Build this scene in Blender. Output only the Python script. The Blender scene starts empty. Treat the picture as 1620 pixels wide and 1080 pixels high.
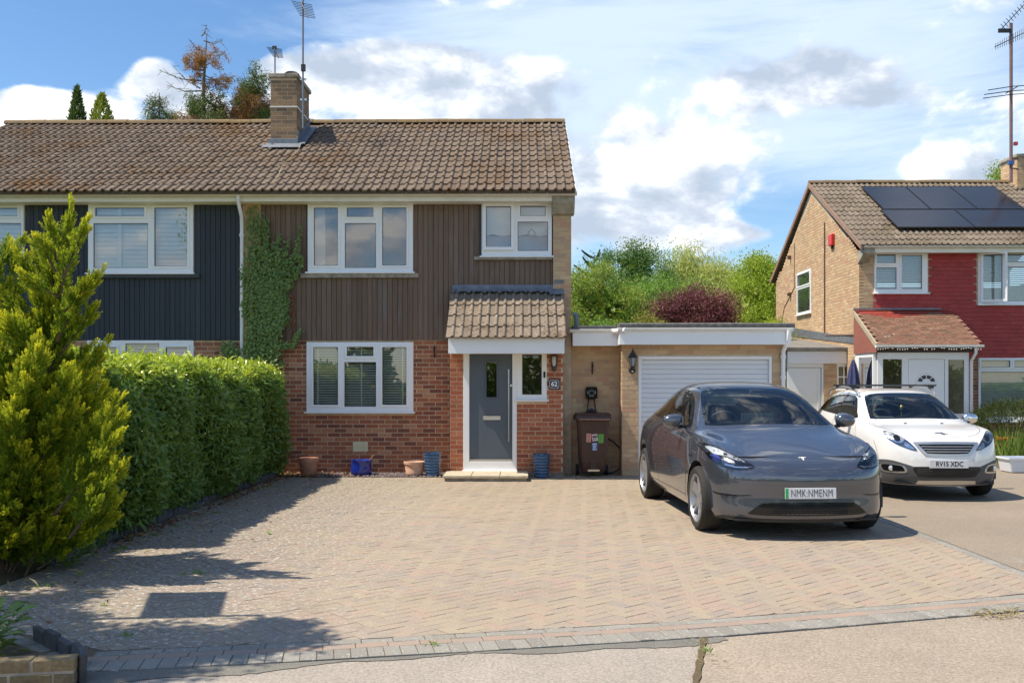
import bpy, bmesh, math, random
import numpy as np
from math import sin, cos, pi, radians, atan2, sqrt, exp
from mathutils import Vector, Matrix, Euler
from mathutils.bvhtree import BVHTree
from mathutils.geometry import delaunay_2d_cdt

random.seed(7)
rng = np.random.default_rng(11)
S = bpy.context.scene
C = S.collection

# ------------------------------------------------------------------ camera
FPX, EYE, HORIZ = 1520.0, 1.65, 601.0      # focal length (photo pixels), eye height, horizon row of the 1620x1080 photo
YAW = math.atan(15 / 1520)
cam = bpy.data.cameras.new("camera")
cam.sensor_width = 36
cam.lens = 36 * FPX / 1620
cam.shift_y = (HORIZ - 540) / 1620
cam.clip_start, cam.clip_end = 0.1, 3000
camera = bpy.data.objects.new("camera", cam)
camera.location = (0, 0, EYE)
camera.rotation_euler = (pi / 2, 0, YAW)
C.objects.link(camera)
S.camera = camera
SY, CY = sin(YAW), cos(YAW)


def PX(px, Y):                              # world X of photo column px on the plane at distance Y
    t = (px - 810) / FPX
    return Y * (t * CY - SY) / (CY + t * SY)


def PZ(py, Y, X=0.0):                       # world Z of photo row py on the plane at distance Y
    return EYE + (HORIZ - py) / FPX * (Y * CY - X * SY)


# ------------------------------------------------------------------ light
SUN_EL, SUN_AZ = radians(60), radians(-101)          # azimuth measured from +Y towards +X
SUNV = Vector((sin(SUN_AZ) * cos(SUN_EL), cos(SUN_AZ) * cos(SUN_EL), sin(SUN_EL)))
sl = bpy.data.lights.new("sun", 'SUN')
sl.energy = 2.35
sl.angle = radians(0.55)
sl.color = (1.0, 0.90, 0.74)
sun = bpy.data.objects.new("sun", sl)
sun.rotation_euler = SUNV.to_track_quat('Z', 'Y').to_euler()
sun.location = (-20, -10, 30)
C.objects.link(sun)
S.view_settings.view_transform = 'Standard'
S.view_settings.look = 'None'
S.view_settings.exposure = 1.5
S.view_settings.gamma = 1
S.view_settings.use_curve_mapping = False
S.cycles.max_bounces = 8
S.cycles.transparent_max_bounces = 16
S.cycles.caustics_reflective = False
S.cycles.caustics_refractive = False
S.cycles.sample_clamp_indirect = 6


# ------------------------------------------------------------------ node helpers
class NT:
    def __init__(s, tree):
        s.t = tree
        s.n = tree.nodes
        s.l = tree.links

    def node(s, typ, **kw):
        nd = s.n.new(typ)
        for k, v in kw.items():
            setattr(nd, k, v)
        return nd

    def set(s, sock, val):
        if val is None:
            return
        if isinstance(val, bpy.types.NodeSocket):
            s.l.new(val, sock)
        else:
            if sock.type == 'RGBA' and len(val) == 3:
                val = (*val, 1)
            sock.default_value = val

    def math(s, op, a, b=None, c=None, clamp=False):
        nd = s.node('ShaderNodeMath', operation=op)
        nd.use_clamp = clamp
        for i, v in enumerate((a, b, c)):
            s.set(nd.inputs[i], v)
        return nd.outputs[0]

    def vmath(s, op, a, b=None, scale=None):
        nd = s.node('ShaderNodeVectorMath', operation=op)
        s.set(nd.inputs[0], a)
        s.set(nd.inputs[1], b)
        if scale is not None:
            s.set(nd.inputs['Scale'], scale)
        return nd.outputs[0]

    def noise(s, vec, scale=5, detail=3, rough=.55, dist=0.0):
        nd = s.node('ShaderNodeTexNoise')
        s.set(nd.inputs['Vector'], vec)
        nd.inputs['Scale'].default_value = scale
        nd.inputs['Detail'].default_value = detail
        nd.inputs['Roughness'].default_value = rough
        nd.inputs['Distortion'].default_value = dist
        return nd.outputs['Fac']

    def mix(s, f, a, b, blend='MIX'):
        nd = s.node('ShaderNodeMix', data_type='RGBA', blend_type=blend)
        s.set(nd.inputs['Factor'], f)
        s.set(nd.inputs['A'] if False else nd.inputs[6], a)
        s.set(nd.inputs[7], b)
        return nd.outputs[2]

    def ramp(s, f, stops, interp='LINEAR'):
        nd = s.node('ShaderNodeValToRGB')
        cr = nd.color_ramp
        cr.interpolation = interp
        while len(cr.elements) < len(stops):
            cr.elements.new(0.5)
        for e, (p, c) in zip(cr.elements, stops):
            e.position = p
            e.color = (*c, 1) if len(c) == 3 else c
        s.set(nd.inputs[0], f)
        return nd.outputs[0]

    def smooth(s, x, a, b):
        nd = s.node('ShaderNodeMapRange', interpolation_type='SMOOTHSTEP')
        s.set(nd.inputs[0], x)
        nd.inputs[1].default_value = a
        nd.inputs[2].default_value = b
        return nd.outputs[0]

    def lin(s, x, a, b, c=0., d=1.):
        nd = s.node('ShaderNodeMapRange')
        s.set(nd.inputs[0], x)
        for i, v in enumerate((a, b, c, d)):
            nd.inputs[i + 1].default_value = v
        return nd.outputs[0]

    def pos(s):
        return s.node('ShaderNodeNewGeometry').outputs['Position']

    def rnd(s):                              # one random number per object and per loose piece of a joined mesh
        a = s.node('ShaderNodeObjectInfo').outputs['Random']
        b = s.node('ShaderNodeNewGeometry').outputs['Random Per Island']
        return s.math('FRACT', s.math('ADD', a, b))

    def scalev(s, v, xyz):
        return s.vmath('MULTIPLY', v, xyz)


def new_mat(name):
    m = bpy.data.materials.new(name)
    m.use_nodes = True
    nt = NT(m.node_tree)
    b = m.node_tree.nodes['Principled BSDF']
    return m, nt, b


def vary(nt, col, amt, scale, detail=4):
    f = nt.noise(nt.pos(), scale, detail, .6)
    lo = tuple(max(0, c * (1 - amt)) for c in col)
    hi = tuple(min(1, c * (1 + amt)) for c in col)
    return nt.mix(nt.lin(f, .3, .7), lo, hi)


def add_bump(nt, b, h, strength=.4, dist=.004):
    bp = nt.node('ShaderNodeBump')
    bp.inputs['Strength'].default_value = strength
    bp.inputs['Distance'].default_value = dist
    nt.set(bp.inputs['Height'], h)
    nt.l.new(bp.outputs[0], b.inputs['Normal'])


def simple(name, col, rough=.55, amt=.12, scale=6, metal=0.0, bump=0.0, bscale=40, coat=0.0, spec=.5, dirt=0.0, dirtcol=(.12, .1, .07)):
    m, nt, b = new_mat(name)
    c = vary(nt, col, amt, scale)
    if dirt:
        f = nt.smooth(nt.noise(nt.pos(), 3.1, 6, .7), .5, .78)
        c = nt.mix(nt.math('MULTIPLY', f, dirt), c, dirtcol)
    nt.set(b.inputs['Base Color'], c)
    b.inputs['Roughness'].default_value = rough
    b.inputs['Metallic'].default_value = metal
    b.inputs['Specular IOR Level'].default_value = spec
    b.inputs['Coat Weight'].default_value = coat
    b.inputs['Coat Roughness'].default_value = .03
    if bump:
        add_bump(nt, b, nt.noise(nt.pos(), bscale, 4, .6), bump, .004)
    return m


def palette(name, cols, rough=.8, interp='LINEAR', speck=.25, sscale=60, spec=.3, bump=.35, bscale=90, streak=None, extra=None, bdist=.003):
    """colour picked per piece from a list, with grain and optional stains"""
    m, nt, b = new_mat(name)
    n = len(cols)
    c = nt.ramp(nt.rnd(), [((i + (0 if interp == 'CONSTANT' else .5)) / n, k) for i, k in enumerate(cols)], interp)
    g = nt.noise(nt.pos(), sscale, 5, .65)
    c = nt.mix(1.0, c, nt.ramp(g, [(.25, (1 - speck,) * 3), (.75, (1 + speck,) * 3)]), 'MULTIPLY')
    if streak:
        f = nt.smooth(nt.noise(nt.scalev(nt.pos(), streak[0]), 1, 5, .6), streak[1], streak[2])
        c = nt.mix(nt.math('MULTIPLY', f, streak[4]), c, streak[3])
    if extra:
        c = extra(nt, c)
    nt.set(b.inputs['Base Color'], c)
    b.inputs['Roughness'].default_value = rough
    b.inputs['Specular IOR Level'].default_value = spec
    if bump:
        add_bump(nt, b, nt.noise(nt.pos(), bscale, 4, .65), bump, bdist)
    return m


def glass(name, tint=(.75, .8, .8), base=.10, boost=1.0, rough=.0):
    m = bpy.data.materials.new(name)
    m.use_nodes = True
    nt = NT(m.node_tree)
    nt.n.remove(nt.n['Principled BSDF'])
    out = nt.n['Material Output']
    tr = nt.node('ShaderNodeBsdfTransparent')
    nt.set(tr.inputs[0], tint)
    gl = nt.node('ShaderNodeBsdfGlossy')
    gl.inputs['Roughness'].default_value = rough
    gl.inputs['Color'].default_value = (1, 1, 1, 1)
    fr = nt.node('ShaderNodeFresnel')
    fr.inputs[0].default_value = 1.5
    f = nt.math('ADD', nt.math('MULTIPLY', fr.outputs[0], boost), base, clamp=True)
    mx = nt.node('ShaderNodeMixShader')
    nt.l.new(f, mx.inputs[0])
    nt.l.new(tr.outputs[0], mx.inputs[1])
    nt.l.new(gl.outputs[0], mx.inputs[2])
    nt.l.new(mx.outputs[0], out.inputs[0])
    return m


def leafmat(name, cols, trans=.35, rough=.45, attr=None, attrcols=None, spec=.4, hue_noise=None):
    """cols: palette per leaf; attr: float vertex attribute mixing towards attrcols (young tips; on the hedge also a sunlit top)"""
    m, nt, b = new_mat(name)
    out = nt.n['Material Output']
    n = len(cols)
    c = nt.ramp(nt.rnd(), [((i + .5) / n, k) for i, k in enumerate(cols)])
    if hue_noise:
        f = nt.smooth(nt.noise(nt.pos(), hue_noise[0], 3, .6), .42, .62)
        c = nt.mix(nt.math('MULTIPLY', f, hue_noise[2]), c, hue_noise[1])
    if attr:
        at = nt.node('ShaderNodeAttribute', attribute_name=attr)
        c = nt.mix(at.outputs['Fac'], c, attrcols)
    nt.set(b.inputs['Base Color'], c)
    b.inputs['Roughness'].default_value = rough
    b.inputs['Specular IOR Level'].default_value = spec
    tl = nt.node('ShaderNodeBsdfTranslucent')
    nt.set(tl.inputs[0], nt.mix(.35, c, (.35, .5, .05)) if not attr or True else c)
    mx = nt.node('ShaderNodeMixShader')
    mx.inputs[0].default_value = trans
    nt.l.new(b.outputs[0], mx.inputs[1])
    nt.l.new(tl.outputs[0], mx.inputs[2])
    nt.l.new(mx.outputs[0], out.inputs[0])
    return m


# ------------------------------------------------------------------ sky with clouds
W = bpy.data.worlds.new("World")
S.world = W
W.use_nodes = True
wt = NT(W.node_tree)
bg = W.node_tree.nodes['Background']
wout = W.node_tree.nodes['World Output']
sky = wt.node('ShaderNodeTexSky', sky_type='NISHITA')
sky.sun_disc = False
sky.sun_elevation = SUN_EL
sky.sun_rotation = SUN_AZ % (2 * pi)
sky.altitude = 0
sky.air_density = 1.0
sky.dust_density = 0.35
sky.ozone_density = 3.0
hsv = wt.node('ShaderNodeHueSaturation')
hsv.inputs['Saturation'].default_value = 1.15
wt.l.new(sky.outputs[0], hsv.inputs['Color'])
wt.l.new(hsv.outputs[0], bg.inputs[0])
bg.inputs[1].default_value = 0.06
tc = wt.node('ShaderNodeTexCoord').outputs['Generated']
sx = wt.node('ShaderNodeSeparateXYZ')
wt.l.new(tc, sx.inputs[0])
dx, dy, dz = sx.outputs
ay = wt.math('MAXIMUM', wt.math('ABSOLUTE', dy), .22)
cu = wt.math('DIVIDE', dx, ay)
cv = wt.math('DIVIDE', dz, ay)


def blob(cx, cy, rx, ry, amp):               # a soft bank of cloud (or a gap) around one direction
    a = wt.math('MULTIPLY', wt.math('SUBTRACT', cu, (cx - 825) / FPX), FPX / rx)
    b = wt.math('MULTIPLY', wt.math('SUBTRACT', cv, (HORIZ - cy) / FPX), FPX / ry)
    r2 = wt.math('ADD', wt.math('MULTIPLY', a, a), wt.math('MULTIPLY', b, b))
    return wt.math('MULTIPLY', wt.math('EXPONENT', wt.math('MULTIPLY', r2, -1.0)), amp)


def blobs(lst, start):
    t = start
    for q in lst:
        t = wt.math('ADD', t, blob(*q))
    return t


pv = wt.scalev(tc, (1, 1, 1.7))
off = tuple(c * .05 for c in (-.55, -.25, .85))
n1 = wt.noise(pv, 7.5, 10, .56, .15)
n2 = wt.noise(wt.vmath('ADD', pv, off), 7.5, 10, .56, .15)
nb = wt.noise(wt.vmath('ADD', pv, (3.1, 7.7, 1.3)), 3.0, 3, .5)
dens = blobs([
    (240, 40, 330, 70, -.6), (60, 60, 200, 80, -.45), (480, 12, 130, 30, -.30), (350, 120, 60, 60, -.12),
    (90, 172, 130, 46, .85), (10, 165, 80, 55, .40), (236, 108, 58, 40, .78), (300, 165, 70, 45, .52),
    (455, 110, 85, 42, .48), (610, 105, 130, 66, .62), (760, 150, 160, 64, .60), (420, 90, 40, 26, .2),
    (1000, 262, 130, 70, .55), (940, 350, 190, 50, .50), (1090, 345, 95, 38, .30),
    (1290, 112, 170, 46, .40), (1195, 150, 60, 30, .20), (1390, 160, 90, 40, .24),
    (1505, 268, 80, 26, .55), (1225, 335, 70, 26, -.30), (1190, 372, 60, 18, .26), (1390, 262, 70, 24, -.02),
    (500, 395, 200, 52, .42), (1560, 205, 160, 32, -.12), (1550, 110, 120, 40, -.15), (1040, 60, 180, 60, -.12), (700, 40, 160, 30, -.18),
], .03)  # overall cloud cover raised, unseen sky included, for more fill on the facades
d = wt.math('ADD', wt.math('ADD', dens, wt.math('MULTIPLY', wt.math('SUBTRACT', n1, .5), 1.7)),
            wt.math('MULTIPLY', wt.math('SUBTRACT', nb, .5), .35))
alpha = wt.smooth(d, .10, .34)
lit = wt.math('ADD', wt.math('MULTIPLY', wt.math('SUBTRACT', n1, n2), 4.6), .60)
# dark undersides where a bank is thick
shade = blobs([(840, 165, 80, 45, .42), (960, 385, 200, 34, .45), (1040, 300, 90, 26, .25), (1260, 110, 140, 45, .62),
               (1200, 150, 60, 40, .3), (1420, 165, 80, 40, .3), (610, 150, 60, 20, .15), (1110, 372, 90, 26, .3),
               (700, 185, 110, 18, .3)], 0.0)
lit = wt.math('SUBTRACT', lit, shade, clamp=True)
ccol = wt.ramp(lit, [(0.0, (.34, .40, .49)), (.36, (.44, .49, .57)), (.62, (.58, .62, .67)), (.80, (.72, .735, .755)), (1.0, (.84, .835, .82))])
# thin high veil
sv = wt.noise(wt.scalev(wt.vmath('ADD', pv, (0, 0, 2.0)), (.9, .9, 3.2)), 3.6, 8, .62, .5)
veilmask = blobs([(1050, 60, 420, 210, .62), (1500, 60, 300, 150, .48), (760, 60, 240, 120, .30), (420, 25, 130, 40, .15),
                  (1250, 230, 400, 90, .40), (930, 260, 200, 120, .30), (150, 60, 360, 120, -.30)], .0)
veil = wt.math('MULTIPLY', wt.smooth(wt.math('ADD', sv, wt.math('MULTIPLY', veilmask, .6)), .46, .98), .88)
vcol = (.50, .60, .73)
mixc = wt.mix(alpha, vcol, ccol)
tot = wt.math('SUBTRACT', 1.0, wt.math('MULTIPLY', wt.math('SUBTRACT', 1.0, alpha), wt.math('SUBTRACT', 1.0, veil)))
tot = wt.math('MULTIPLY', tot, wt.smooth(dz, -.02, .03))
bg2 = wt.node('ShaderNodeBackground')
wt.l.new(mixc, bg2.inputs[0])
bg2.inputs[1].default_value = 0.58
mxw = wt.node('ShaderNodeMixShader')
wt.l.new(tot, mxw.inputs[0])
wt.l.new(bg.outputs[0], mxw.inputs[1])
wt.l.new(bg2.outputs[0], mxw.inputs[2])
wt.l.new(mxw.outputs[0], wout.inputs[0])
W.cycles.sampling_method = 'MANUAL'
W.cycles.sample_map_resolution = 512


# ------------------------------------------------------------------ mesh helpers
WORLD = {}                                   # object -> True when its children's vertices are given in world space


class MB:
    """collects boxes, tubes, lathes and prisms and links them as one mesh object"""
    def __init__(s):
        s.v, s.f, s.mi = [], [], []
        s.cur = 0

    def vt(s, *p):
        s.v.append(p if len(p) == 3 else tuple(p[0]))
        return len(s.v) - 1

    def face(s, *idx):
        s.f.append(tuple(idx))
        s.mi.append(s.cur)

    def poly(s, pts):
        i = len(s.v)
        s.v.extend(tuple(p) for p in pts)
        s.face(*range(i, i + len(pts)))

    def box(s, x0, x1, y0, y1, z0, z1):
        i = len(s.v)
        s.v += [(x0, y0, z0), (x1, y0, z0), (x1, y1, z0), (x0, y1, z0), (x0, y0, z1), (x1, y0, z1), (x1, y1, z1), (x0, y1, z1)]
        for q in ((0, 3, 2, 1), (4, 5, 6, 7), (0, 1, 5, 4), (1, 2, 6, 5), (2, 3, 7, 6), (3, 0, 4, 7)):
            s.face(*(i + k for k in q))

    def tube(s, pts, r, n=8, cap=True):
        pts = [Vector(p) for p in pts]
        rs = r if hasattr(r, '__len__') else [r] * len(pts)
        rings = []
        up = None
        for k, p in enumerate(pts):
            t = (pts[min(k + 1, len(pts) - 1)] - pts[max(k - 1, 0)])
            t = t.normalized() if t.length > 1e-9 else Vector((0, 0, 1))
            if up is None:
                up = t.orthogonal().normalized()
            a = (up - t * up.dot(t))
            a = a.normalized() if a.length > 1e-6 else t.orthogonal().normalized()
            up = a
            b = t.cross(a)
            i = len(s.v)
            for j in range(n):
                w = 2 * pi * j / n
                s.v.append(tuple(p + (a * cos(w) + b * sin(w)) * rs[k]))
            rings.append(i)
        for k in range(len(rings) - 1):
            for j in range(n):
                s.face(rings[k] + j, rings[k] + (j + 1) % n, rings[k + 1] + (j + 1) % n, rings[k + 1] + j)
        if cap:
            s.face(*(rings[0] + j for j in reversed(range(n))))
            s.face(*(rings[-1] + j for j in range(n)))

    def lathe(s, prof, n=24, c=(0, 0, 0), axis='z', capends=True):
        c = Vector(c)
        rings = []
        for r, h in prof:
            i = len(s.v)
            for j in range(n):
                w = 2 * pi * j / n
                if axis == 'z':
                    q = (r * cos(w), r * sin(w), h)
                elif axis == 'x':
                    q = (h, r * cos(w), r * sin(w))
                else:
                    q = (r * sin(w), h, r * cos(w))
                s.v.append(tuple(c + Vector(q)))
            rings.append(i)
        for k in range(len(rings) - 1):
            for j in range(n):
                s.face(rings[k] + j, rings[k] + (j + 1) % n, rings[k + 1] + (j + 1) % n, rings[k + 1] + j)
        if capends:
            if prof[0][0] > 1e-4:
                s.face(*(rings[0] + j for j in reversed(range(n))))
            if prof[-1][0] > 1e-4:
                s.face(*(rings[-1] + j for j in range(n)))

    def prism(s, poly, axis, a0, a1):
        """polygon in the two other axes (in x,y,z order) pushed along axis"""
        def P(u, v, w):
            return {'x': (w, u, v), 'y': (u, w, v), 'z': (u, v, w)}[axis]
        i = len(s.v)
        n = len(poly)
        s.v += [P(u, v, a0) for u, v in poly] + [P(u, v, a1) for u, v in poly]
        s.face(*range(i, i + n))
        s.face(*range(i + 2 * n - 1, i + n - 1, -1))
        for k in range(n):
            s.face(i + k, i + n + k, i + n + (k + 1) % n, i + (k + 1) % n)

    def slab(s, x0, x1, z0, z1, holes, y0, y1):
        """upright slab with rectangular openings (x0,x1,z0,z1)"""
        xs = sorted({x0, x1, *[min(max(h[k], x0), x1) for h in holes for k in (0, 1)]})
        zs = sorted({z0, z1, *[min(max(h[k], z0), z1) for h in holes for k in (2, 3)]})
        def solid(i, j):
            if i < 0 or j < 0 or i >= len(xs) - 1 or j >= len(zs) - 1:
                return False
            cx, cz = (xs[i] + xs[i + 1]) / 2, (zs[j] + zs[j + 1]) / 2
            return not any(h[0] < cx < h[1] and h[2] < cz < h[3] for h in holes)
        for i in range(len(xs) - 1):
            for j in range(len(zs) - 1):
                if not solid(i, j):
                    continue
                a, b, c, e = xs[i], xs[i + 1], zs[j], zs[j + 1]
                s.poly([(a, y0, c), (b, y0, c), (b, y0, e), (a, y0, e)])
                s.poly([(a, y1, c), (a, y1, e), (b, y1, e), (b, y1, c)])
                if not solid(i - 1, j):
                    s.poly([(a, y0, c), (a, y0, e), (a, y1, e), (a, y1, c)])
                if not solid(i + 1, j):
                    s.poly([(b, y0, c), (b, y1, c), (b, y1, e), (b, y0, e)])
                if not solid(i, j - 1):
                    s.poly([(a, y0, c), (a, y1, c), (b, y1, c), (b, y0, c)])
                if not solid(i, j + 1):
                    s.poly([(a, y0, e), (b, y0, e), (b, y1, e), (a, y1, e)])

    def mesh(s, name, mats, smooth=None, bevel=0.0, weld=False):
        me = bpy.data.meshes.new(name)
        me.from_pydata(s.v, [], s.f)
        for m in (mats if isinstance(mats, (list, tuple)) else [mats]):
            me.materials.append(m)
        if any(s.mi):
            me.polygons.foreach_set('material_index', s.mi)
        if bevel or weld:
            bm = bmesh.new()
            bm.from_mesh(me)
            bmesh.ops.remove_doubles(bm, verts=bm.verts, dist=1e-5)
            if bevel:
                bmesh.ops.recalc_face_normals(bm, faces=bm.faces)
                ed = [e for e in bm.edges if len(e.link_faces) == 2 and e.calc_face_angle(0) > .6]
                bmesh.ops.bevel(bm, geom=ed, offset=bevel, segments=1, affect='EDGES', clamp_overlap=True)
            bm.to_mesh(me)
            bm.free()
        if smooth is not None:
            me.polygons.foreach_set('use_smooth', [True] * len(me.polygons))
            me.set_sharp_from_angle(angle=radians(smooth))
        me.update()
        return me

    def build(s, name, mats, parent=None, smooth=None, bevel=0.0, weld=False, **props):
        return link(name, s.mesh(name, mats, smooth, bevel, weld), parent, **props)


def link(name, me, parent=None, loc=None, **props):
    o = bpy.data.objects.new(name, me)
    C.objects.link(o)
    if parent is not None:
        o.parent = parent
        if parent.type == 'EMPTY' and WORLD.get(parent.name):
            o.location = -parent.location
            if loc is not None:
                o.location = Vector(loc) - parent.location
        elif loc is not None:
            o.location = loc
    elif loc is not None:
        o.location = loc
    for k, v in props.items():
        o[k] = v
    return o


def thing(name, label, cat, loc=(0, 0, 0), rz=0.0, group=None, world=False):
    o = bpy.data.objects.new(name, None)
    o.empty_display_size = .2
    C.objects.link(o)
    o.location = loc
    o.rotation_euler = (0, 0, rz)
    o['label'] = label
    o['category'] = cat
    if group:
        o['group'] = group
    WORLD[o.name] = world
    return o


def tag(o, label, cat, group=None):
    o['label'] = label
    o['category'] = cat
    if group:
        o['group'] = group
    return o


def dup(root, loc, label=None, rz=None):
    """a copy of a thing with copies of its parts and sub-parts"""
    r = root.copy()
    C.objects.link(r)
    r.location = loc
    if rz is not None:
        r.rotation_euler = (0, 0, rz)
    if label:
        r['label'] = label

    def kids(src, dst):
        for ch in list(src.children):
            c = ch.copy()
            C.objects.link(c)
            c.parent = dst
            kids(ch, c)
    kids(root, r)
    return r


def fast_mesh(name, V, F, mats, attrs=None, smooth=False, mi=None):
    """V (n,3), F (m,k) arrays -> mesh"""
    V = np.asarray(V, np.float32)
    F = np.asarray(F, np.int32)
    me = bpy.data.meshes.new(name)
    m, k = F.shape
    me.vertices.add(len(V))
    me.vertices.foreach_set('co', V.ravel())
    me.loops.add(m * k)
    me.loops.foreach_set('vertex_index', F.ravel())
    me.polygons.add(m)
    me.polygons.foreach_set('loop_start', np.arange(0, m * k, k, dtype=np.int32))
    me.polygons.foreach_set('use_smooth', np.full(m, bool(smooth)))
    for mt in (mats if isinstance(mats, (list, tuple)) else [mats]):
        me.materials.append(mt)
    if mi is not None:
        me.polygons.foreach_set('material_index', np.asarray(mi, np.int32))
    if attrs:
        for nm, arr in attrs.items():
            a = me.attributes.new(nm, 'FLOAT', 'POINT')
            a.data.foreach_set('value', np.asarray(arr, np.float32).ravel())
    me.update(calc_edges=True)
    return me


def scatter(TV, TF, P, R, Sc):
    """template vertices/faces placed at points P with rotation matrices R and scales Sc"""
    n, k = len(P), len(TV)
    V = np.einsum('nij,nkj->nki', R, TV[None] * np.asarray(Sc).reshape(n, 1, -1)) + P[:, None, :]
    F = TF[None] + (np.arange(n) * k)[:, None, None]
    return V.reshape(-1, 3), F.reshape(-1, TF.shape[1])


def frames(D, up, roll=None):
    """rotation matrices whose local +Y runs along D and local +Z near up"""
    D = D / np.maximum(np.linalg.norm(D, axis=1, keepdims=True), 1e-9)
    X = np.cross(D, up)
    ln = np.linalg.norm(X, axis=1, keepdims=True)
    bad = (ln < 1e-3).ravel()
    X[bad] = np.cross(D[bad], np.array([1., .3, .2]))
    X /= np.linalg.norm(X, axis=1, keepdims=True)
    Z = np.cross(X, D)
    if roll is not None:
        c, s_ = np.cos(roll)[:, None], np.sin(roll)[:, None]
        X, Z = X * c + Z * s_, Z * c - X * s_
    return np.stack([X, D, Z], axis=2)


def text(body, size, mat, depth=.002, bold=0.0, xs=1.0, spacing=1.0):
    """lettering as a mesh in the XZ plane facing -Y, centred on the origin"""
    cu_ = bpy.data.curves.new("lettering", 'FONT')
    cu_.body = body
    cu_.size = size
    cu_.extrude = depth
    cu_.offset = bold
    cu_.align_x = 'CENTER'
    cu_.align_y = 'CENTER'
    cu_.space_character = spacing
    cu_.resolution_u = 3
    o = bpy.data.objects.new("lettering", cu_)
    C.objects.link(o)
    dg = bpy.context.evaluated_depsgraph_get()
    me = bpy.data.meshes.new_from_object(o.evaluated_get(dg))
    bpy.data.objects.remove(o)
    me.transform(Matrix(((xs, 0, 0, 0), (0, 0, -1, 0), (0, 1, 0, 0), (0, 0, 0, 1))))
    me.materials.clear()
    me.materials.append(mat)
    return me
# ------------------------------------------------------------------ ground
def ground_mat(name, col, col2, speck=.3, grain=180, big=.8, rough=.9, bump=.5, patch=None):
    m, nt, b = new_mat(name)
    p = nt.pos()
    c = nt.mix(nt.lin(nt.noise(p, big, 6, .65), .32, .68), col, col2)
    g = nt.noise(p, grain, 3, .7)
    c = nt.mix(1.0, c, nt.ramp(g, [(.3, (1 - speck,) * 3), (.7, (1 + speck,) * 3)]), 'MULTIPLY')
    w = nt.smooth(nt.noise(p, grain * .55, 2, .5), .70, .78)
    c = nt.mix(nt.math('MULTIPLY', w, .28), c, (.60, .56, .50))
    if patch:
        f = nt.smooth(nt.noise(p, patch[0], 5, .7), patch[1], patch[2])
        c = nt.mix(nt.math('MULTIPLY', f, patch[4]), c, patch[3])
    nt.set(b.inputs['Base Color'], c)
    b.inputs['Roughness'].default_value = rough
    b.inputs['Specular IOR Level'].default_value = .25
    add_bump(nt, b, g, bump, .004)
    return m


M = {}
M['earth'] = ground_mat('earth', (.10, .075, .045), (.15, .12, .06), grain=60, big=1.2)
M['pink_tarmac'] = ground_mat('pink_tarmac', (.345, .305, .262), (.29, .256, .222), grain=62, big=1.6, speck=.34, patch=(2.2, .6, .8, (.27, .23, .2), .5))
M['tan_tarmac'] = ground_mat('tan_tarmac', (.335, .28, .22), (.28, .236, .186), grain=60, big=1.1, speck=.36, patch=(1.8, .6, .8, (.22, .185, .15), .4))
M['grey_tarmac'] = ground_mat('grey_tarmac', (.20, .19, .165), (.15, .145, .13), grain=110, big=3, speck=.5, bump=.9)
M['drive_tarmac'] = ground_mat('drive_tarmac', (.285, .235, .18), (.235, .197, .152), grain=90, big=.7, speck=.38, bump=.8, patch=(1.4, .55, .75, (.36, .33, .29), .6))
M['joint_sand'] = ground_mat('joint_sand', (.12, .086, .054), (.225, .17, .115), grain=90, big=.9)
M['lawn'] = ground_mat('lawn', (.06, .09, .025), (.10, .11, .04), grain=70, big=.6)


def sheet(name, pts, z, mat, parent=None, **kw):
    mb = MB()
    mb.poly([(x, y, z) for x, y in pts])
    return mb.build(name, mat, parent, **kw)


sheet('ground', [(-900, -600), (900, -600), (900, 1500), (-900, 1500)], -.06, M['lawn'], kind='structure')

# curved front line of the block paving (outer edge), straight on beyond the frame
FL = [(-2.62, 5.40), (-1.28, 5.648), (0.0, 5.925), (1.17, 6.195), (2.02, 6.44), (3.63, 6.94), (4.60, 7.25), (5.6, 7.57)]


def front_y(x, pts=FL):
    xs = [p[0] for p in pts]
    ys = [p[1] for p in pts]
    if x < xs[0]:
        return ys[0] + (x - xs[0]) * .18
    if x > xs[-1]:
        return ys[-1] + (x - xs[-1]) * .31
    return float(np.interp(x, xs, ys))


def front_pt(s):
    """point and unit tangent at arc length s along the front line"""
    acc = 0
    for a, b in zip(FL[:-1], FL[1:]):
        l = math.dist(a, b)
        if s <= acc + l or b == FL[-1]:
            t = (s - acc) / l
            d = ((b[0] - a[0]) / l, (b[1] - a[1]) / l)
            return (a[0] + d[0] * (s - acc), a[1] + d[1] * (s - acc)), d
        acc += l


FLEN = sum(math.dist(a, b) for a, b in zip(FL[:-1], FL[1:]))
# pavement in front: pink patch left of the seam, tan tarmac right of it
SEAM0, SEAM1 = (1.165, 6.19), (.30, 2.6)
outer_l = [(-9, 4.2), (-2.62, 5.40), (-1.28, 5.648), (0.0, 5.925), SEAM0]
sheet('pavement', outer_l[:0] + [(-9, -1.5)] + [(SEAM1[0] - .9, -1.5), SEAM1] + outer_l[::-1], -.012, M['pink_tarmac'], kind='structure')
sheet('pavement', [(SEAM1[0] - .9 + .02, -1.5), (14, -1.5), (14, 9.9), (5.6, 7.57), (4.60, 7.25), (3.63, 6.94), (2.02, 6.44), (SEAM0[0] + .03, SEAM0[1] + .005), (SEAM1[0] + .03, SEAM1[1])], -.012, M['tan_tarmac'], kind='structure')
sheet('road', [(-60, -9), (60, -9), (60, -1.6), (-60, -1.6)], -.05, M['grey_tarmac'], kind='structure')
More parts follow.
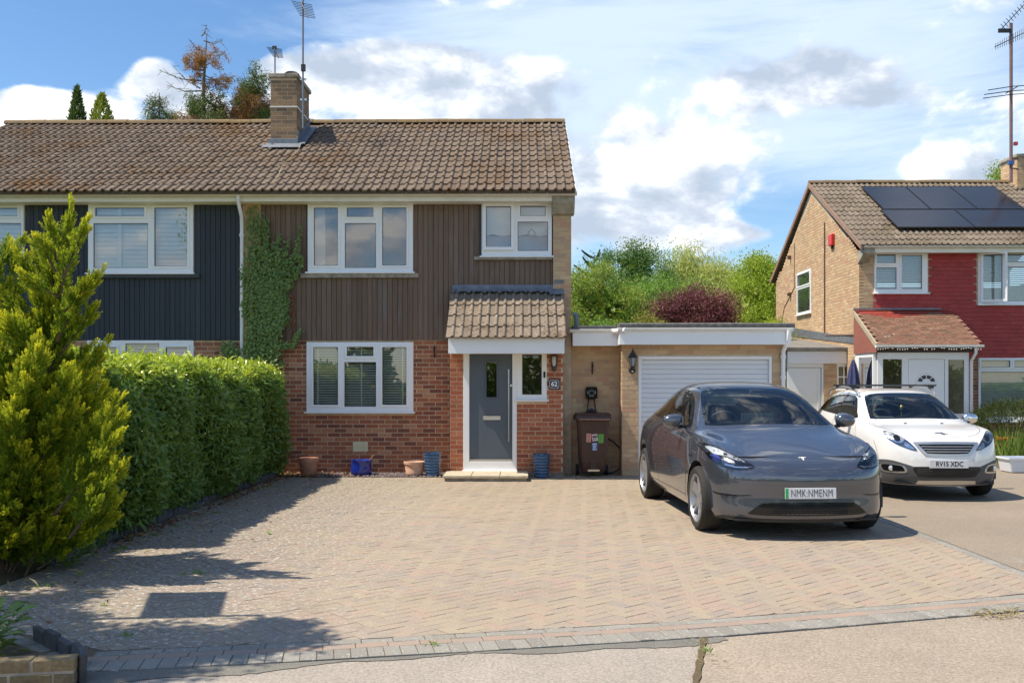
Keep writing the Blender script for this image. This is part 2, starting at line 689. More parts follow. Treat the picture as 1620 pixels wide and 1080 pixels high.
# rough asphalt strip between the edging course and the pink patch
mb = MB()
top, bot = [], []
for i in range(90):
    s = .15 + i * (3.86 / 89)
    (x, y), d = front_pt(s)
    wv = .085 + .05 * sin(s * 2.1 + .5) + .03 * sin(s * 7.3) + random.uniform(-.012, .012) + max(0, .10 - .05 * s)
    top.append((x, y, -.008))
    bot.append((x + d[1] * wv, y - d[0] * wv, -.008))
for i in range(89):
    mb.poly([bot[i], bot[i + 1], top[i + 1], top[i]])
mb.build('tarmac_strip', M['grey_tarmac'], kind='structure')
# gritty seam
mb = MB()
for i in range(40):
    t0, t1 = i / 40, (i + 1) / 40
    w0, w1 = .010 + .006 * sin(i * 2.3), .010 + .006 * sin((i + 1) * 2.3)
    ax, ay_ = SEAM0[0] + (SEAM1[0] - SEAM0[0]) * t0, SEAM0[1] + (SEAM1[1] - SEAM0[1]) * t0
    bx, by_ = SEAM0[0] + (SEAM1[0] - SEAM0[0]) * t1, SEAM0[1] + (SEAM1[1] - SEAM0[1]) * t1
    mb.poly([(ax - w0, ay_, -.004), (bx - w1, by_, -.004), (bx + w1 + .02, by_, -.004), (ax + w0 + .02, ay_, -.004)])
mb.build('pavement_joint', M['earth'], kind='structure')

DX = 4.33                                           # right edge of the block paving
# neighbour's tarmac drive
sheet('neighbour_drive', [(DX + .02, front_y(DX) + .02), (5.6, 7.59), (14, 9.92), (14, 22.3), (4.7, 22.3), (4.7, 16.9), (DX + .02, 16.9)], -.006, M['drive_tarmac'], kind='structure')
# small plain tarmac apron before the garage is part of the paving

# ------------------------------------------------------------------ block paving
def pav_extra(nt, c):
    p = nt.pos()
    # sand worked into the blocks, darker worn lanes, oil and damp marks, pale lichen
    c = nt.mix(nt.math('MULTIPLY', nt.smooth(nt.noise(p, .55, 5, .6), .40, .70), .38), c, (.375, .30, .20))
    c = nt.mix(nt.math('MULTIPLY', nt.smooth(nt.noise(nt.vmath('ADD', p, (5, 2, 0)), .8, 6, .68), .50, .72), .42), c, (.19, .15, .115))
    c = nt.mix(nt.math('MULTIPLY', nt.smooth(nt.noise(nt.vmath('ADD', p, (1, 8, 0)), 5.5, 4, .7), .62, .74), .45), c, (.15, .12, .09))
    sp = nt.node('ShaderNodeSeparateXYZ')
    nt.l.new(p, sp.inputs[0])
    far = nt.math('MULTIPLY', nt.smooth(sp.outputs[1], 10.5, 15.5), nt.lin(nt.noise(p, 2.2, 5, .65), .3, .65))
    c = nt.mix(nt.math('MULTIPLY', far, .85), c, (.31, .255, .175))
    near = nt.math('MULTIPLY', nt.smooth(sp.outputs[0], -.3, -2.6), nt.smooth(nt.noise(p, 24, 4, .65), .55, .62))
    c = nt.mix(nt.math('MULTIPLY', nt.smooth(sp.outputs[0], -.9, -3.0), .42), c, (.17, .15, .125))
    c = nt.mix(nt.math('MULTIPLY', near, .75), c, (.56, .55, .52))
    return nt.mix(nt.math('MULTIPLY', nt.smooth(nt.noise(p, 34, 3, .6), .64, .70), .5), c, (.50, .46, .41))


M['paver'] = palette('paver', [(.345, .258, .205), (.322, .268, .212), (.345, .288, .21), (.295, .25, .208), (.325, .266, .21), (.35, .265, .208), (.285, .245, .208), (.338, .28, .208), (.322, .26, .212)],
                     rough=.9, speck=.30, sscale=75, bump=.6, bscale=120, extra=pav_extra)
M['charcoal_paver'] = palette('charcoal_paver', [(.25, .235, .205), (.28, .265, .235), (.22, .208, .185), (.265, .25, .22)], rough=.9, speck=.25, sscale=120, bump=.5, bscale=160,
                              extra=lambda nt, c: nt.mix(nt.math('MULTIPLY', nt.smooth(nt.noise(nt.pos(), 38, 3, .6), .60, .67), .7), c, (.55, .55, .53)))
M['red_paver'] = palette('red_paver', [(.325, .24, .19), (.30, .235, .19), (.345, .255, .20), (.30, .245, .205)], rough=.9, speck=.22, sscale=120, bump=.5, bscale=160)

drive = sheet('driveway', [(-4.2, 17.0), (-4.2, 7.2), (-3.62, 6.25), (-2.64, 5.42)] + [(x, y + .01) for x, y in FL[1:6]] + [(DX, front_y(DX)), (DX, 16.95)], -.0055, M['joint_sand'], kind='structure')


def paver_template(lx, ly):
    c = .003
    V, F = [], []
    hx, hy = lx / 2, ly / 2
    for z, k in ((-.02, 0), (-.003, 0), (.0, c)):
        V += [(-hx + k, -hy + k, z), (hx - k, -hy + k, z), (hx - k, hy - k, z), (-hx + k, hy - k, z)]
    for a in (0, 4):
        for j in range(4):
            F.append((a + j, a + (j + 1) % 4, a + 4 + (j + 1) % 4, a + 4 + j))
    F.append((8, 9, 10, 11))
    return np.array(V, float), np.array(F)


def paver_mesh(lx, ly, mat):
    V, F = paver_template(lx, ly)
    return fast_mesh('paver', V, F, mat)


J = .0042
TH = radians(45 - 4)
ux, uy = (cos(TH), sin(TH)), (-sin(TH), cos(TH))
poly = [(-4.17, 16.9), (-4.17, 7.2), (-3.52, 6.38), (-2.55, 5.85)]
for i in range(1, 7):
    (x, y) = FL[i]
    s = sum(math.dist(a, b) for a, b in zip(FL[:i], FL[1:i + 1]))
    d = front_pt(s - .01)[1]
    poly.append((x - d[1] * .415, y + d[0] * .415))
poly = [p for p in poly if p[0] < DX - .12]
poly += [(DX - .11, front_y(DX) + .44), (DX - .11, 16.9)]
NP = len(poly)


def inside(x, y, m=0.0):
    for i in range(NP):
        ax, ay_ = poly[i]
        bx, by_ = poly[(i + 1) % NP]
        if (bx - ax) * (y - ay_) - (by_ - ay_) * (x - ax) < m * math.hypot(bx - ax, by_ - ay_):
            return False
    return True


def clip(pts):
    for i in range(NP):
        ax, ay_ = poly[i]
        bx, by_ = poly[(i + 1) % NP]
        f = lambda p: (bx - ax) * (p[1] - ay_) - (by_ - ay_) * (p[0] - ax)
        out = []
        for k in range(len(pts)):
            p, q = pts[k], pts[(k + 1) % len(pts)]
            a, b = f(p), f(q)
            if a >= 0:
                out.append(p)
            if a * b < 0:
                t = a / (a - b)
                out.append((p[0] + (q[0] - p[0]) * t, p[1] + (q[1] - p[1]) * t))
        pts = out
        if len(pts) < 3:
            return []
    return pts


blocks, cuts = [], []
OX, OY = 0.0, 11.5
for i in range(-95, 96):
    for j in range(-95, 96):
        k = (i - j) % 4
        if k not in (0, 3):
            continue
        cx, cy = ((i + 1) * .1, (j + .5) * .1) if k == 0 else ((i + .5) * .1, (j + 1) * .1)
        x, y = OX + ux[0] * cx + uy[0] * cy, OY + ux[1] * cx + uy[1] * cy
        if not inside(x, y, -.12):
            continue
        hx, hy = ((.1, .05) if k == 0 else (.05, .1))
        hx -= J / 2
        hy -= J / 2
        cor = [(x + ux[0] * a * hx + uy[0] * b * hy, y + ux[1] * a * hx + uy[1] * b * hy) for a, b in ((-1, -1), (1, -1), (1, 1), (-1, 1))]
        if all(inside(*c) for c in cor):
            blocks.append((x, y, TH if k == 0 else TH + pi / 2))
        else:
            q = clip(cor)
            if q:
                ar = abs(sum(q[a][0] * q[(a + 1) % len(q)][1] - q[(a + 1) % len(q)][0] * q[a][1] for a in range(len(q)))) / 2
                if ar > .0012:
                    cuts.append(q)


def in_frame(x, y, z=0, m=0):
    d = y * CY - x * SY
    if d < .5:
        return False
    px = 810 + FPX * (x * CY + y * SY) / d
    py = HORIZ - FPX * (z - EYE) / d
    return -m < px < 1620 + m and -m < py < 1080 + m


blocks.sort(key=lambda b: (0 if in_frame(b[0], b[1], 0, 10) else 1, b[1]))
me_p = paver_mesh(.2 - J, .1 - J, M['paver'])
for x, y, a in blocks[:230]:
    o = link('paver', me_p, drive, (x, y, random.uniform(-.0025, .0015)))
    o.rotation_euler = (random.uniform(-.004, .004), random.uniform(-.004, .004), a)
TV, TF = paver_template(.2 - J, .1 - J)
B = np.array(blocks[230:])
n = len(B)
R = np.zeros((n, 3, 3))
R[:, 0, 0] = np.cos(B[:, 2]); R[:, 0, 1] = -np.sin(B[:, 2]); R[:, 1, 0] = np.sin(B[:, 2]); R[:, 1, 1] = np.cos(B[:, 2]); R[:, 2, 2] = 1
R[:, 2, 0] = rng.uniform(-.004, .004, n)
R[:, 2, 1] = rng.uniform(-.004, .004, n)
V, F = scatter(TV, TF, np.column_stack([B[:, :2], rng.uniform(-.0025, .0015, n)]), R, np.ones(n))
link('paver_field', fast_mesh('paver_field', V, F, M['paver']), drive, kind='stuff')
mb = MB()
for q in cuts:
    z = random.uniform(-.002, .001)
    mb.poly([(x, y, z) for x, y in q])
    for k in range(len(q)):
        a, b = q[k], q[(k + 1) % len(q)]
        mb.poly([(a[0], a[1], -.02), (b[0], b[1], -.02), (b[0], b[1], z), (a[0], a[1], z)])
mb.build('cut_paver', M['paver'], drive, kind='stuff')
# border courses
me_h = paver_mesh(.2 - J, .1 - J, M['charcoal_paver'])
me_r = paver_mesh(.2 - J, .1 - J, M['red_paver'])
for row, (dist, step, rot, mesh) in enumerate(((.102, .1005, pi / 2, me_h), (.253, .2005, 0, me_r), (.355, .2005, 0, me_h))):
    s = step / 2 + .03 + row * .04
    while s < FLEN - .95:
        (x, y), d = front_pt(s)
        x, y = x - d[1] * dist, y + d[0] * dist
        if x < DX - .02 and x > -2.75:
            o = link('border_paver', mesh, drive, (x, y, .001 + random.uniform(-.002, .002)))
            o.rotation_euler = (random.uniform(-.01, .01), random.uniform(-.01, .01), atan2(d[1], d[0]) + rot + random.uniform(-.012, .012))
        s += step
y = front_y(DX) + .1
while y < 16.9:
    o = link('border_paver', me_h, drive, (DX - .054, y + .1, .001))
    o.rotation_euler = (0, 0, pi / 2 + random.uniform(-.01, .01))
    y += .2005
# curved charcoal row on the hedge side corner
cv_ = [(-4.11, 7.9), (-4.11, 7.4), (-4.02, 7.05), (-3.82, 6.75), (-3.52, 6.42), (-3.18, 6.12), (-2.85, 5.87), (-2.62, 5.70)]
for a, b in zip(cv_[:-1], cv_[1:]):
    l = math.dist(a, b)
    k = max(1, round(l / .2))
    for i in range(k):
        t = (i + .5) / k
        o = link('border_paver', me_h, drive, (a[0] + (b[0] - a[0]) * t - .03, a[1] + (b[1] - a[1]) * t - .03, .001))
        o.rotation_euler = (0, 0, atan2(b[1] - a[1], b[0] - a[0]))
        o.scale = (min(1, l / k / .2), 1, 1)
# planting beds
sheet('flower_bed', [(-9.5, 5.0), (-2.64, 5.44), (-3.64, 6.27), (-4.22, 7.2), (-4.22, 16.95), (-9.5, 16.95)], -.004, M['earth'], kind='structure')
sheet('gravel_bed', [(PX(452, 16.6), 16.28), (PX(700, 16.4), 16.28), (PX(711, 16.9), 16.98), (-4.85, 16.98), (-4.2, 16.5)], .004, M['earth'], kind='structure')
# ------------------------------------------------------------------ building materials
M['mortar'] = simple('mortar', (.60, .46, .32), rough=.95, amt=.2, scale=9, bump=.5, bscale=120)
M['buff_mortar'] = simple('buff_mortar', (.52, .42, .30), rough=.95, amt=.2, scale=9, bump=.5, bscale=120)
M['red_brick'] = palette('red_brick', [(.32, .112, .062), (.38, .15, .08), (.22, .085, .058), (.42, .185, .10), (.27, .10, .06), (.165, .072, .055), (.35, .13, .07), (.44, .23, .135)],
                         rough=.88, speck=.28, sscale=70, bump=.6, bscale=140)
M['bright_brick'] = palette('bright_brick', [(.40, .125, .06), (.45, .15, .072), (.31, .092, .05), (.42, .16, .08), (.27, .082, .047), (.48, .19, .10), (.38, .12, .06)],
                            rough=.88, speck=.25, sscale=70, bump=.6, bscale=140)
M['buff_brick'] = palette('buff_brick', [(.58, .41, .235), (.50, .335, .195), (.64, .47, .28), (.54, .36, .215), (.46, .31, .205), (.60, .42, .24), (.53, .31, .19)],
                          rough=.9, speck=.2, sscale=70, bump=.6, bscale=140)
M['chimney_brick'] = palette('chimney_brick', [(.30, .19, .11), (.34, .22, .13), (.25, .165, .10), (.20, .14, .095)], rough=.9, speck=.3, sscale=60, bump=.6)
M['white'] = simple('white_plastic', (.86, .865, .87), rough=.32, amt=.025, scale=2, spec=.5)
M['white_dull'] = simple('white_gutter', (.76, .76, .74), rough=.4, amt=.05, scale=3, dirt=.25, dirtcol=(.35, .33, .28))
M['cream'] = simple('cream_paint', (.82, .80, .72), rough=.5, amt=.06, scale=3, dirt=.25, dirtcol=(.38, .34, .25))
M['gasket'] = simple('gasket', (.05, .05, .055), rough=.6)
M['glass'] = glass('window_glass', (.92, .95, .95), .15, 1.0)
M['glass_clear'] = glass('clear_glass', (.86, .9, .9), .05, 1.0)
M['dark_glass'] = glass('porch_glass', (.35, .38, .36), .06, 1.0)
M['blind'] = simple('blind_slat', (.92, .93, .91), rough=.5, amt=.03)
M['room'] = simple('room_wall', (.16, .15, .14), rough=.9)
M['curtain'] = simple('curtain_cloth', (.88, .86, .80), rough=.9, amt=.08)
M['lead'] = simple('lead_flashing', (.19, .21, .24), rough=.5, amt=.25, scale=8, metal=.3, bump=.4, bscale=25)
M['concrete'] = simple('concrete', (.34, .31, .25), rough=.95, amt=.3, scale=10, bump=.6, bscale=70, dirt=.6, dirtcol=(.14, .12, .09))
M['stone_slab'] = simple('stone_slab', (.47, .41, .30), rough=.9, amt=.18, scale=8, bump=.4, bscale=80, dirt=.3, dirtcol=(.28, .22, .14))
M['old_wood'] = simple('weathered_timber', (.30, .27, .22), rough=.9, amt=.35, scale=14, bump=.5)
M['black'] = simple('black_metal', (.018, .018, .02), rough=.4, amt=.2)
M['steel'] = simple('brushed_steel', (.62, .60, .56), rough=.28, metal=1.0, amt=.05)
M['felt'] = simple('roof_felt', (.12, .12, .115), rough=.95, amt=.35, scale=12, bump=.6, bscale=90)


def boards_mat(name, cols, streakcol, amt, grain=.25):
    m, nt, b = new_mat(name)
    n = len(cols)
    c = nt.ramp(nt.rnd(), [((i + .5) / n, k) for i, k in enumerate(cols)])
    p = nt.pos()
    g = nt.noise(nt.scalev(p, (60, 60, 2.2)), 1, 5, .65)
    c = nt.mix(1.0, c, nt.ramp(g, [(.25, (1 - grain,) * 3), (.75, (1 + grain,) * 3)]), 'MULTIPLY')
    f = nt.smooth(nt.noise(nt.scalev(p, (9, 9, .9)), 1, 5, .7), .52, .72)
    c = nt.mix(nt.math('MULTIPLY', f, amt), c, streakcol)
    nt.set(b.inputs['Base Color'], c)
    b.inputs['Roughness'].default_value = .72
    b.inputs['Specular IOR Level'].default_value = .35
    add_bump(nt, b, g, .5, .003)
    return m


M['brown_board'] = boards_mat('brown_board', [(.155, .103, .074), (.18, .118, .084), (.13, .09, .068), (.20, .135, .098), (.165, .118, .09)], (.23, .205, .185), .5)
M['navy_board'] = boards_mat('navy_board', [(.036, .046, .058), (.043, .053, .066), (.033, .041, .052), (.05, .06, .072)], (.06, .07, .08), .3, .15)


def roof_mat(name, cols, moss, lichen, mossamt=.8, seat=(0, 0)):
    m, nt, b = new_mat(name)
    n = len(cols)
    p = nt.pos()
    c = nt.ramp(nt.rnd(), [((i + .5) / n, k) for i, k in enumerate(cols)])
    g = nt.noise(p, 38, 5, .7)
    c = nt.mix(1.0, c, nt.ramp(g, [(.25, (.68,) * 3), (.75, (1.3,) * 3)]), 'MULTIPLY')
    big = nt.noise(p, .9, 4, .6)
    f = nt.smooth(nt.math('ADD', nt.math('MULTIPLY', nt.noise(p, 15, 5, .7), .62), nt.math('MULTIPLY', big, .55)), .60, .70)
    c = nt.mix(nt.math('MULTIPLY', f, mossamt), c, moss)
    l = nt.smooth(nt.noise(nt.vmath('ADD', p, (4, 9, 2)), 21, 3, .6), .665, .70)
    c = nt.mix(nt.math('MULTIPLY', l, .75), c, lichen)
    nt.set(b.inputs['Base Color'], c)
    b.inputs['Roughness'].default_value = .95
    b.inputs['Specular IOR Level'].default_value = .2
    add_bump(nt, b, nt.math('ADD', g, nt.math('MULTIPLY', f, .6)), .7, .008)
    return m


TILE = [(.16, .122, .092), (.185, .142, .108), (.14, .106, .082), (.20, .155, .118), (.152, .118, .092)]
M['roof_tile'] = roof_mat('roof_tile', TILE, (.145, .075, .026), (.54, .50, .44), .8)
M['porch_tile'] = roof_mat('porch_tile', [(.22, .178, .135), (.26, .21, .165), (.19, .152, .118), (.24, .195, .155)], (.105, .065, .035), (.62, .57, .50), .8)
M['pale_tile'] = roof_mat('pale_tile', [(.195, .158, .122), (.165, .135, .107), (.22, .182, .142), (.18, .148, .118)], (.085, .06, .03), (.52, .49, .43), .6)
M['ridge'] = roof_mat('ridge_tile', [(.20, .145, .085), (.175, .13, .08), (.22, .16, .095)], (.24, .155, .05), (.42, .38, .30), .6)


# ------------------------------------------------------------------ pieces laid in a wall or on a roof
def brick_list(x0, x1, z0, z1, holes=(), bl=.213, bh=.0655, j=.012, off=0.0):
    out = []
    z, row = z0 + j / 2, 0
    while z + bh <= z1 + .005:
        zc = z + bh / 2
        gaps = sorted([(h[0], h[1]) for h in holes if h[2] - .02 < zc < h[3] + .02])
        spans, a = [], x0
        for g0, g1 in gaps:
            if g0 > a:
                spans.append((a, min(g0, x1)))
            a = max(a, g1)
        if a < x1:
            spans.append((a, x1))
        st = x0 + off - (bl + j) * (1 + .5 * (row % 2))
        for s0, s1 in spans:
            k = math.floor((s0 - st) / (bl + j))
            x = st + k * (bl + j)
            while x < s1:
                xa, xb = max(x + j / 2, s0 + .002), min(x + bl + j / 2, s1 - .002)
                if xb - xa > .035:
                    out.append(((xa + xb) / 2, zc, xb - xa))
                x += bl + j
        z += bh + j
        row += 1
    return out


def brick_template(bl=.213, bh=.0655, d=.005):
    hx, hz, c = bl / 2, bh / 2, .002
    V = [(-hx, 0, -hz), (hx, 0, -hz), (hx, 0, hz), (-hx, 0, hz),
         (-hx, -d + c, -hz), (hx, -d + c, -hz), (hx, -d + c, hz), (-hx, -d + c, hz),
         (-hx + c, -d, -hz + c), (hx - c, -d, -hz + c), (hx - c, -d, hz - c), (-hx + c, -d, hz - c)]
    F = []
    for a in (0, 4):
        for k in range(4):
            F.append((a + k, a + (k + 1) % 4, a + 4 + (k + 1) % 4, a + 4 + k))
    F.append((8, 9, 10, 11))
    return np.array(V, float), np.array(F)


BT = brick_template()


def lay(parent, bricks, plane, mat, n_single, rz=0.0, flip=None, stuff='brickwork', tmpl=None, name='brick', bl=.213):
    """plane(u, z) -> world point; the first n_single bricks are objects, the rest one joined part"""
    TV, TF = tmpl or BT
    me = fast_mesh(name, TV, TF, mat)
    for u, z, w in bricks[:n_single]:
        p = plane(u, z)
        o = link(name, me, parent, (p[0], p[1], p[2]))
        o.rotation_euler = (random.uniform(-.006, .006), 0, rz + random.uniform(-.004, .004))
        o.scale = (w / bl, 1 + random.uniform(-.25, .25), 1)
    rest = bricks[n_single:]
    if rest:
        n = len(rest)
        a = rz + rng.uniform(-.004, .004, n)
        R = np.zeros((n, 3, 3))
        R[:, 0, 0] = np.cos(a); R[:, 0, 1] = -np.sin(a); R[:, 1, 0] = np.sin(a); R[:, 1, 1] = np.cos(a); R[:, 2, 2] = 1
        P = np.array([plane(u, z) for u, z, w in rest], float)
        Sc = np.column_stack([[w / bl for _, _, w in rest], rng.uniform(.75, 1.25, n), np.ones(n)])
        V, F = scatter(TV, TF, P, R, Sc)
        link(stuff, fast_mesh(stuff, V, F, mat), parent, None, kind='stuff')


def tile_template(w=.3, l=.42, rolls=2, h=.034, th=.030, seg=7):
    xs, zs = [], []
    pitch = w / rolls
    for r in range(rolls):
        for q in (0, .30, .52):
            xs.append(r * pitch + q * pitch)
            zs.append(.002 if q == .30 else .004)
        for k in range(1, seg):
            t = k / seg
            xs.append(r * pitch + (.52 + .48 * t) * pitch)
            zs.append(.004 + h * sin(pi * t) ** .85)
    xs.append(w)
    zs.append(.004)
    n = len(xs)
    V = [(x, 0, z - th) for x, z in zip(xs, zs)] + [(x, 0, z) for x, z in zip(xs, zs)] + [(x, l, z) for x, z in zip(xs, zs)]
    F = []
    for k in range(n - 1):
        F.append((k, k + 1, n + k + 1, n + k))
        F.append((n + k, n + k + 1, 2 * n + k + 1, 2 * n + k))
    return np.array(V, float), np.array(F)


def lay_tiles(roof, x0, x1, ey, ez, pitch, rows, gauge, mat, w=.3, skip=None, tmpl=None, tilt=.068, n_single=10 ** 6, jit=1.0, cut=None, lift=.03, name='tile'):
    TV, TF = tmpl or tile_template(w)
    me = fast_mesh(name, TV, TF, mat, smooth=True)
    me.set_sharp_from_angle(angle=radians(40))
    cs, sn = cos(pitch), sin(pitch)
    rest = []
    k = 0
    for r in range(rows):
        s = r * gauge - .05
        lo, hi = (x0, x1) if cut is None else cut(r / rows)
        nx = max(1, round((hi - lo) / w))
        ww = (hi - lo) / nx
        for i in range(nx):
            x = lo + i * ww
            y, z = ey + s * cs - lift * sn, ez + s * sn + lift * cs
            if skip and skip(x + w / 2, s):
                continue
            rot = (pitch - tilt + random.uniform(-.012, .012) * jit, random.uniform(-.012, .012) * jit, random.uniform(-.010, .010) * jit)
            p = (x + random.uniform(-.003, .003), y + random.uniform(-.006, .006) * jit * cs, z + random.uniform(-.002, .003) * jit)
            if k < n_single:
                o = link(name, me, roof, p)
                o.rotation_euler = rot
                o.scale = (ww / w, 1, 1)
            else:
                rest.append((p, rot))
            k += 1
    if rest:
        R = np.array([np.array(Euler(r).to_matrix()) for _, r in rest])
        V, F = scatter(TV, TF, np.array([p for p, _ in rest]), R, np.ones(len(rest)))
        link('tiling', fast_mesh('tiling', V, F, mat), roof, None, kind='stuff')


def ridge(roof, x0, x1, y, z, mat, step=.45):
    n = max(1, round((x1 - x0) / step))
    w = (x1 - x0) / n
    mb = MB()
    pr = [(.125 * cos(a), .10 * sin(a) - .035) for a in [pi * k / 8 for k in range(9)]]
    for x in (0, w * .985):
        mb.v += [(x, py, pz) for py, pz in pr]
    for k in range(8):
        mb.face(k, k + 1, 9 + k + 1, 9 + k)
    mb.face(*range(8, -1, -1))
    mb.face(*range(9, 18))
    me = mb.mesh('ridge_tile', mat, smooth=50)
    for i in range(n):
        o = link('ridge_tile', me, roof, (x0 + i * w, y, z + random.uniform(-.006, .006)))
        o.rotation_euler = (0, random.uniform(-.012, .012), 0)


def gutter(parent, x0, x1, y, z, mat, r=.058, brackets=1.0, name='gutter'):
    mb = MB()
    n = 10
    outer = [(y - r * cos(a), z - r * sin(a)) for a in [pi * k / n for k in range(n + 1)]]
    inner = [(y - (r - .006) * cos(a), z - (r - .006) * sin(a)) for a in [pi * k / n for k in range(n + 1)]]
    pr = outer + inner[::-1]
    mb.prism(pr, 'x', x0, x1)
    # rolled front lip and end stops
    mb.tube([(x0, y - r, z), (x1, y - r, z)], .008, 6)
    for xe in (x0, x1):
        mb.prism(outer, 'x', xe - .006, xe + .006)
    x = x0 + .35
    while brackets and x < x1:
        pr2 = [(y - (r + .006) * cos(a), z - (r + .006) * sin(a)) for a in [pi * k / n for k in range(n + 1)]]
        mb.prism(pr2, 'x', x - .022, x + .022)
        x += brackets
    return mb.build(name, mat, parent, smooth=40)


def upvc(parent, x0, x1, z0, z1, yf, panes, name='window', sill=True, mat=None, gl=None, sashes=(), depth=.07, sash_w=.042, vent=None):
    """plastic window: panes are (x0,x1,z0,z1) of the glass; sashes lists the indices that open (raised rim)"""
    mat = mat or M['white']
    mb = MB()
    mb.slab(x0, x1, z0, z1, panes, yf, yf + depth)
    w = mb.build(name, mat, parent, bevel=.004)
    for i, (a, b, c, d) in enumerate(panes):
        if i in sashes:
            k = MB()
            s = sash_w
            k.slab(a - s, b + s, c - s, d + s, [(a, b, c, d)], yf - .016, yf + .004)
            k.build('sash', mat, w, bevel=.005)
        g = MB()
        g.slab(a - .002, b + .002, c - .002, d + .002, [(a + .009, b - .009, c + .009, d - .009)], yf + .014, yf + .026)
        g.build('gasket', M['gasket'], w)
        p = MB()
        p.poly([(a, yf + .021, c), (b, yf + .021, c), (b, yf + .021, d), (a, yf + .021, d)])
        p.build('pane', gl or M['glass'], w)
    if sill:
        k = MB()
        k.box(x0 - .035, x1 + .035, yf - .055, yf + .02, z0 - .03, z0 - .001)
        k.build('sill', mat, w, bevel=.006)
    return w


def slats(win, x0, x1, z0, z1, y, pitch, depth, tilt, mat=None, name='blind', tapes=()):
    mb = MB()
    z = z0 + pitch / 2
    while z < z1:
        c, s = cos(tilt) * depth / 2, sin(tilt) * depth / 2
        mb.poly([(x0, y - c, z - s), (x1, y - c, z - s), (x1, y + c, z + s), (x0, y + c, z + s)])
        mb.poly([(x0, y - c, z - s - .003), (x0, y + c, z + s - .003), (x1, y + c, z + s - .003), (x1, y - c, z - s - .003)])
        z += pitch
    for t in tapes:
        mb.box(t - .012, t + .012, y - depth / 2 - .004, y - depth / 2 - .002, z0, z1)
    return mb.build(name, mat or M['blind'], win, kind='stuff')


def P4(a, b, c, d, Y):
    """photo rectangle (left, right, top, bottom) -> x0,x1,z0,z1 on the plane at Y"""
    return (PX(a, Y), PX(b, Y), PZ(d, Y), PZ(c, Y))


# ------------------------------------------------------------------ the semi-detached house
YF = 17.0
GX = .875                                       # outer face of the right gable wall
PARTY = -4.86
LX = -11.0
EY, EZ, RY, RZ = 16.50, 4.905, 20.42, 7.10
PITCH = atan2(RZ - EZ, RY - EY)
GAUGE = .343
house = thing('semi_detached_house', 'tile-roofed red brick house with brown timber boarding, ivy and a grey front door', 'house', (-2, 17, 0), group='pair of joined houses', world=True)
left_house = thing('semi_detached_house', 'joined house with dark navy timber boarding and white shutters behind the conifer', 'house', (-8, 17, 0), group='pair of joined houses', world=True)

# openings
W1 = P4(487, 653.5, 322, 430, 16.95)            # wide first floor window
W2 = P4(762, 873, 320, 405, 16.95)              # small first floor window
W3 = P4(485, 654, 541, 651, 16.98)              # ground floor window
CB = PZ(538, 16.96)                             # foot of the boarding
CT = PZ(316, 16.96)
px0, px1 = PX(712, 16.5), PX(890.5, 16.5)       # porch
# ground floor brick wall
wall = MB()
wall.slab(PARTY, GX, -.05, CB + .05, [(W3[0] + .01, W3[1] - .01, W3[2], W3[3])], YF, YF + .1)
brick_wall = wall.build('wall', M['mortar'], house)
vx0, vx1, vz0, vz1 = P4(558.5, 581.5, 699, 714, 16.98)
bl = brick_list(PARTY + .005, px0 + .02, .02, CB, [(W3[0], W3[1], W3[2] - .03, W3[3]), (vx0 - .005, vx1 + .005, vz0 + .01, vz1 - .01)], off=.07)
bl.sort(key=lambda b: 0 if b[0] > PX(455, 17) else 1)
lay(brick_wall, bl, lambda u, z: (u, YF, z), M['red_brick'], 200)
k = MB()
k.box(vx0, vx1, YF - .02, YF + .02, vz0, vz1)
for i in range(14):
    for j in range(8):
        xx, zz = vx0 + .02 + (vx1 - vx0 - .04) * (i + .5) / 14, vz0 + .016 + (vz1 - vz0 - .032) * (j + .5) / 8
        k.box(xx - .005, xx + .005, YF - .024, YF - .0195, zz - .004, zz + .004)
k.build('air_brick', simple('cream_vent', (.70, .66, .44), rough=.6, amt=.1), house, bevel=.001)

# upper front wall behind the boards, gables, back wall
k = MB()
k.slab(PARTY, GX - .1, CB + .05, EZ - .02, [W1, W2], YF + .012, YF + .10)
k.build('inner_wall', M['room'], house)


def gable(parent, x0, x1, mat, name='gable_wall', y0=17.0, y1=23.9, zr=RZ - .12, ze=EZ - .16):
    mb = MB()
    ym = RY
    mb.prism([(y0, -.05), (y1, -.05), (y1, ze), (ym, zr), (y0, ze)], 'x', x0, x1)
    return mb.build(name, mat, parent)


gw = gable(house, GX - .11, GX - .005, M['buff_mortar'])
k = MB()
k.box(LX, GX, 23.8, 23.9, -.05, EZ - .1)
k.box(LX, GX - .12, 17.2, 23.7, 2.45, 2.55)
k.build('back_wall', M['room'], house)
# buff brick pier at the right end of the boarding
bx0, bx1 = PX(875, 16.9), GX
k = MB()
k.box(bx0, bx1, 16.905, 17.01, 0, EZ - .15)
pier = k.build('brick_pier', M['buff_mortar'], house)
pb = brick_list(bx0, bx1, 2.4, EZ - .42, (), off=.0)
lay(pier, pb, lambda u, z: (u, 16.905, z), M['buff_brick'], 60)
side = [b for b in brick_list(16.91, 23.8, .0, 7.0, (), off=.11) if b[1] < EZ - .32 + max(0, min(b[0] - EY, 2 * RY - EY - b[0])) * math.tan(PITCH) - .05 * (b[0] > 17.1)]
lay(pier, side, lambda u, z: (GX - .005, u, z), M['buff_brick'], 0, rz=pi / 2)
k = MB()
k.prism([(16.62, EZ - .06), (16.62, EZ - .17), (16.80, EZ - .36), (17.02, EZ - .36), (17.02, EZ - .06)], 'x', bx0 - .02, bx1 + .05)
k.build('eaves_corbel', M['concrete'], house, bevel=.012)
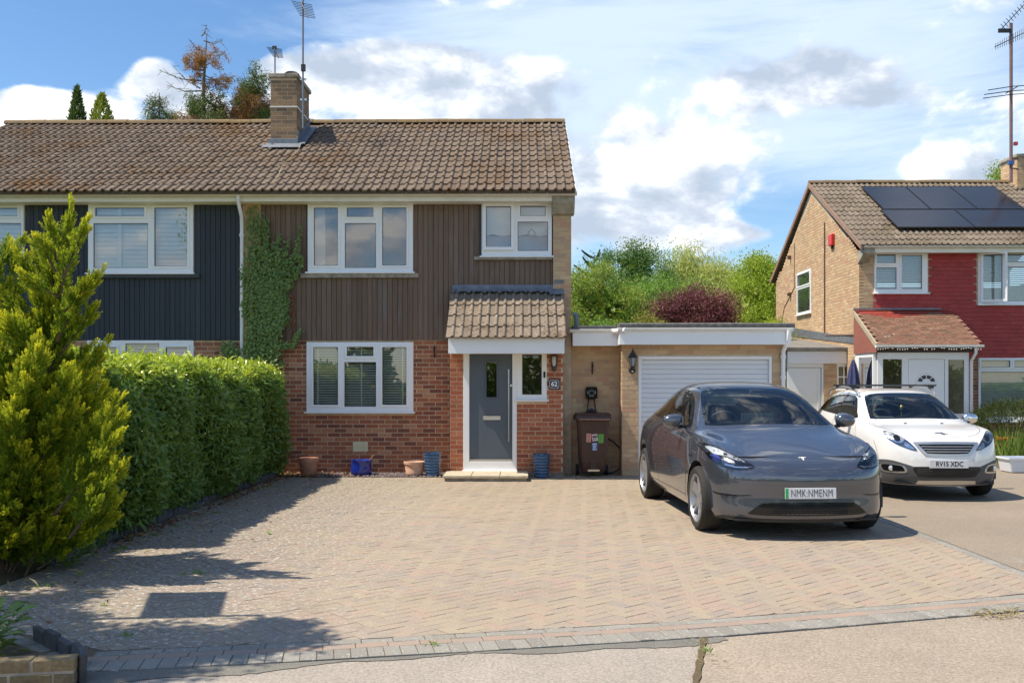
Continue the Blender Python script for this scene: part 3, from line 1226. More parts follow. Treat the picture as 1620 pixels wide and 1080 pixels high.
# party pier under the ivy
k = MB()
k.box(PX(384, 16.93), PX(412, 16.93), 16.925, 17.01, 0, CT)
pp = k.build('party_pier', M['buff_mortar'], house)
lay(pp, brick_list(PX(384, 16.93), PX(412, 16.93), 1.9, CT, ()), lambda u, z: (u, 16.925, z), M['buff_brick'], 40)


def boards(parent, name, x0, x1, z0, z1, holes, mat, yb=16.995, w=.090, d=.024, starts=None):
    """upright boards; a board stops and starts again round the openings"""
    back = MB()
    back.slab(x0, x1, z0 + .01, z1, holes, yb - .012, yb - .004)
    root = back.build(name, M['gasket'], parent)
    x = x0
    cache = {}
    while x < x1 - .02:
        ww = min(w, x1 - x)
        cx = x + ww / 2
        hs = sorted((h[2], h[3]) for h in holes if h[0] - .03 < cx < h[1] + .03)
        spans, a = [], z0
        for q0, q1 in hs:
            if q0 - a > .05:
                spans.append((a, q0))
            a = q1
        if z1 - a > .05:
            spans.append((a, z1))
        for a, b in spans:
            key = (round(ww, 3), round(b - a, 3))
            if key not in cache:
                mb = MB()
                g = .0065
                mb.prism([(-ww / 2 + g / 2, 0), (-ww / 2 + g / 2, -d + .004), (-ww / 2 + g / 2 + .004, -d), (ww / 2 - g / 2 - .004, -d), (ww / 2 - g / 2, -d + .004), (ww / 2 - g / 2, 0)], 'z', 0, b - a)
                cache[key] = mb.mesh('board', mat)
            o = link('board', cache[key], root, (cx, yb - .004 + random.uniform(-.0025, .0025), a + random.uniform(-.003, .003)))
            o.rotation_euler = (0, random.uniform(-.0012, .0012), random.uniform(-.012, .012))
        x += w
    return root


boards(house, 'timber_cladding', PX(412, 16.96), bx0 - .004, CB, CT,
       [(W1[0] - .005, W1[1] + .005, W1[2] - .03, CT + .2), (W2[0] - .005, W2[1] + .005, W2[2] - .03, CT + .2)], M['brown_board'])


def wood_sill(parent, a, b, c, d, Y, mat):
    r = P4(a, b, c, d, Y)
    k = MB()
    k.box(r[0], r[1], 16.90, 16.972, r[2], r[3])
    return k.build('timber_sill', mat, parent, bevel=.006)


wood_sill(house, 475, 662, 432, 439, 16.92, M['old_wood'])
wood_sill(house, 750, 874, 405.5, 411, 16.92, M['old_wood'])

# windows of the house
g = lambda *q: P4(*q, 16.95)
w1 = upvc(house, *W1, 16.93, [g(497, 535, 328.5, 420), g(549, 591, 328.5, 343), g(546, 595, 353, 423.5), g(605, 643, 328.5, 420)], sashes=(0, 1, 3))
w2 = upvc(house, *W2, 16.93, [g(769, 808.5, 327, 391), g(823, 863, 326, 342), g(819, 867, 351, 397)], sashes=(1,))
# the left casement of the small window stands ajar
r = g(769, 808.5, 327, 391)
k = MB()
k.slab(r[0] - .055, r[1] + .055, r[2] - .06, r[3] + .06, [r], 16.885, 16.93)
k.build('open_sash', M['white'], w2, bevel=.005)
g3 = lambda *q: P4(*q, 16.98)
w3 = upvc(house, *W3, 16.965, [g3(496, 535, 549, 640), g3(549, 591, 548.5, 563), g3(545, 595, 572.5, 643), g3(605, 643, 549, 640)], sashes=(0, 1, 3))
slats(w3, W3[0] + .04, W3[1] - .04, W3[2] + .05, W3[3] - .04, 17.085, .044, .042, .62, tapes=[PX(503, 17.06), PX(572, 17.06), PX(637, 17.06)])
# curtain, blinds
k = MB()
x, n = PX(497, 17.1), 26
xs = [x + .19 * i / n for i in range(n + 1)]
for i in range(n):
    mb_y = lambda q: 17.16 + .02 * sin(q * 2.1)
    k.poly([(xs[i], mb_y(i), W1[2]), (xs[i + 1], mb_y(i + 1), W1[2]), (xs[i + 1], mb_y(i + 1), W1[3]), (xs[i], mb_y(i), W1[3])])
k.build('curtain', M['curtain'], w1, smooth=60)
k = MB()
za = PZ(372, 17.1)
for a, b in ((PX(764, 17.1), PX(812, 17.1)), (PX(816, 17.1), PX(872, 17.1))):
    n = 30
    for i in range(n):
        u0, u1 = a + (b - a) * i / n, a + (b - a) * (i + 1) / n
        sc = lambda u: za - .035 * abs(cos((u - a) / (b - a) * pi * 1.5)) + .02
        k.poly([(u0, 17.1, sc(u0)), (u1, 17.1, sc(u1)), (u1, 17.1, W2[3]), (u0, 17.1, W2[3])])
k.build('roller_blind', simple('blind_cloth', (.82, .86, .83), rough=.8, amt=.04), w2)
k = MB()
cxh, czh = PX(841, 17.08), PZ(368, 17.08)
k.tube([(cxh + .055 * sin(t) * (1 if t < pi else 1), 17.08, czh + .06 * cos(t) - .02 * abs(sin(t))) for t in [2 * pi * i / 20 for i in range(21)]], .012, 6)
k.build('wreath', simple('grey_wicker', (.28, .27, .25), amt=.3, scale=60), w2)
k = MB()
k.box(PX(764, 17.14), PX(872, 17.14), 17.14, 17.15, W2[2], PZ(374, 17.14))
k.build('net_curtain', simple('grey_net', (.33, .38, .45), rough=.9), w2)
# things on the ground floor window board
k = MB()
k.box(PX(552, 17.22), PX(577, 17.22), 17.2, 17.24, PZ(642, 17.22), PZ(622, 17.22))
k.box(PX(517, 17.22), PX(533, 17.22), 17.2, 17.24, PZ(640, 17.22), PZ(629, 17.22))
k.build('window_board', simple('pale_box', (.42, .36, .24)), w3)

# eaves: fascia, soffit, gutter
for h, xa, xb in ((house, PARTY + .03, GX + .02), (left_house, LX, PARTY + .03)):
    k = MB()
    k.box(xa, xb, 16.655, 16.675, EZ - .155, EZ - .005)
    k.build('fascia', M['cream'], h, bevel=.003)
    k = MB()
    k.box(xa, xb, 16.676, 16.995, EZ - .152, EZ - .14)
    k.build('soffit', M['cream'], h)
gutter(house, PARTY + .03, GX + .075, 16.585, EZ - .02, M['white_dull'], brackets=.92)
gutter(left_house, LX, PARTY + .028, 16.585, EZ - .02, M['white_dull'], brackets=.92)


def downpipe(parent, pts, r=.034, mat=None, clips=()):
    mb = MB()
    mb.tube(pts, r, 12)
    for c in clips:
        mb.lathe([(r + .004, -.03), (r + .012, -.025), (r + .012, .025), (r + .004, .03)], 12, c)
    return mb.build('downpipe', mat or M['white_dull'], parent, smooth=50)


dpx = PX(382.5, 16.88)
downpipe(left_house, [(PX(377, 16.6), 16.585, EZ - .07), (PX(377, 16.6), 16.585, EZ - .15), (dpx, 16.87, EZ - .38), (dpx, 16.885, EZ - .6), (dpx, 16.885, 0)],
         clips=[(dpx, 16.885, 4.2), (dpx, 16.885, 2.9), (dpx, 16.885, 1.7)])

# roof of both houses
chx0, chx1 = PX(427.5, 18.9), PX(470, 18.9)
CHY0, CHY1 = 18.9, 20.0


def chimney_gap(x, s):
    y = EY + s * cos(PITCH)
    return chx0 - .12 < x < chx1 + .12 and CHY0 - .35 < y < CHY1 + .1


for h, xa, xb in ((left_house, LX, PARTY), (house, PARTY, GX + .05)):
    k = MB()
    n0 = Vector((0, -sin(PITCH), cos(PITCH)))
    k.prism([(EY, EZ), (RY, RZ), (RY + RY - EY, EZ), (RY + RY - EY, EZ - .06), (RY, RZ - .07), (EY, EZ - .06)], 'x', xa, xb)
    rf = k.build('roof', M['roof_tile'], h)
    lay_tiles(rf, xa, xb, EY, EZ, PITCH, 13, GAUGE, M['roof_tile'], skip=chimney_gap if h is house else None)
    ridge(rf, xa, xb, RY, RZ + .03, M['ridge'])
# right verge
k = MB()
L = math.hypot(RY - EY, RZ - EZ)
k.prism([(EY + .02, EZ - .05), (RY, RZ - .05), (RY, RZ + .02), (EY, EZ + .025)], 'x', GX + .03, GX + .062)
k.build('verge', M['white_dull'], house)

# chimney
k = MB()
cz0, cz1 = 5.9, PZ(122, CHY0)
k.box(chx0 + .01, chx1 - .01, CHY0 + .01, CHY1 - .01, cz0, cz1)
chim = k.build('chimney', M['mortar'], house)
zb = PZ(219, CHY0)
lay(chim, brick_list(chx0, chx1, zb, cz1 + .02, (), off=.0), lambda u, z: (u, CHY0 + .01, z), M['chimney_brick'], 60)
lay(chim, brick_list(CHY0, CHY1, 6.6, cz1 + .02, (), off=.11), lambda u, z: (chx1 - .01, u, z), M['chimney_brick'], 0, rz=pi / 2)
k = MB()
k.box(chx0 - .035, chx1 + .035, CHY0 - .035, CHY1 + .035, cz1, cz1 + .085)
k.build('chimney_cap', M['concrete'], chim, bevel=.012)
k = MB()
zc = PZ(168, CHY0)
k.box(chx0 - .006, chx1 + .006, CHY0 - .006, CHY1 + .006, zc - .012, zc + .012)
k.build('cable_band', M['white_dull'], chim)
k = MB()
k.lathe([(.13, 0), (.14, .02), (.14, .05), (.15, .06), (.15, .075), (.12, .10), (0, .11)], 20, (chx1 - .17, CHY0 + .28, cz1 + .085))
k.build('chimney_cowl', M['black'], chim, smooth=40)
k = MB()
slope = lambda y: EZ + (y - EY) * math.tan(PITCH)
zf = slope(CHY0)
k.box(chx0 - .02, chx1 + .02, CHY0 - .022, CHY0 - .004, zf + .01, zf + .155)
k.prism([(CHY0 - .20, slope(CHY0 - .20) + .065), (CHY0 - .003, zf + .07), (CHY0 - .003, zf + .05), (CHY0 - .20, slope(CHY0 - .2) + .045)], 'x', chx0 - .12, chx1 + .10)
k.prism([(CHY0 - .02, zf + .05), (CHY1, slope(CHY1) + .05), (CHY1, slope(CHY1) + .24), (CHY0 - .02, zf + .19)], 'x', chx1 + .001, chx1 + .02)
k.prism([(CHY0 - .02, zf + .045), (CHY1, slope(CHY1) + .045), (CHY1, slope(CHY1) + .065), (CHY0 - .02, zf + .065)], 'x', chx1, chx1 + .16)
k.build('lead_flashing', M['lead'], chim, bevel=.004)
# loose cable down the tiles
k = MB()
pts = [(PX(475 - 45 * t, 18.7 - 2.0 * t) + .03 * sin(9 * t), 18.7 - 2.0 * t, slope(18.7 - 2.0 * t) + .075) for t in [i / 14 for i in range(15)]]
k.tube(pts, .006, 5)
k.build('roof_cable', simple('straw_cable', (.45, .35, .18)), house)

# ------------------------------------------------------------------ porch
YP = 16.5
k = MB()
dx0, dx1 = PX(733, YP), PX(817.5, YP)
sx1 = PX(865, YP)
ptop = 2.55
dz1 = 2.16
swz = PZ(632, YP)
k.slab(px0, px1, -.03, ptop, [(dx0, dx1, .085, dz1), (dx1 - .001, sx1, swz, dz1)], YP, YP + .1)
k.box(px0, px0 + .1, YP + .1, YF - .002, -.03, ptop)
k.box(px1 - .1, px1, YP + .1, YF - .002, -.03, ptop)
porch = k.build('porch_wall', M['mortar'], house)
pb = brick_list(px0, px1, .0, 2.2, [(dx0, dx1, .085, dz1), (dx1, sx1, swz - .03, dz1)], off=.0)
lay(porch, pb, lambda u, z: (u, YP, z), M['bright_brick'], 150)
lay(porch, brick_list(YP + .004, YF - .004, 0, 2.2, (), off=.1), lambda u, z: (px1, u, z), M['bright_brick'], 0, rz=pi / 2)
k = MB()
k.box(px0 + .3, px1 + .02, YP - .02, YP + .05, -.03, .055)
k.build('plinth', M['concrete'], house, bevel=.006)
# door frame, door, side light
lx0, lx1 = PX(742.5, YP), PX(810.5, YP)
lz0 = PZ(729.5, YP)
k = MB()
k.slab(dx0, dx1, .085, dz1, [(lx0, lx1, lz0, dz1 - .06)], YP - .012, YP + .07)
dfr = k.build('door_frame', M['white'], house, bevel=.004)
k = MB()
k.box(dx0 - .02, dx1 + .01, YP - .06, YP + .0, .075, .105)
k.build('sill', M['white'], dfr, bevel=.006)
grey_door = simple('door_paint', (.085, .108, .135), rough=.5, amt=.06, scale=3, bump=.25, bscale=30)
gl = P4(769.5, 785.5, 573, 628, YP)
k = MB()
k.slab(lx0 + .004, lx1 - .004, lz0 + .004, dz1 - .064, [gl], YP + .02, YP + .06)
door = k.build('front_door', grey_door, house, bevel=.002)
k = MB()
k.slab(gl[0] - .03, gl[1] + .03, gl[2] - .03, gl[3] + .03, [gl], YP + .008, YP + .022)
k.build('glazing_bead', grey_door, door, bevel=.006)
k = MB()
k.poly([(gl[0], YP + .03, gl[2]), (gl[1], YP + .03, gl[2]), (gl[1], YP + .03, gl[3]), (gl[0], YP + .03, gl[3])])
k.build('pane', M['dark_glass'], door)
k = MB()
r = P4(764, 792, 657.5, 664, YP)
k.box(r[0], r[1], YP + .006, YP + .02, r[2], r[3])
k.box(r[0] + .01, r[1] - .01, YP + .002, YP + .008, r[2] + .012, r[3] - .012)
k.build('letter_plate', M['steel'], door, bevel=.003)
k = MB()
hx = PX(804.5, YP)
k.tube([(hx, YP - .045, PZ(698, YP)), (hx, YP - .045, PZ(584, YP))], .014, 12)
for zz in (PZ(690, YP), PZ(594, YP)):
    k.tube([(hx, YP - .045, zz), (hx + .012, YP + .02, zz)], .009, 8)
k.build('handle', M['steel'], door, smooth=40)
k = MB()
k.lathe([(.022, -.012), (.022, .004), (.0, .004)], 14, (PX(808.6, YP), YP + .02, PZ(609.5, YP)), axis='y')
k.build('lock', M['steel'], door, smooth=40)
k = MB()
k.box(lx0 + .006, lx1 - .006, YP - .002, YP + .02, lz0 + .004, lz0 + .036)
k.build('weather_bar', M['steel'], door, bevel=.004)
r = P4(826, 857, 540, 624, YP)
sl_ = upvc(house, dx1 + .001, sx1, swz, dz1, YP - .012, [(r[0], r[1], r[2], dz1 - .07)], name='side_light', gl=M['dark_glass'])
# interior behind the door glass
k = MB()
k.box(px0 + .12, px1 - .12, YF + .3, YF + .31, 0, 2.3)
k.build('hall_wall', M['room'], house)
# porch canopy: deep white fascia, tiled lean-to roof
PEY, PEZ = 15.78, PZ(533, 15.78)
PTY, PTZ = 16.96, PZ(461, 16.96)
PP = atan2(PTZ - PEZ, PTY - PEY)
cx0, cx1 = PX(709.5, 15.84), PX(893, 15.84)
k = MB()
k.box(cx0, cx1, 15.83, 15.86, PZ(559, 15.83), PEZ + .01)
k.box(cx0, cx0 + .025, 15.861, 16.98, PZ(559, 15.83), PEZ + .01)
k.box(cx1 - .025, cx1, 15.861, 16.98, PZ(559, 15.83), PEZ + .01)
k.box(cx0 + .026, cx1 - .026, 15.861, 16.49, PZ(559, 15.83) + .01, PZ(559, 15.83) + .02)
k.build('porch_fascia', M['white'], house, bevel=.003)
rx0, rx1 = cx0 - .035, cx1 + .035
k = MB()
k.prism([(PEY, PEZ), (PTY, PTZ), (PTY, PEZ - .02), (PEY + .1, PEZ - .02)], 'x', rx0 + .03, rx1 - .03)
prf = k.build('porch_roof', M['porch_tile'], house)
lay_tiles(prf, rx0, rx1, PEY, PEZ, PP, 4, .338, M['porch_tile'], w=.143, tmpl=tile_template(.143, .41, 1, .032, .026), tilt=.06)
# lead flashing dressed over the top course
k = MB()
n = 80
dirv = (cos(PP), sin(PP))
fx0, fx1 = rx0 + .02, rx1
rowsv = []
for t in (0, 1, 2, 3):
    rowsv.append([])
    for i in range(n + 1):
        x = fx0 + (fx1 - fx0) * i / n
        low = (.125 + .02 * sin(i * 1.7) + .015 * sin(i * .6)) if x < PX(868, 16.9) else .21
        sdist = math.hypot(PTY - PEY, PTZ - PEZ) - low * (1 - t / 2) if t < 3 else 0
        roll = .012 * max(0, sin((x - rx0) / .143 * 2 * pi - 1.9)) * (1 - t / 2.5)
        if t < 3:
            y, z = PEY + dirv[0] * sdist - .065 * sin(PP), PEZ + dirv[1] * sdist + .065 * cos(PP) + roll
        else:
            y, z = 16.945 if x < bx0 else 16.885, PTZ + .115 + (.08 if x > bx0 else 0)
        rowsv[-1].append(k.vt(x, y, z))
for t in range(3):
    for i in range(n):
        k.face(rowsv[t][i], rowsv[t][i + 1], rowsv[t + 1][i + 1], rowsv[t + 1][i])
k.build('lead_flashing', M['lead'], house, smooth=60)
# grey waste pipe stub at the gable
k = MB()
k.tube([(GX + .03, 16.95, PZ(498, 16.95)), (GX + .09, 16.95, PZ(497, 16.95)), (GX + .10, 16.95, PZ(515, 16.95))], .045, 10)
k.build('waste_pipe', simple('grey_pipe', (.22, .24, .26)), house, smooth=50)

# ------------------------------------------------------------------ the joined house on the left
k = MB()
LW1 = P4(140, 306, 320, 431, 16.95)
LW2 = P4(-130, 38, 320, 404, 16.95)
LW3 = P4(138, 306.5, 538, 648, 16.98)
k.slab(LX, PARTY, -.05, CB + .05, [LW3], YF, YF + .1)
lw = k.build('wall', M['mortar'], left_house)
lb = brick_list(LX, PARTY, 0, CB, [LW3], off=.03)
lb.sort(key=lambda b: (b[1] < 1.4, -b[0]))
lay(lw, lb, lambda u, z: (u, YF, z), M['red_brick'], 90)
k = MB()
k.slab(LX, PARTY, CB + .05, EZ - .02, [LW1, LW2], YF + .012, YF + .10)
k.build('inner_wall', M['room'], left_house)
gable(left_house, LX, LX + .1, M['buff_mortar'])
boards(left_house, 'timber_cladding', LX, PX(380, 16.96), CB, CT,
       [(LW1[0] - .005, LW1[1] + .005, LW1[2] - .03, CT + .2), (LW2[0] - .005, LW2[1] + .005, LW2[2] - .03, CT + .2)], M['navy_board'])
navy_sill = simple('dark_sill', (.05, .058, .066), rough=.7)
wood_sill(left_house, 128, 316, 432.5, 439, 16.92, navy_sill)
wood_sill(left_house, -140, 46, 405.5, 411, 16.92, navy_sill)
a1 = upvc(left_house, *LW1, 16.93, [g(151.5, 229, 328, 341.5), g(148.5, 234.5, 352.5, 423), g(245, 297, 328, 420.5)], sashes=(0, 2))
a2 = upvc(left_house, *LW2, 16.93, [g(-70, 29, 328, 341), g(-73, 34, 352, 397), g(-120, -82, 328, 397)], sashes=(0,))
a3 = upvc(left_house, *LW3, 16.965, [g3(153, 185, 549, 640), g3(199, 252, 543, 640), g3(263, 297, 549, 640)], sashes=(0, 2))
for w_, q, tapes in ((a1, LW1, (190, 240)), (a2, LW2, (-30,))):
    slats(w_, q[0] + .03, q[1] - .03, q[2] + .03, q[3] - .03, 17.05, .078, .088, 1.12, name='shutter')
    k = MB()
    for t in tapes:
        k.box(PX(t, 17.0) - .03, PX(t, 17.0) + .03, 16.985, 17.0, q[2] + .02, q[3] - .02)
    k.build('shutter_stile', M['blind'], w_)
slats(a3, LW3[0] + .03, LW3[1] - .03, LW3[2] + .03, LW3[3] - .03, 17.09, .058, .055, .45)
# ------------------------------------------------------------------ attached garage
garage = thing('garage', 'flat-roofed buff brick garage with a white roller door behind the grey car', 'garage', (2.5, 17, 0), world=True)
YG, YR = 16.6, 17.05
gx0, gx1 = PX(984, YG), PX(1243, YG)
gd = P4(1010, 1222, 563, 760, YG)
gd = (gd[0], gd[1], -.05, gd[3])
GT = PZ(540, YG)
k = MB()
k.box(px1 + .002, gx0 + .02, YR, YR + .1, -.05, 2.5)
link_wall = k.build('wall', M['buff_mortar'], garage)
lay(link_wall, brick_list(px1, gx0, .0, 2.42, (), off=.05), lambda u, z: (u, YR, z), M['buff_brick'], 170)
k = MB()
k.slab(gx0, gx1, -.05, GT, [gd], YG, YG + .1)
k.box(gx0, gx0 + .1, YG + .1, 22, -.05, GT)
k.box(gx1 - .1, gx1, YG + .1, 22, -.05, GT)
k.box(gx0, gx1, 21.9, 22, -.05, GT)
gwall = k.build('front_wall', M['buff_mortar'], garage)
lay(gwall, brick_list(gx0, gx1, .0, GT + .02, [gd], off=.0), lambda u, z: (u, YG, z), M['buff_brick'], 130)
lay(gwall, brick_list(YG + .004, YR, .0, GT, (), off=.11), lambda u, z: (gx0, u, z), M['buff_brick'], 100, rz=-pi / 2)
k = MB()
k.slab(gd[0], gd[1], -.02, gd[3], [(gd[0] + .055, gd[1] - .055, -.03, gd[3] - .06)], YG + .012, YG + .09)
k.build('door_frame', M['white'], garage, bevel=.004)
# ribbed roller door: one curtain lath after another
k = MB()
pr = [(0, 0), (-.006, .004), (-.011, .016), (-.011, .064), (-.006, .076), (0, .080)]
k.prism([(q[0], q[1]) for q in pr], 'x', 0, gd[1] - gd[0] - .12)
lath = k.mesh('door_lath', simple('roller_door', (.72, .75, .79), rough=.45, amt=.03, scale=1.5))
k = MB()
k.box(gd[0] + .056, gd[1] - .056, YG + .075, YG + .085, -.02, gd[3] - .061)
gdoor = k.build('roller_door', M['gasket'], garage)
z = gd[3] - .062 - .082
while z > -.08:
    link('door_lath', lath, gdoor, (gd[0] + .06, YG + .073, z))
    z -= .0825
# fascias, gutter, felt edge
fz0, fz1 = PZ(545, 16.35), PZ(521, 16.35)
fx0_, fx1_ = PX(980, 16.35), PX(1252, 16.35)
lx0_ = PX(906, 16.72)
k = MB()
k.box(fx0_, fx1_, 16.35, 16.37, fz0, fz1)
k.box(lx0_, fx0_ + .0, 16.72, 16.74, PZ(547, 16.72), fz1)
k.box(fx0_, fx0_ + .02, 16.371, 16.739, fz0, fz1)
k.box(fx1_ - .02, fx1_, 16.371, 22, fz0, fz1)
k.box(lx0_, lx0_ + .02, 16.741, 17.04, PZ(547, 16.72), fz1)
k.box(fx0_ + .021, fx1_ - .021, 16.371, YG - .001, fz0 + .012, fz0 + .022)
k.box(lx0_ + .021, gx0, 16.741, YR - .001, PZ(547, 16.72) + .012, PZ(547, 16.72) + .022)
k.build('fascia', M['white'], garage, bevel=.003)
gutter(garage, fx0_ - .02, fx1_ + .03, 16.345, fz1 + .012, M['white_dull'], r=.05, brackets=.95)
gutter(garage, lx0_ - .05, fx0_ - .04, 16.715, fz1 + .012, M['white_dull'], r=.05, brackets=.6)
k = MB()
k.tube([(fx0_ - .10, 16.66, fz1 - .02), (fx0_ - .04, 16.64, fz1 - .02), (fx0_ + .03, 16.36, fz1 - .02), (fx0_ + .1, 16.30, fz1 - .02)], .05, 10)
k.build('gutter_union', M['white_dull'], garage, smooth=50)
k = MB()
rz0 = fz1 + .012
k.prism([(16.30, rz0 + .005), (16.30, rz0 + .085), (16.40, rz0 + .10), (22.1, rz0 + .10), (22.1, rz0 + .005)], 'x', fx0_ - .01, fx1_ + .05)
k.prism([(16.67, rz0 + .005), (16.67, rz0 + .065), (16.77, rz0 + .08), (22.1, rz0 + .08), (22.1, rz0 + .005)], 'x', GX + .01, fx0_ - .012)
k.build('felt_roof', M['felt'], garage, bevel=.01)
gpx = PX(1241.5, 16.45)
downpipe(garage, [(PX(1247, 16.33), 16.30, fz1 - .02), (PX(1247, 16.33), 16.30, fz1 - .16), (gpx, 16.54, fz1 - .36), (gpx, 16.545, fz1 - .46), (gpx, 16.545, 0)], mat=M['white'], clips=[(gpx, 16.545, 1.7), (gpx, 16.545, 2.05)])

# ------------------------------------------------------------------ the detached neighbour
NY = 23.4
NX0 = PX(1359, NY)
NX1 = 15.6
nb_house = thing('detached_house', 'buff brick house with red hung tiles, a tiled porch and solar panels', 'house', (11, 23, 0), world=True)
NEY, NEZ, NRY, NRZ = 23.0, 4.87, 27.2, 7.19
NP_ = atan2(NRZ - NEZ, NRY - NEY)
nslope = lambda y: NEZ + (NRY - abs(y - NRY) - NEY) * math.tan(NP_)
M['nb_red'] = palette('hung_tile', [(.36, .042, .038), (.40, .05, .044), (.31, .036, .034), (.38, .055, .046)], rough=.6, speck=.2, sscale=30, spec=.4, bump=.3)
M['clay_tile'] = palette('clay_tile', [(.24, .13, .085), (.195, .11, .075), (.27, .15, .10), (.17, .105, .075), (.235, .115, .08)], rough=.95, speck=.35, sscale=45, bump=.6,
                         extra=lambda nt, c: nt.mix(nt.math('MULTIPLY', nt.smooth(nt.noise(nt.pos(), 16, 3, .6), .66, .70), .8), c, (.6, .55, .48)))
# shell
NW1 = P4(1382.5, 1467, 398, 464, NY)
NW2 = P4(1547, 1660, 398, 482, NY)
NW3 = P4(1547, 1660, 566, 666, NY)
k = MB()
k.slab(NX0, NX1, -.05, 4.72, [NW1, NW2, NW3, (PX(1440, NY), PX(1495, NY), 0, 2.0)], NY, NY + .1)
nwall = k.build('front_wall', M['mortar'], nb_house)
nbb = brick_list(PX(1525, NY), NX1, 0, 2.25, [(NW3[0], NW3[1], NW3[2], NW3[3])])
nbb.sort(key=lambda b: b[0])
lay(nwall, nbb, lambda u, z: (u, NY, z), M['red_brick'], 60)
pier_r = PX(1382, NY)
lay(nwall, brick_list(NX0, pier_r, 2.3, 4.70, ()), lambda u, z: (u, NY, z), M['buff_brick'], 75)
ng = MB()
ng.prism([(NY, -.05), (31.0, -.05), (31.0, 4.60), (NRY, NRZ - .10), (NY, 4.60)], 'x', NX0 + .002, NX0 + .1)
ng.box(NX1 - .1, NX1, NY + .1, 31, -.05, 4.6)
ng.box(NX0 + .1, NX1, 30.9, 31.0, -.05, 4.6)
ng.box(NX0 + .11, NX1 - .11, NY + .3, 30.8, 2.45, 2.55)
ngw = ng.build('gable_wall', M['buff_mortar'], nb_house)
gwy0, gwy1 = 27.25, 28.62
gwz0, gwz1 = 3.56, 4.80
gb = [b for b in brick_list(NY, 31.0, 1.9, 7.1, [(gwy0, gwy1, gwz0, gwz1)]) if b[1] < nslope(b[0]) - .22 - .1]
random.shuffle(gb)
gb.sort(key=lambda b: b[0])
lay(ngw, gb, lambda u, z: (NX0 + .002, u, z), M['buff_brick'], 0, rz=-pi / 2)


def side_window(parent, x, y0, y1, z0, z1):
    h = upvc(None, -(y1 - y0) / 2, (y1 - y0) / 2, 0, z1 - z0, -.02, [(-(y1 - y0) / 2 + .07, (y1 - y0) / 2 - .07, .07, (z1 - z0) * .60), (-(y1 - y0) / 2 + .07, (y1 - y0) / 2 - .07, (z1 - z0) * .68, z1 - z0 - .07)], sashes=(1,), gl=M['glass'])
    h.parent = parent
    h.location = Vector((x, (y0 + y1) / 2, z0)) - parent.location
    h.rotation_euler = (0, 0, -pi / 2)
    k = MB()
    k.box(-(y1 - y0) / 2 + .06, (y1 - y0) / 2 - .06, .02, .025, .06, z1 - z0 - .06)
    k.build('blind', simple('frosted_blind', (.42, .52, .46), rough=.6, amt=.1, scale=2), h)
    return h


side_window(nb_house, NX0, gwy0, gwy1, gwz0, gwz1)
n1_ = lambda *q: P4(*q, NY)
nw1 = upvc(nb_house, *NW1, NY - .03, [n1_(1386, 1416, 403.5, 417), n1_(1386, 1417.5, 424, 458), n1_(1425.5, 1457.5, 404.5, 458)], sashes=(0, 2))
nw2 = upvc(nb_house, *NW2, NY - .03, [n1_(1551, 1585, 403, 477), n1_(1590, 1655, 403, 416), n1_(1590, 1655, 423, 477)], sashes=())
k = MB()                                   # the left casement swung open
a = n1_(1550, 1588, 401, 479)
k.slab(0, a[1] - a[0], 0, a[3] - a[2], [(.055, a[1] - a[0] - .055, .055, a[3] - a[2] - .055)], -.02, .03)
os_ = k.build('open_sash', M['white'], nw2, bevel=.004)
os_.location = (a[0], NY - .05, a[2])
os_.rotation_euler = (0, 0, -.55)
nw3 = upvc(nb_house, *NW3, NY - .03, [n1_(1551, 1597, 570, 581), n1_(1551, 1655, 588, 659), n1_(1603, 1655, 570, 581)], sashes=(0, 2))
for w_, q in ((nw1, NW1), (nw2, NW2), (nw3, NW3)):
    slats(w_, q[0] + .03, q[1] - .03, q[2] + .03, q[3] - .03, NY + .12, .05, .048, .75)
# red hung tiles (joined: each only a few pixels)
tv = np.array([(-.081, 0, 0), (.081, 0, 0), (.081, .022, .17), (-.081, .022, .17), (-.081, .014, 0), (.081, .014, 0)], float)
tf = np.array([(0, 1, 2, 3), (4, 5, 1, 0)])
hung, hz, row = [], PZ(566, NY), 0
while hz < 4.64:
    x = pier_r + .085 + (.0825 if row % 2 else 0)
    while x < NX1:
        if not any(h[0] - .05 < x < h[1] + .05 and h[2] - .06 < hz + .05 < h[3] + .06 for h in (NW1, NW2)):
            hung.append((x, NY - .035, hz + random.uniform(-.002, .002)))
        x += .165
    hz += .1
    row += 1
HP = np.array(hung)
RI = np.repeat(np.eye(3)[None], len(HP), 0)
V, F = scatter(tv, tf, HP, RI, np.ones(len(HP)))
link('hung_tiling', fast_mesh('hung_tiling', V, F, M['nb_red']), nb_house, None, kind='stuff')
# eaves
k = MB()
k.box(NX0 + .02, NX1, NEY + .08, NEY + .10, 4.70, 4.86)
k.box(NX0 + .02, NX1, NEY + .101, NY - .04, 4.71, 4.72)
k.build('fascia', M['cream'], nb_house)
gutter(nb_house, NX0 - .02, NX1, NEY + .03, NEZ - .01, M['white_dull'], brackets=1.0)
k = MB()
k.prism([(NEY + .02, NEZ - .08), (NEY + .02, NEZ - .2), (NY + .05, NEZ - .42), (NY + .05, NEZ - .08)], 'x', NX0 - .02, NX0 + .25)
k.build('eaves_corbel', M['concrete'], nb_house, bevel=.01)
k = MB()
k.prism([(NEY, NEZ), (NRY, NRZ), (2 * NRY - NEY, NEZ), (2 * NRY - NEY, NEZ - .06), (NRY, NRZ - .07), (NEY, NEZ - .06)], 'x', NX0 - .06, NX1)
nroof = k.build('roof', M['pale_tile'], nb_house)
lay_tiles(nroof, NX0 - .08, 14.3, NEY, NEZ, NP_, 14, .343, M['pale_tile'])
ridge(nroof, NX0 - .08, NX1, NRY, NRZ + .03, M['ridge'])
k = MB()
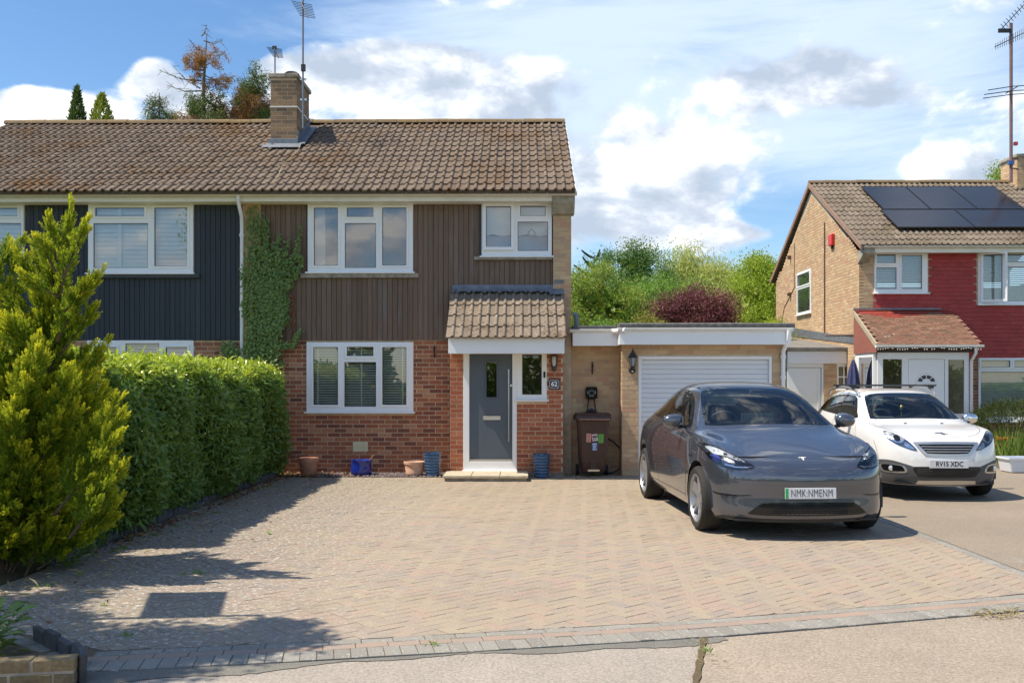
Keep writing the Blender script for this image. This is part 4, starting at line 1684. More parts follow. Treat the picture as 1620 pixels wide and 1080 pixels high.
for sgn in (1, -1):
    ye = NRY - sgn * (NRY - NEY)
    k.prism([(ye, NEZ - .11), (NRY, NRZ - .11), (NRY, NRZ + .02), (ye, NEZ + .02)][::sgn], 'x', NX0 - .10, NX0 - .06)
k.build('verge', simple('verge_board', (.30, .19, .14), rough=.8), nb_house)
# chimney
ncx0 = PX(1609, 26.7)
k = MB()
ncz = PZ(251, 26.7)
k.box(ncx0, ncx0 + 1.1, 26.7, 27.6, 6.2, ncz)
nch = k.build('chimney', M['mortar'], nb_house)
lay(nch, brick_list(ncx0, ncx0 + 1.1, 6.6, ncz, ()), lambda u, z: (u, 26.7, z), M['buff_brick'], 40)
lay(nch, brick_list(26.7, 27.6, 6.6, ncz, ()), lambda u, z: (ncx0, u, z), M['buff_brick'], 0, rz=-pi / 2)
k = MB()
k.box(ncx0 - .05, ncx0 + 1.15, 26.65, 27.65, ncz, ncz + .10)
k.build('chimney_cap', M['concrete'], nch, bevel=.015)
# service pipe and cables on the gable
gy = lambda px: NX0 * FPX / (px - 825)
k = MB()
ya, yb_ = gy(1304), gy(1352)
k.tube([(NX0 - .015, ya, PZ(353, ya)), (NX0 - .015, ya, PZ(526, ya)), (NX0 - .015, ya - .12, PZ(531, ya)), (NX0 - .015, yb_, PZ(530, yb_))], .022, 6)
k.tube([(NX0 - .01, gy(1256), PZ(385, gy(1256))), (NX0 - .01, gy(1256), PZ(455, gy(1256))), (NX0 - .01, gy(1240), PZ(487, gy(1240))), (NX0 - .01, gy(1236), PZ(510, gy(1236)))], .012, 5)
for yy, pz in ((gy(1250), 408), (gy(1250), 466)):
    k.box(NX0 - .10, NX0, yy - .05, yy + .05, PZ(pz, yy) - .05, PZ(pz, yy) + .05)
k.build('service_pipe', simple('rust_pipe', (.10, .06, .045)), nb_house, smooth=50)

# side lean-to between the garage and the neighbour's gable
SYF = 24.3
sx0_ = PX(1246, SYF)
k = MB()
srp = P4(1303, 1323.5, 555, 650, SYF)
sdr = P4(1246, 1300, 581, 690, SYF)
k.slab(sx0_, NX0, -.05, PZ(556, SYF), [(sdr[0] - .05, sdr[1], 0, sdr[3]), P4(1324, 1346, 578, 616, SYF)], SYF, SYF + .1)
lean = k.build('side_extension', M['white'], nb_house)
k = MB()
k.slab(srp[0], srp[1], 0, srp[3], [], SYF - .012, SYF - .002)
kk = k.build('brick_pier', M['buff_mortar'], nb_house)
lay(kk, brick_list(srp[0], srp[1], 0, srp[3] - .2, ()), lambda u, z: (u, SYF - .012, z), M['buff_brick'], 40)
k = MB()
k.box(sdr[0], sdr[1] - .02, SYF + .03, SYF + .06, 0, sdr[3] - .012)
k.box(sdr[1] - .09, sdr[1] - .075, SYF + .02, SYF + .03, 0, sdr[3] - .02)
k.build('side_door', M['white'], nb_house)
upvc(nb_house, *P4(1324, 1346, 578, 616, SYF), SYF - .01, [n_ for n_ in [P4(1326.5, 1334, 580, 595, SYF), P4(1336, 1344, 580, 595, SYF), P4(1326.5, 1334, 597, 614, SYF), P4(1336, 1344, 597, 614, SYF)]], sashes=(), gl=M['dark_glass'])
k = MB()
le = PZ(555, SYF - .1)
k.prism([(SYF - .12, le), (SYF - .12, le + .09), (30, le + .62), (30, le + .5)], 'x', sx0_ - .3, NX0 - .003)
k.build('lean_to_roof', simple('grey_felt', (.19, .18, .16), rough=.95, amt=.3, scale=6, bump=.5), nb_house, bevel=.008)
k = MB()
k.prism([(NY + .02, PZ(544, NY)), (NY + .02, PZ(535, NY)), (30.5, PZ(535, NY) + .7), (30.5, PZ(544, NY) + .55)], 'x', NX0 - .02, NX0 - .001)
k.build('lead_flashing', M['lead'], nb_house)
k = MB()
k.box(PX(1246, SYF - .05), NX0 - .01, SYF - .06, SYF - .003, PZ(575, SYF), le - .005)
k.build('side_fascia', M['white'], nb_house)

# neighbour's porch
QY = 22.1
QEY, QEZ = 21.85, PZ(546, 21.85)
QTY, QTZ = NY - .05, PZ(494, NY)
QP = atan2(QTZ - QEZ, QTY - QEY)
qx0, qx1 = PX(1386, 21.9), PX(1549, 21.9)
k = MB()
k.prism([(QEY, QEZ), (QTY, QTZ), (QTY, QEZ - .02), (QEY + .05, QEZ - .02)], 'x', qx0 + .03, qx1 - .03)
qroof = k.build('porch_roof', M['clay_tile'], nb_house)
ptv = np.array([(-.081, 0, .012), (.081, 0, .012), (.081, .17, .012), (-.081, .17, .012), (-.081, 0, 0), (.081, 0, 0)], float)
ptf = np.array([(0, 1, 2, 3), (4, 5, 1, 0)])
P_, R_ = [], []
slen = math.hypot(QTY - QEY, QTZ - QEZ)
r = 0
while r * .105 < slen:
    s = r * .105 - .03
    x = qx0 + .08 + (.0825 if r % 2 else 0)
    while x < qx1 + .02:
        P_.append((x, QEY + s * cos(QP) - .03 * sin(QP), QEZ + s * sin(QP) + .03 * cos(QP)))
        R_.append(np.array(Euler((QP - .12 + random.uniform(-.03, .03), random.uniform(-.03, .03), random.uniform(-.03, .03))).to_matrix()))
        x += .165
    r += 1
V, F = scatter(ptv, ptf, np.array(P_), np.array(R_), np.ones(len(P_)))
red = simple('fresh_red_tile', (.30, .05, .035), rough=.7, amt=.3, scale=20)
fm = np.repeat((np.array([p[1] for p in P_]) > QTY - .28 - .12 * np.sin(np.array([p[0] for p in P_]) * 3)).astype(int), 2)
link('tiling', fast_mesh('tiling', V, F, [M['clay_tile'], red], mi=fm), qroof, None, kind='stuff')
k = MB()
k.box(qx0 - .02, qx1 - .25, QTY - .05, QTY + .012, QTZ + .05, QTZ + .09)
k.build('lead_flashing', M['lead'], qroof)
k = MB()
k.prism([(QEY + .06, QEZ - .16), (NY - .01, QEZ - .16), (NY - .01, QTZ - .05), (QEY + .06, QEZ - .03)], 'x', qx0 + .005, qx0 + .028)
k.build('gable_board', simple('pink_board', (.30, .105, .075), rough=.7), nb_house)
k = MB()
k.prism([(QEY - .02, QEZ - .09), (NY - .02, QTZ - .06), (NY - .02, QTZ + .06), (QEY - .02, QEZ + .04)], 'x', qx0 - .03, qx0 + .004)
k.build('barge_board', simple('buff_board', (.42, .35, .25), rough=.8), nb_house)
gutter(nb_house, qx0 - .03, qx1 + .06, QEY - .02, QEZ - .01, M['white'], r=.05, brackets=.8)
k = MB()
k.box(qx0 + .03, qx1 - .04, QY - .05, QY + .0, PZ(557, QY), QEZ - .03)
k.build('porch_fascia', simple('dark_board', (.06, .04, .03), rough=.6), nb_house)
qf0, qf1, qfz = PX(1388, QY), PX(1533, QY), PZ(557.5, QY)
q_ = lambda *z_: P4(*z_, QY)
qg = [q_(1397, 1427, 568, 660), q_(1500.5, 1525.5, 569, 654)]
k = MB()
qd = q_(1437, 1495, 568, 705)
k.slab(qf0, qf1, 0, qfz, [*qg, (qd[0], qd[1], -.01, qd[3])], QY, QY + .06)
qfr = k.build('porch_frame', M['white'], nb_house, bevel=.004)
for q in qg:
    k = MB()
    k.poly([(q[0], QY + .03, q[2]), (q[1], QY + .03, q[2]), (q[1], QY + .03, q[3]), (q[0], QY + .03, q[3])])
    k.build('pane', M['dark_glass'], qfr)
k = MB()
k.slab(QY + .061, NY - .05, 0, qfz, [(QY + .13, NY - .3, .75, qfz - .1)], -.03, .03)
sidef = k.build('porch_side', M['white'], nb_house)
sidef.location = Vector((qx0 + .06, 0, 0)) - nb_house.location
for v in sidef.data.vertices:
    v.co = (v.co.y, v.co.x, v.co.z)
sidef.data.flip_normals()
k = MB()
k.poly([(qx0 + .06, QY + .13, .75), (qx0 + .06, NY - .3, .75), (qx0 + .06, NY - .3, qfz - .1), (qx0 + .06, QY + .13, qfz - .1)])
k.build('side_pane', M['glass'], nb_house)
# porch door with fanlight and number 64
dcx = (qd[0] + qd[1]) / 2
k = MB()
k.box(qd[0] + .01, qd[1] - .01, QY + .015, QY + .055, .02, qd[3] - .01)
qdoor = k.build('front_door', M['white'], nb_house, bevel=.003)
k = MB()
fz = PZ(604, QY)
for s in range(4):
    a0, a1 = pi * (s + .10) / 4, pi * (s + .90) / 4
    pts = [(dcx + .10 * cos(a0 + (a1 - a0) * i / 4), fz + .08 * sin(a0 + (a1 - a0) * i / 4)) for i in range(5)] + [(dcx + .195 * cos(a1 - (a1 - a0) * i / 4), fz + .155 * sin(a1 - (a1 - a0) * i / 4)) for i in range(5)]
    k.prism(pts, 'y', QY + .008, QY + .016)
k.build('fanlight', M['gasket'], qdoor)
k = MB()
arc = [(dcx + .235 * cos(pi * i / 14), QY + .012, fz + .195 * sin(pi * i / 14)) for i in range(15)]
k.tube(arc + [(dcx - .235, QY + .012, fz - .03), (dcx + .235, QY + .012, fz - .03), arc[0]], .012, 6)
for (u0, u1, v0, v1) in ((qd[0] + .07, qd[1] - .07, PZ(582, QY), PZ(581, QY)), (qd[0] + .07, qd[1] - .07, PZ(619, QY), PZ(618, QY))):
    k.box(u0, u1, QY + .005, QY + .014, v0, v1)
k.build('moulding', M['white'], qdoor, smooth=50)
o = link('door_number', text('64', .15, M['steel'], .006, .002), qdoor, (dcx, QY + .006, PZ(611.5, QY)))
downpipe(nb_house, [(PX(1545, 21.8), QEY - .02, QEZ - .06), (PX(1545, 21.8), QEY - .02, QEZ - .18), (PX(1535.5, QY), QY - .04, QEZ - .36), (PX(1535.5, QY), QY - .04, 0)], mat=M['white'])
# string of festoon bulbs under the porch gutter
lights = thing('string_lights', 'string of small white globe lights under the tiled porch eave', 'string lights', ((qx0 + qx1) / 2, QEY, QEZ), world=True)
k = MB()
b = MB()
x = qx0
pts = []
while x < qx1:
    z = QEZ - .055 - .035 * abs(sin(x * 5.3))
    pts.append((x, QEY - .075, z + .02))
    if random.random() < .75:
        rr = .013
        b.lathe([(0, -rr), (rr * .8, -rr * .6), (rr, 0), (rr * .8, rr * .6), (0, rr)], 8, (x, QEY - .078, z - .012))
    x += .055
k.tube(pts, .004, 4)
k.build('wire', M['black'], lights)
b.build('bulb', simple('bulb_glass', (.75, .75, .72), rough=.2), lights, smooth=60, kind='stuff')

# solar panels
M['solar'] = simple('solar_cell', (.016, .018, .026), rough=.18, amt=.2, scale=.8, spec=.35)
M['alu'] = simple('dark_aluminium', (.05, .05, .055), rough=.4, metal=.6)


def solar(x0, x1, yt0, yt1, label):
    a = Vector((0, cos(NP_), sin(NP_)))
    nn = Vector((0, -sin(NP_), cos(NP_)))
    base = Vector((x0, yt0, nslope(yt0))) + nn * .11
    l = (yt1 - yt0) / cos(NP_)
    t = thing('solar_panel', label, 'solar panel', base, group='solar panels on the neighbour roof')
    t.rotation_euler = (NP_, 0, 0)
    w = x1 - x0
    k = MB()
    k.box(.012, w - .012, .012, l - .012, .022, .030)
    k.build('cell_sheet', M['solar'], t)
    k = MB()
    k.box(0, w, 0, .012, 0, .035); k.box(0, w, l - .012, l, 0, .035)
    k.box(0, .012, .0121, l - .0121, 0, .035); k.box(w - .012, w, .0121, l - .0121, 0, .035)
    k.build('frame', M['alu'], t)
    k = MB()
    for yy in (.25 * l, .75 * l):
        k.box(.02, w - .02, yy - .02, yy + .02, -.12, -.001)
    k.build('rail', M['alu'], t)


for (x0, x1, a, b_, lab) in ((9.34, 10.53, 24.92, 26.57, 'tall black solar panel at the gable end of the upper row'), (10.55, 11.74, 24.92, 26.57, 'tall black solar panel in the middle of the upper row'),
                             (11.76, 12.95, 24.92, 26.57, 'tall black solar panel at the chimney end of the upper row'),
                             (9.24, 11.12, 23.74, 24.88, 'wide black solar panel at the gable end of the lower row'), (11.14, 13.02, 23.74, 24.88, 'wide black solar panel of the lower row nearer the chimney')):
    solar(x0, x1, a, b_, lab)
# ------------------------------------------------------------------ cars
def carpaint(name, col, metal=.0, flake=0.0, rough=.35):
    m, nt, b = new_mat(name)
    c = vary(nt, col, .03, 2)
    nt.set(b.inputs['Base Color'], c)
    b.inputs['Metallic'].default_value = metal
    b.inputs['Roughness'].default_value = rough
    b.inputs['Coat Weight'].default_value = 1.0
    b.inputs['Coat Roughness'].default_value = .015
    b.inputs['Coat IOR'].default_value = 1.75
    if flake:
        # very fine dust film
        f = nt.smooth(nt.noise(nt.pos(), 5, 5, .7), .5, .8)
        nt.set(b.inputs['Roughness'], nt.lin(f, 0, 1, rough, rough + .12))
    return m


M['tyre'] = simple('tyre_rubber', (.022, .021, .02), rough=.85, amt=.3, scale=20, bump=.3, bscale=60)
M['alloy'] = simple('alloy_wheel', (.42, .43, .45), rough=.38, metal=.8, amt=.05)
M['dark_plastic'] = simple('dark_plastic', (.028, .029, .031), rough=.6, amt=.15, bump=.2, bscale=120)
M['gloss_black'] = simple('gloss_black', (.008, .008, .009), rough=.12)
M['chrome'] = simple('chrome', (.78, .79, .80), rough=.12, metal=1.0, amt=.02)
M['satin_chrome'] = simple('satin_silver', (.58, .57, .55), rough=.35, metal=.9, amt=.05)
M['car_glass'] = glass('windscreen_glass', (.62, .72, .71), .02, .8)
M['side_glass'] = glass('side_glass', (.42, .50, .48), .06, 1.2)
M['clear_lens'] = glass('lamp_lens', (.93, .95, .97), .03, 1.0)
M['lamp_dark'] = simple('lamp_housing', (.22, .23, .25), rough=.22, metal=.7)
M['lamp_white'] = simple('lamp_reflector', (.85, .88, .95), rough=.15, metal=.7)
M['lamp_violet'] = simple('projector_lens', (.16, .16, .62), rough=.06, metal=.6)
M['seat'] = simple('seat_cloth', (.04, .042, .046), rough=.8)
M['dash'] = simple('dashboard', (.07, .073, .078), rough=.6)
M['plate'] = simple('number_plate', (.70, .71, .72), rough=.35, amt=.03)
M['ink'] = simple('plate_ink', (.012, .012, .014), rough=.5)


def spl(pts, closed=True, n=5):
    """Catmull-Rom curve through the points"""
    P = [Vector((*p, 0)) if len(p) == 2 else Vector(p) for p in pts]
    out = []
    m = len(P)
    for i in range(m if closed else m - 1):
        g_ = (lambda k: P[k % m]) if closed else (lambda k: P[min(max(k, 0), m - 1)])
        a, b, c, d = g_(i - 1), g_(i), g_(i + 1), g_(i + 2)
        for k in range(n):
            t = k / n
            out.append(.5 * (2 * b + (c - a) * t + (2 * a - 5 * b + 4 * c - d) * t * t + (3 * b - a - 3 * c + d) * t ** 3))
    if not closed:
        out.append(P[-1])
    return [tuple(p) if len(pts[0]) == 3 else (p.x, p.y) for p in out]


def resample(pts, step, closed=True):
    out = []
    m = len(pts)
    for i in range(m if closed else m - 1):
        a, b = pts[i], pts[(i + 1) % m]
        l = math.dist(a, b)
        k = max(1, math.ceil(l / step))
        for j in range(k):
            out.append(tuple(a[q] + (b[q] - a[q]) * j / k for q in range(len(a))))
    if not closed:
        out.append(pts[-1])
    return out


def pip(poly, pts):
    x, y = pts[:, 0], pts[:, 1]
    r = np.zeros(len(pts), bool)
    n = len(poly)
    for i in range(n):
        x0, y0 = poly[i]
        x1, y1 = poly[(i + 1) % n]
        c = (y0 > y) != (y1 > y)
        with np.errstate(divide='ignore', invalid='ignore'):
            r ^= c & (x < (x1 - x0) * (y - y0) / (y1 - y0 + 1e-30) + x0)
    return r


def inset_poly(poly, d):
    n = len(poly)
    ar = sum(poly[i][0] * poly[(i + 1) % n][1] - poly[(i + 1) % n][0] * poly[i][1] for i in range(n))
    sg = 1 if ar > 0 else -1
    out = []
    for i in range(n):
        a, b, c = poly[i - 1], poly[i], poly[(i + 1) % n]
        t = Vector((c[0] - a[0], c[1] - a[1]))
        if t.length < 1e-9:
            continue
        t.normalize()
        out.append((b[0] - t.y * d * sg, b[1] + t.x * d * sg))
    return out


class Car:
    def __init__(s, root, paint):
        s.root, s.paint = root, paint

    def shell(s, outline, levels, top, lvl=4):
        """levels: list of (z, inset) functions of station; top: rows of 5 inner columns"""
        nk = len(outline)
        P2 = [Vector(p) for p in outline]
        nor = []
        for k in range(nk):
            if k == 0:
                nor.append(Vector((0, -1))); continue
            if k == nk - 1:
                nor.append(Vector((0, 1))); continue
            t = (P2[k + 1] - P2[k - 1]).normalized()
            nor.append(Vector((t.y, -t.x)))
        V, F, idx = [], [], {}

        def vid(key, co):
            if key not in idx:
                idx[key] = len(V)
                V.append(co)
            return idx[key]
        belt = [[None] * nk for _ in levels]
        for l, (zf, inf) in enumerate(levels):
            for k in range(nk):
                p = P2[k] - nor[k] * inf(k)
                belt[l][k] = (max(0, p.x), p.y, zf(k))
        nc = 6
        rows = []
        L4 = belt[-1]
        rows.append([('b', len(levels) - 1, k) for k in range(nc)])
        nr = nk - 2 * (nc - 1)
        for r in range(1, nr - 1):
            rows.append([('t', r, c) for c in range(nc - 1)] + [('b', len(levels) - 1, nc - 1 + r)])
        rows.append([('b', len(levels) - 1, nk - 1 - c) for c in range(nc)])

        def co(key):
            if key[0] == 'b':
                return belt[key[1]][key[2]]
            return top[key[1] - 1][key[2]]
        for sd in (1, -1):
            def vv(key):
                c = co(key)
                if abs(c[0]) < 1e-6:
                    return vid((key, 0), (0, c[1], c[2]))
                return vid((key, sd), (c[0] * sd, c[1], c[2]))
            quads = []
            for l in range(len(levels) - 1):
                for k in range(nk - 1):
                    quads.append([('b', l, k), ('b', l, k + 1), ('b', l + 1, k + 1), ('b', l + 1, k)])
            for r in range(len(rows) - 1):
                for c in range(nc - 1):
                    quads.append([rows[r][c], rows[r][c + 1], rows[r + 1][c + 1], rows[r + 1][c]])
            for q in quads:
                f = [vv(k) for k in q]
                F.append(f if sd == 1 else f[::-1])
        me = bpy.data.meshes.new('shell')
        me.from_pydata(V, [], F)
        o = bpy.data.objects.new('shell', me)
        C.objects.link(o)
        md = o.modifiers.new('s', 'SUBSURF')
        md.levels = md.render_levels = lvl
        md.boundary_smooth = 'PRESERVE_CORNERS'
        dg = bpy.context.evaluated_depsgraph_get()
        ev = o.evaluated_get(dg).to_mesh()
        n = len(ev.vertices)
        s.V = np.empty(n * 3, np.float32)
        ev.vertices.foreach_get('co', s.V)
        s.V = s.V.reshape(-1, 3).astype(float)
        s.N = np.empty(n * 3, np.float32)
        ev.vertices.foreach_get('normal', s.N)
        s.N = s.N.reshape(-1, 3).astype(float)
        s.F = np.empty(len(ev.loops), np.int32)
        ev.loops.foreach_get('vertex_index', s.F)
        s.F = s.F.reshape(-1, 4)
        o.to_mesh_clear()
        bpy.data.objects.remove(o)
        s.bvh = BVHTree.FromPolygons([Vector(v) for v in s.V], [list(map(int, f)) for f in s.F])
        s.part = np.zeros(len(s.F), int)
        s.cen = s.V[s.F].mean(1)
        fn = s.N[s.F].mean(1)
        s.fn = fn / np.linalg.norm(fn, axis=1, keepdims=True)

    def arch(s, y, z, R, xmin):
        """round wheel opening: drop the faces inside and pull the rim vertices onto the circle"""
        d = np.hypot(s.V[:, 1] - y, s.V[:, 2] - z)
        side = np.abs(s.V[:, 0]) > xmin
        ins = (d < R) & side
        cnt = ins[s.F].sum(1)
        kill = cnt >= 3
        kill |= (cnt == 2) & (np.hypot(s.cen[:, 1] - y, s.cen[:, 2] - z) < R)
        s.part[kill & (np.abs(s.cen[:, 0]) > xmin)] = -1
        live = s.part >= 0
        used_dead = np.zeros(len(s.V), bool)
        used_dead[s.F[~live].ravel()] = True
        used_live = np.zeros(len(s.V), bool)
        used_live[s.F[live].ravel()] = True
        rim = used_dead & used_live & side & (d < R * 1.25) & (s.V[:, 2] > .2)
        a = np.arctan2(s.V[rim, 2] - z, s.V[rim, 1] - y)
        s.V[rim, 1] = y + R * np.cos(a)
        s.V[rim, 2] = z + R * np.sin(a)

    def sel(s, kind, poly, side=0):
        if kind == 'top':
            return pip(poly, s.cen[:, [0, 1]]) & (s.fn[:, 2] > .15)
        if kind == 'front':
            return pip(poly, s.cen[:, [0, 2]]) & (s.fn[:, 1] < -.1)
        if kind == 'rear':
            return pip(poly, s.cen[:, [0, 2]]) & (s.fn[:, 1] > .05) & (s.cen[:, 1] > 2)
        return pip(poly, s.cen[:, [1, 2]]) & (s.fn[:, 0] * side > .15)

    def panels(s, names):
        """links one object per panel number with the smooth normals of the whole shell"""
        for pid, nm in names.items():
            f = s.F[s.part == pid]
            if not len(f):
                continue
            u, inv = np.unique(f, return_inverse=True)
            me = fast_mesh(nm, s.V[u], inv.reshape(f.shape), s.paint, smooth=True)
            me.normals_split_custom_set_from_vertices([tuple(x) for x in s.N[u]])
            link(nm, me, s.root)

    def ray(s, kind, p, side=1):
        if kind == 'side':
            o, d = Vector((3 * side, p[0], p[1])), Vector((-side, 0, 0))
        elif kind == 'front':
            o, d = Vector((p[0], -2, p[1])), Vector((0, 1, 0))
        elif kind == 'rear':
            o, d = Vector((p[0], 8, p[1])), Vector((0, -1, 0))
        else:
            o, d = Vector((p[0], p[1], 4)), Vector((0, 0, -1))
        h, n, _, _ = s.bvh.ray_cast(o, d)
        if h is None:
            h, n, _, _ = s.bvh.find_nearest(o + d * (2.2 if kind == 'side' else 2.4))
        if n.dot(d) > 0:
            n = -n
        # smooth normal: blend with neighbours by nearest sampling
        return h, n

    def patch(s, name, poly, kind, mat, off=.003, holes=(), res=.045, side=1, parent=None, skirt=.006, rs=.02):
        b = resample(poly, rs)
        pts, edges = list(b), [(i, (i + 1) % len(b)) for i in range(len(b))]
        hs = []
        for h in holes:
            hb = resample(h, rs)
            o0 = len(pts)
            pts += hb
            edges += [(o0 + i, o0 + (i + 1) % len(hb)) for i in range(len(hb))]
            hs.append(hb)
        xs = [p[0] for p in b]
        ys = [p[1] for p in b]
        gx, gy_ = np.meshgrid(np.arange(min(xs), max(xs), res), np.arange(min(ys), max(ys), res))
        gp = np.column_stack([gx.ravel(), gy_.ravel()])
        ok = pip(b, gp)
        for h in hs:
            ok &= ~pip(h, gp)
        bb = np.array(pts)
        for q in gp[ok]:
            if np.min(np.hypot(bb[:, 0] - q[0], bb[:, 1] - q[1])) > res * .4:
                pts.append((float(q[0]), float(q[1])))
        vs, _, fs, _, _, _ = delaunay_2d_cdt([Vector(p) for p in pts], edges, [], 0, 1e-6)
        vs2 = np.array([tuple(v) for v in vs])
        tri = np.array([list(f) for f in fs])
        cen = vs2[tri].mean(1)
        ok = pip(b, cen)
        for h in hs:
            ok &= ~pip(h, cen)
        tri = tri[ok]
        co, no = [], []
        for p in vs2:
            h, n = s.ray(kind, p, side)
            co.append(h)
            no.append(n)
        co = [h + n * off for h, n in zip(co, no)]
        mb = MB()
        mb.v = [tuple(c) for c in co]
        for t in tri:
            a, b_, c = (co[k] for k in t)
            nn = (b_ - a).cross(c - a)
            t = [int(k) for k in t]
            mb.face(*(t if nn.dot(no[t[0]]) > 0 else t[::-1]))
        if skirt:
            ec = {}
            for f in mb.f[:]:
                for k in range(3):
                    e = (f[k], f[(k + 1) % 3])
                    ec[e] = 1
            for (a, b_) in list(ec):
                if (b_, a) not in ec:
                    i = len(mb.v)
                    mb.v += [tuple(co[a] - no[a] * skirt), tuple(co[b_] - no[b_] * skirt)]
                    mb.face(a, i, i + 1, b_)
        return mb.build(name, mat, parent or s.root, smooth=50)

    def strip(s, mb, line, kind, side=1, w=.004, off=.0012):
        """narrow dark line laid on the shell"""
        q = [s.ray(kind, p, side) for p in resample(line, .03, False)]
        n = len(q)
        prev = None
        for i in range(n):
            h, nn = q[i]
            t = (q[min(i + 1, n - 1)][0] - q[max(i - 1, 0)][0])
            if t.length < 1e-6:
                continue
            sd = nn.cross(t.normalized()) * w
            a = mb.vt(h + nn * off - sd)
            b = mb.vt(h + nn * off + sd)
            if prev and (h - q[i - 1][0]).length < .25:
                mb.face(prev[0], prev[1], b, a)
            prev = (a, b)


def wheel(car, x, y, r, w, rim_r, spokes=5, style='twin', sgn=1):
    hub = bpy.data.objects.new('wheel', None)
    C.objects.link(hub)
    hub.parent = car
    hub.location = (x, y, r)
    hub.rotation_euler = (0, 0, 0 if sgn > 0 else pi)
    hub.empty_display_size = .1
    k = MB()
    hw = w / 2
    k.lathe([(rim_r, -hw * .9), (rim_r + .03, -hw), (r - .03, -hw * .98), (r - .008, -hw * .80), (r, -hw * .55), (r, hw * .55), (r - .008, hw * .80), (r - .03, hw * .98), (rim_r + .03, hw), (rim_r, hw * .9)], 48, axis='x', capends=False)
    k.build('tyre', M['tyre'], hub, smooth=35)
    k = MB()
    k.lathe([(rim_r + .004, hw * .92), (rim_r - .012, hw * .94), (rim_r - .022, hw * .80), (rim_r - .03, -hw * .8), (0, -hw * .8)], 48, axis='x', capends=False)
    for i in range(spokes * (2 if style == 'twin' else 1)):
        a = 2 * pi * (i // 2 if style == 'twin' else i) / spokes + (.16 if i % 2 else -.16) * (style == 'twin')
        ca, sa = cos(a), sin(a)
        def pt(rr, tt, xx):
            return (xx, rr * ca - tt * sa, rr * sa + tt * ca)
        w0, w1 = (.020, .030) if style == 'twin' else (.035, .075)
        x0, x1 = hw * .62, hw * .84
        i0 = len(k.v)
        k.v += [pt(.05, -w0, x0), pt(.05, w0, x0), pt(rim_r - .015, w1, x1), pt(rim_r - .015, -w1, x1 - .012),
                pt(.05, -w0, x0 - .04), pt(.05, w0, x0 - .04), pt(rim_r - .015, w1, x1 - .05), pt(rim_r - .015, -w1, x1 - .05)]
        for f in ((0, 1, 2, 3), (7, 6, 5, 4), (0, 4, 5, 1), (1, 5, 6, 2), (2, 6, 7, 3), (3, 7, 4, 0)):
            k.face(*(i0 + q for q in f))
    k.lathe([(.075, hw * .40), (.075, hw * .60), (.05, hw * .70), (0, hw * .72)], 24, axis='x', capends=False)
    k.build('rim', M['alloy'], hub, smooth=35)
    k = MB()
    k.lathe([(.02, -.01), (rim_r * .78, -.01), (rim_r * .78, .012), (.02, .012)], 32, (hw * .1, 0, 0), axis='x')
    k.build('brake_disc', simple('brake_disc', (.03, .03, .03), rough=.5, metal=.5), hub, smooth=30)
    return hub


def arch_liner(car, y, z, R, xo, xi):
    n = 20
    for sgn in (1, -1):
        k = MB()
        ring = [(R * cos(a), R * sin(a)) for a in [pi * (1.06 - 1.12 * i / n) for i in range(n + 1)]]
        a0 = len(k.v)
        k.v += [(sgn * xo, y + p, z + q) for p, q in ring] + [(sgn * xi, y + p, z + q) for p, q in ring]
        for i in range(n):
            k.face(a0 + i, a0 + i + 1, a0 + n + 2 + i, a0 + n + 1 + i)
        k.face(*(a0 + n + 1 + i for i in range(n + 1)))
        k.build('wheel_arch', M['dark_plastic'], car, smooth=60)


def seat(car, x, y, z, w=.5):
    k = MB()
    k.prism([(y, z), (y + .5, z - .03), (y + .62, z + .55), (y + .52, z + .56), (y + .42, z + .1), (y - .02, z + .12)], 'x', x - w / 2, x + w / 2)
    k.prism([(y + .55, z + .58), (y + .66, z + .57), (y + .70, z + .76), (y + .60, z + .78)], 'x', x - .13, x + .13)
    return k.build('seat', M['seat'], car, bevel=.03, smooth=60)


def steering(car, x, y, z):
    k = MB()
    pts = [(x + .185 * cos(a), y - .07 * sin(a) + 0, z + .17 * sin(a)) for a in [2 * pi * i / 24 for i in range(25)]]
    k.tube(pts, .016, 8, cap=False)
    k.box(x - .17, x + .17, y - .012, y + .012, z - .035, z + .02)
    k.box(x - .07, x + .07, y - .03, y + .02, z - .07, z + .04)
    return k.build('steering_wheel', M['dash'], car, smooth=50)


def mirror(car, sgn, x, y, z, mat, cap=None):
    """door mirror: rounded housing on a short arm, glass facing the rear"""
    k = MB()
    n, m = 14, 9
    for j in range(m + 1):
        ph = pi * j / m
        for i in range(n):
            th = 2 * pi * i / n
            ex = lambda v, p=.75: math.copysign(abs(v) ** p, v)
            k.v.append((sgn * (x + .115 * ex(sin(ph) * cos(th))), y - .085 * ex(cos(ph)) * (1 if cos(ph) > 0 else .35), z + .08 * ex(sin(ph) * sin(th)) * (1 - .12 * cos(th))))
    for j in range(m):
        for i in range(n):
            q = (j * n + i, j * n + (i + 1) % n, (j + 1) * n + (i + 1) % n, (j + 1) * n + i)
            k.face(*(q if sgn > 0 else q[::-1]))
    o = k.build('door_mirror', cap or mat, car, smooth=70)
    k = MB()
    k.box(min(sgn * (x - .22), sgn * (x - .06)), max(sgn * (x - .22), sgn * (x - .06)), y - .03, y + .03, z - .085, z - .05)
    k.build('mirror_arm', M['gloss_black'], o, bevel=.01)
    k = MB()
    k.box(min(sgn * (x - .09), sgn * (x + .09)), max(sgn * (x - .09), sgn * (x + .09)), y + .022, y + .034, z - .055, z + .06)
    k.build('mirror_glass', M['chrome'], o, bevel=.01)


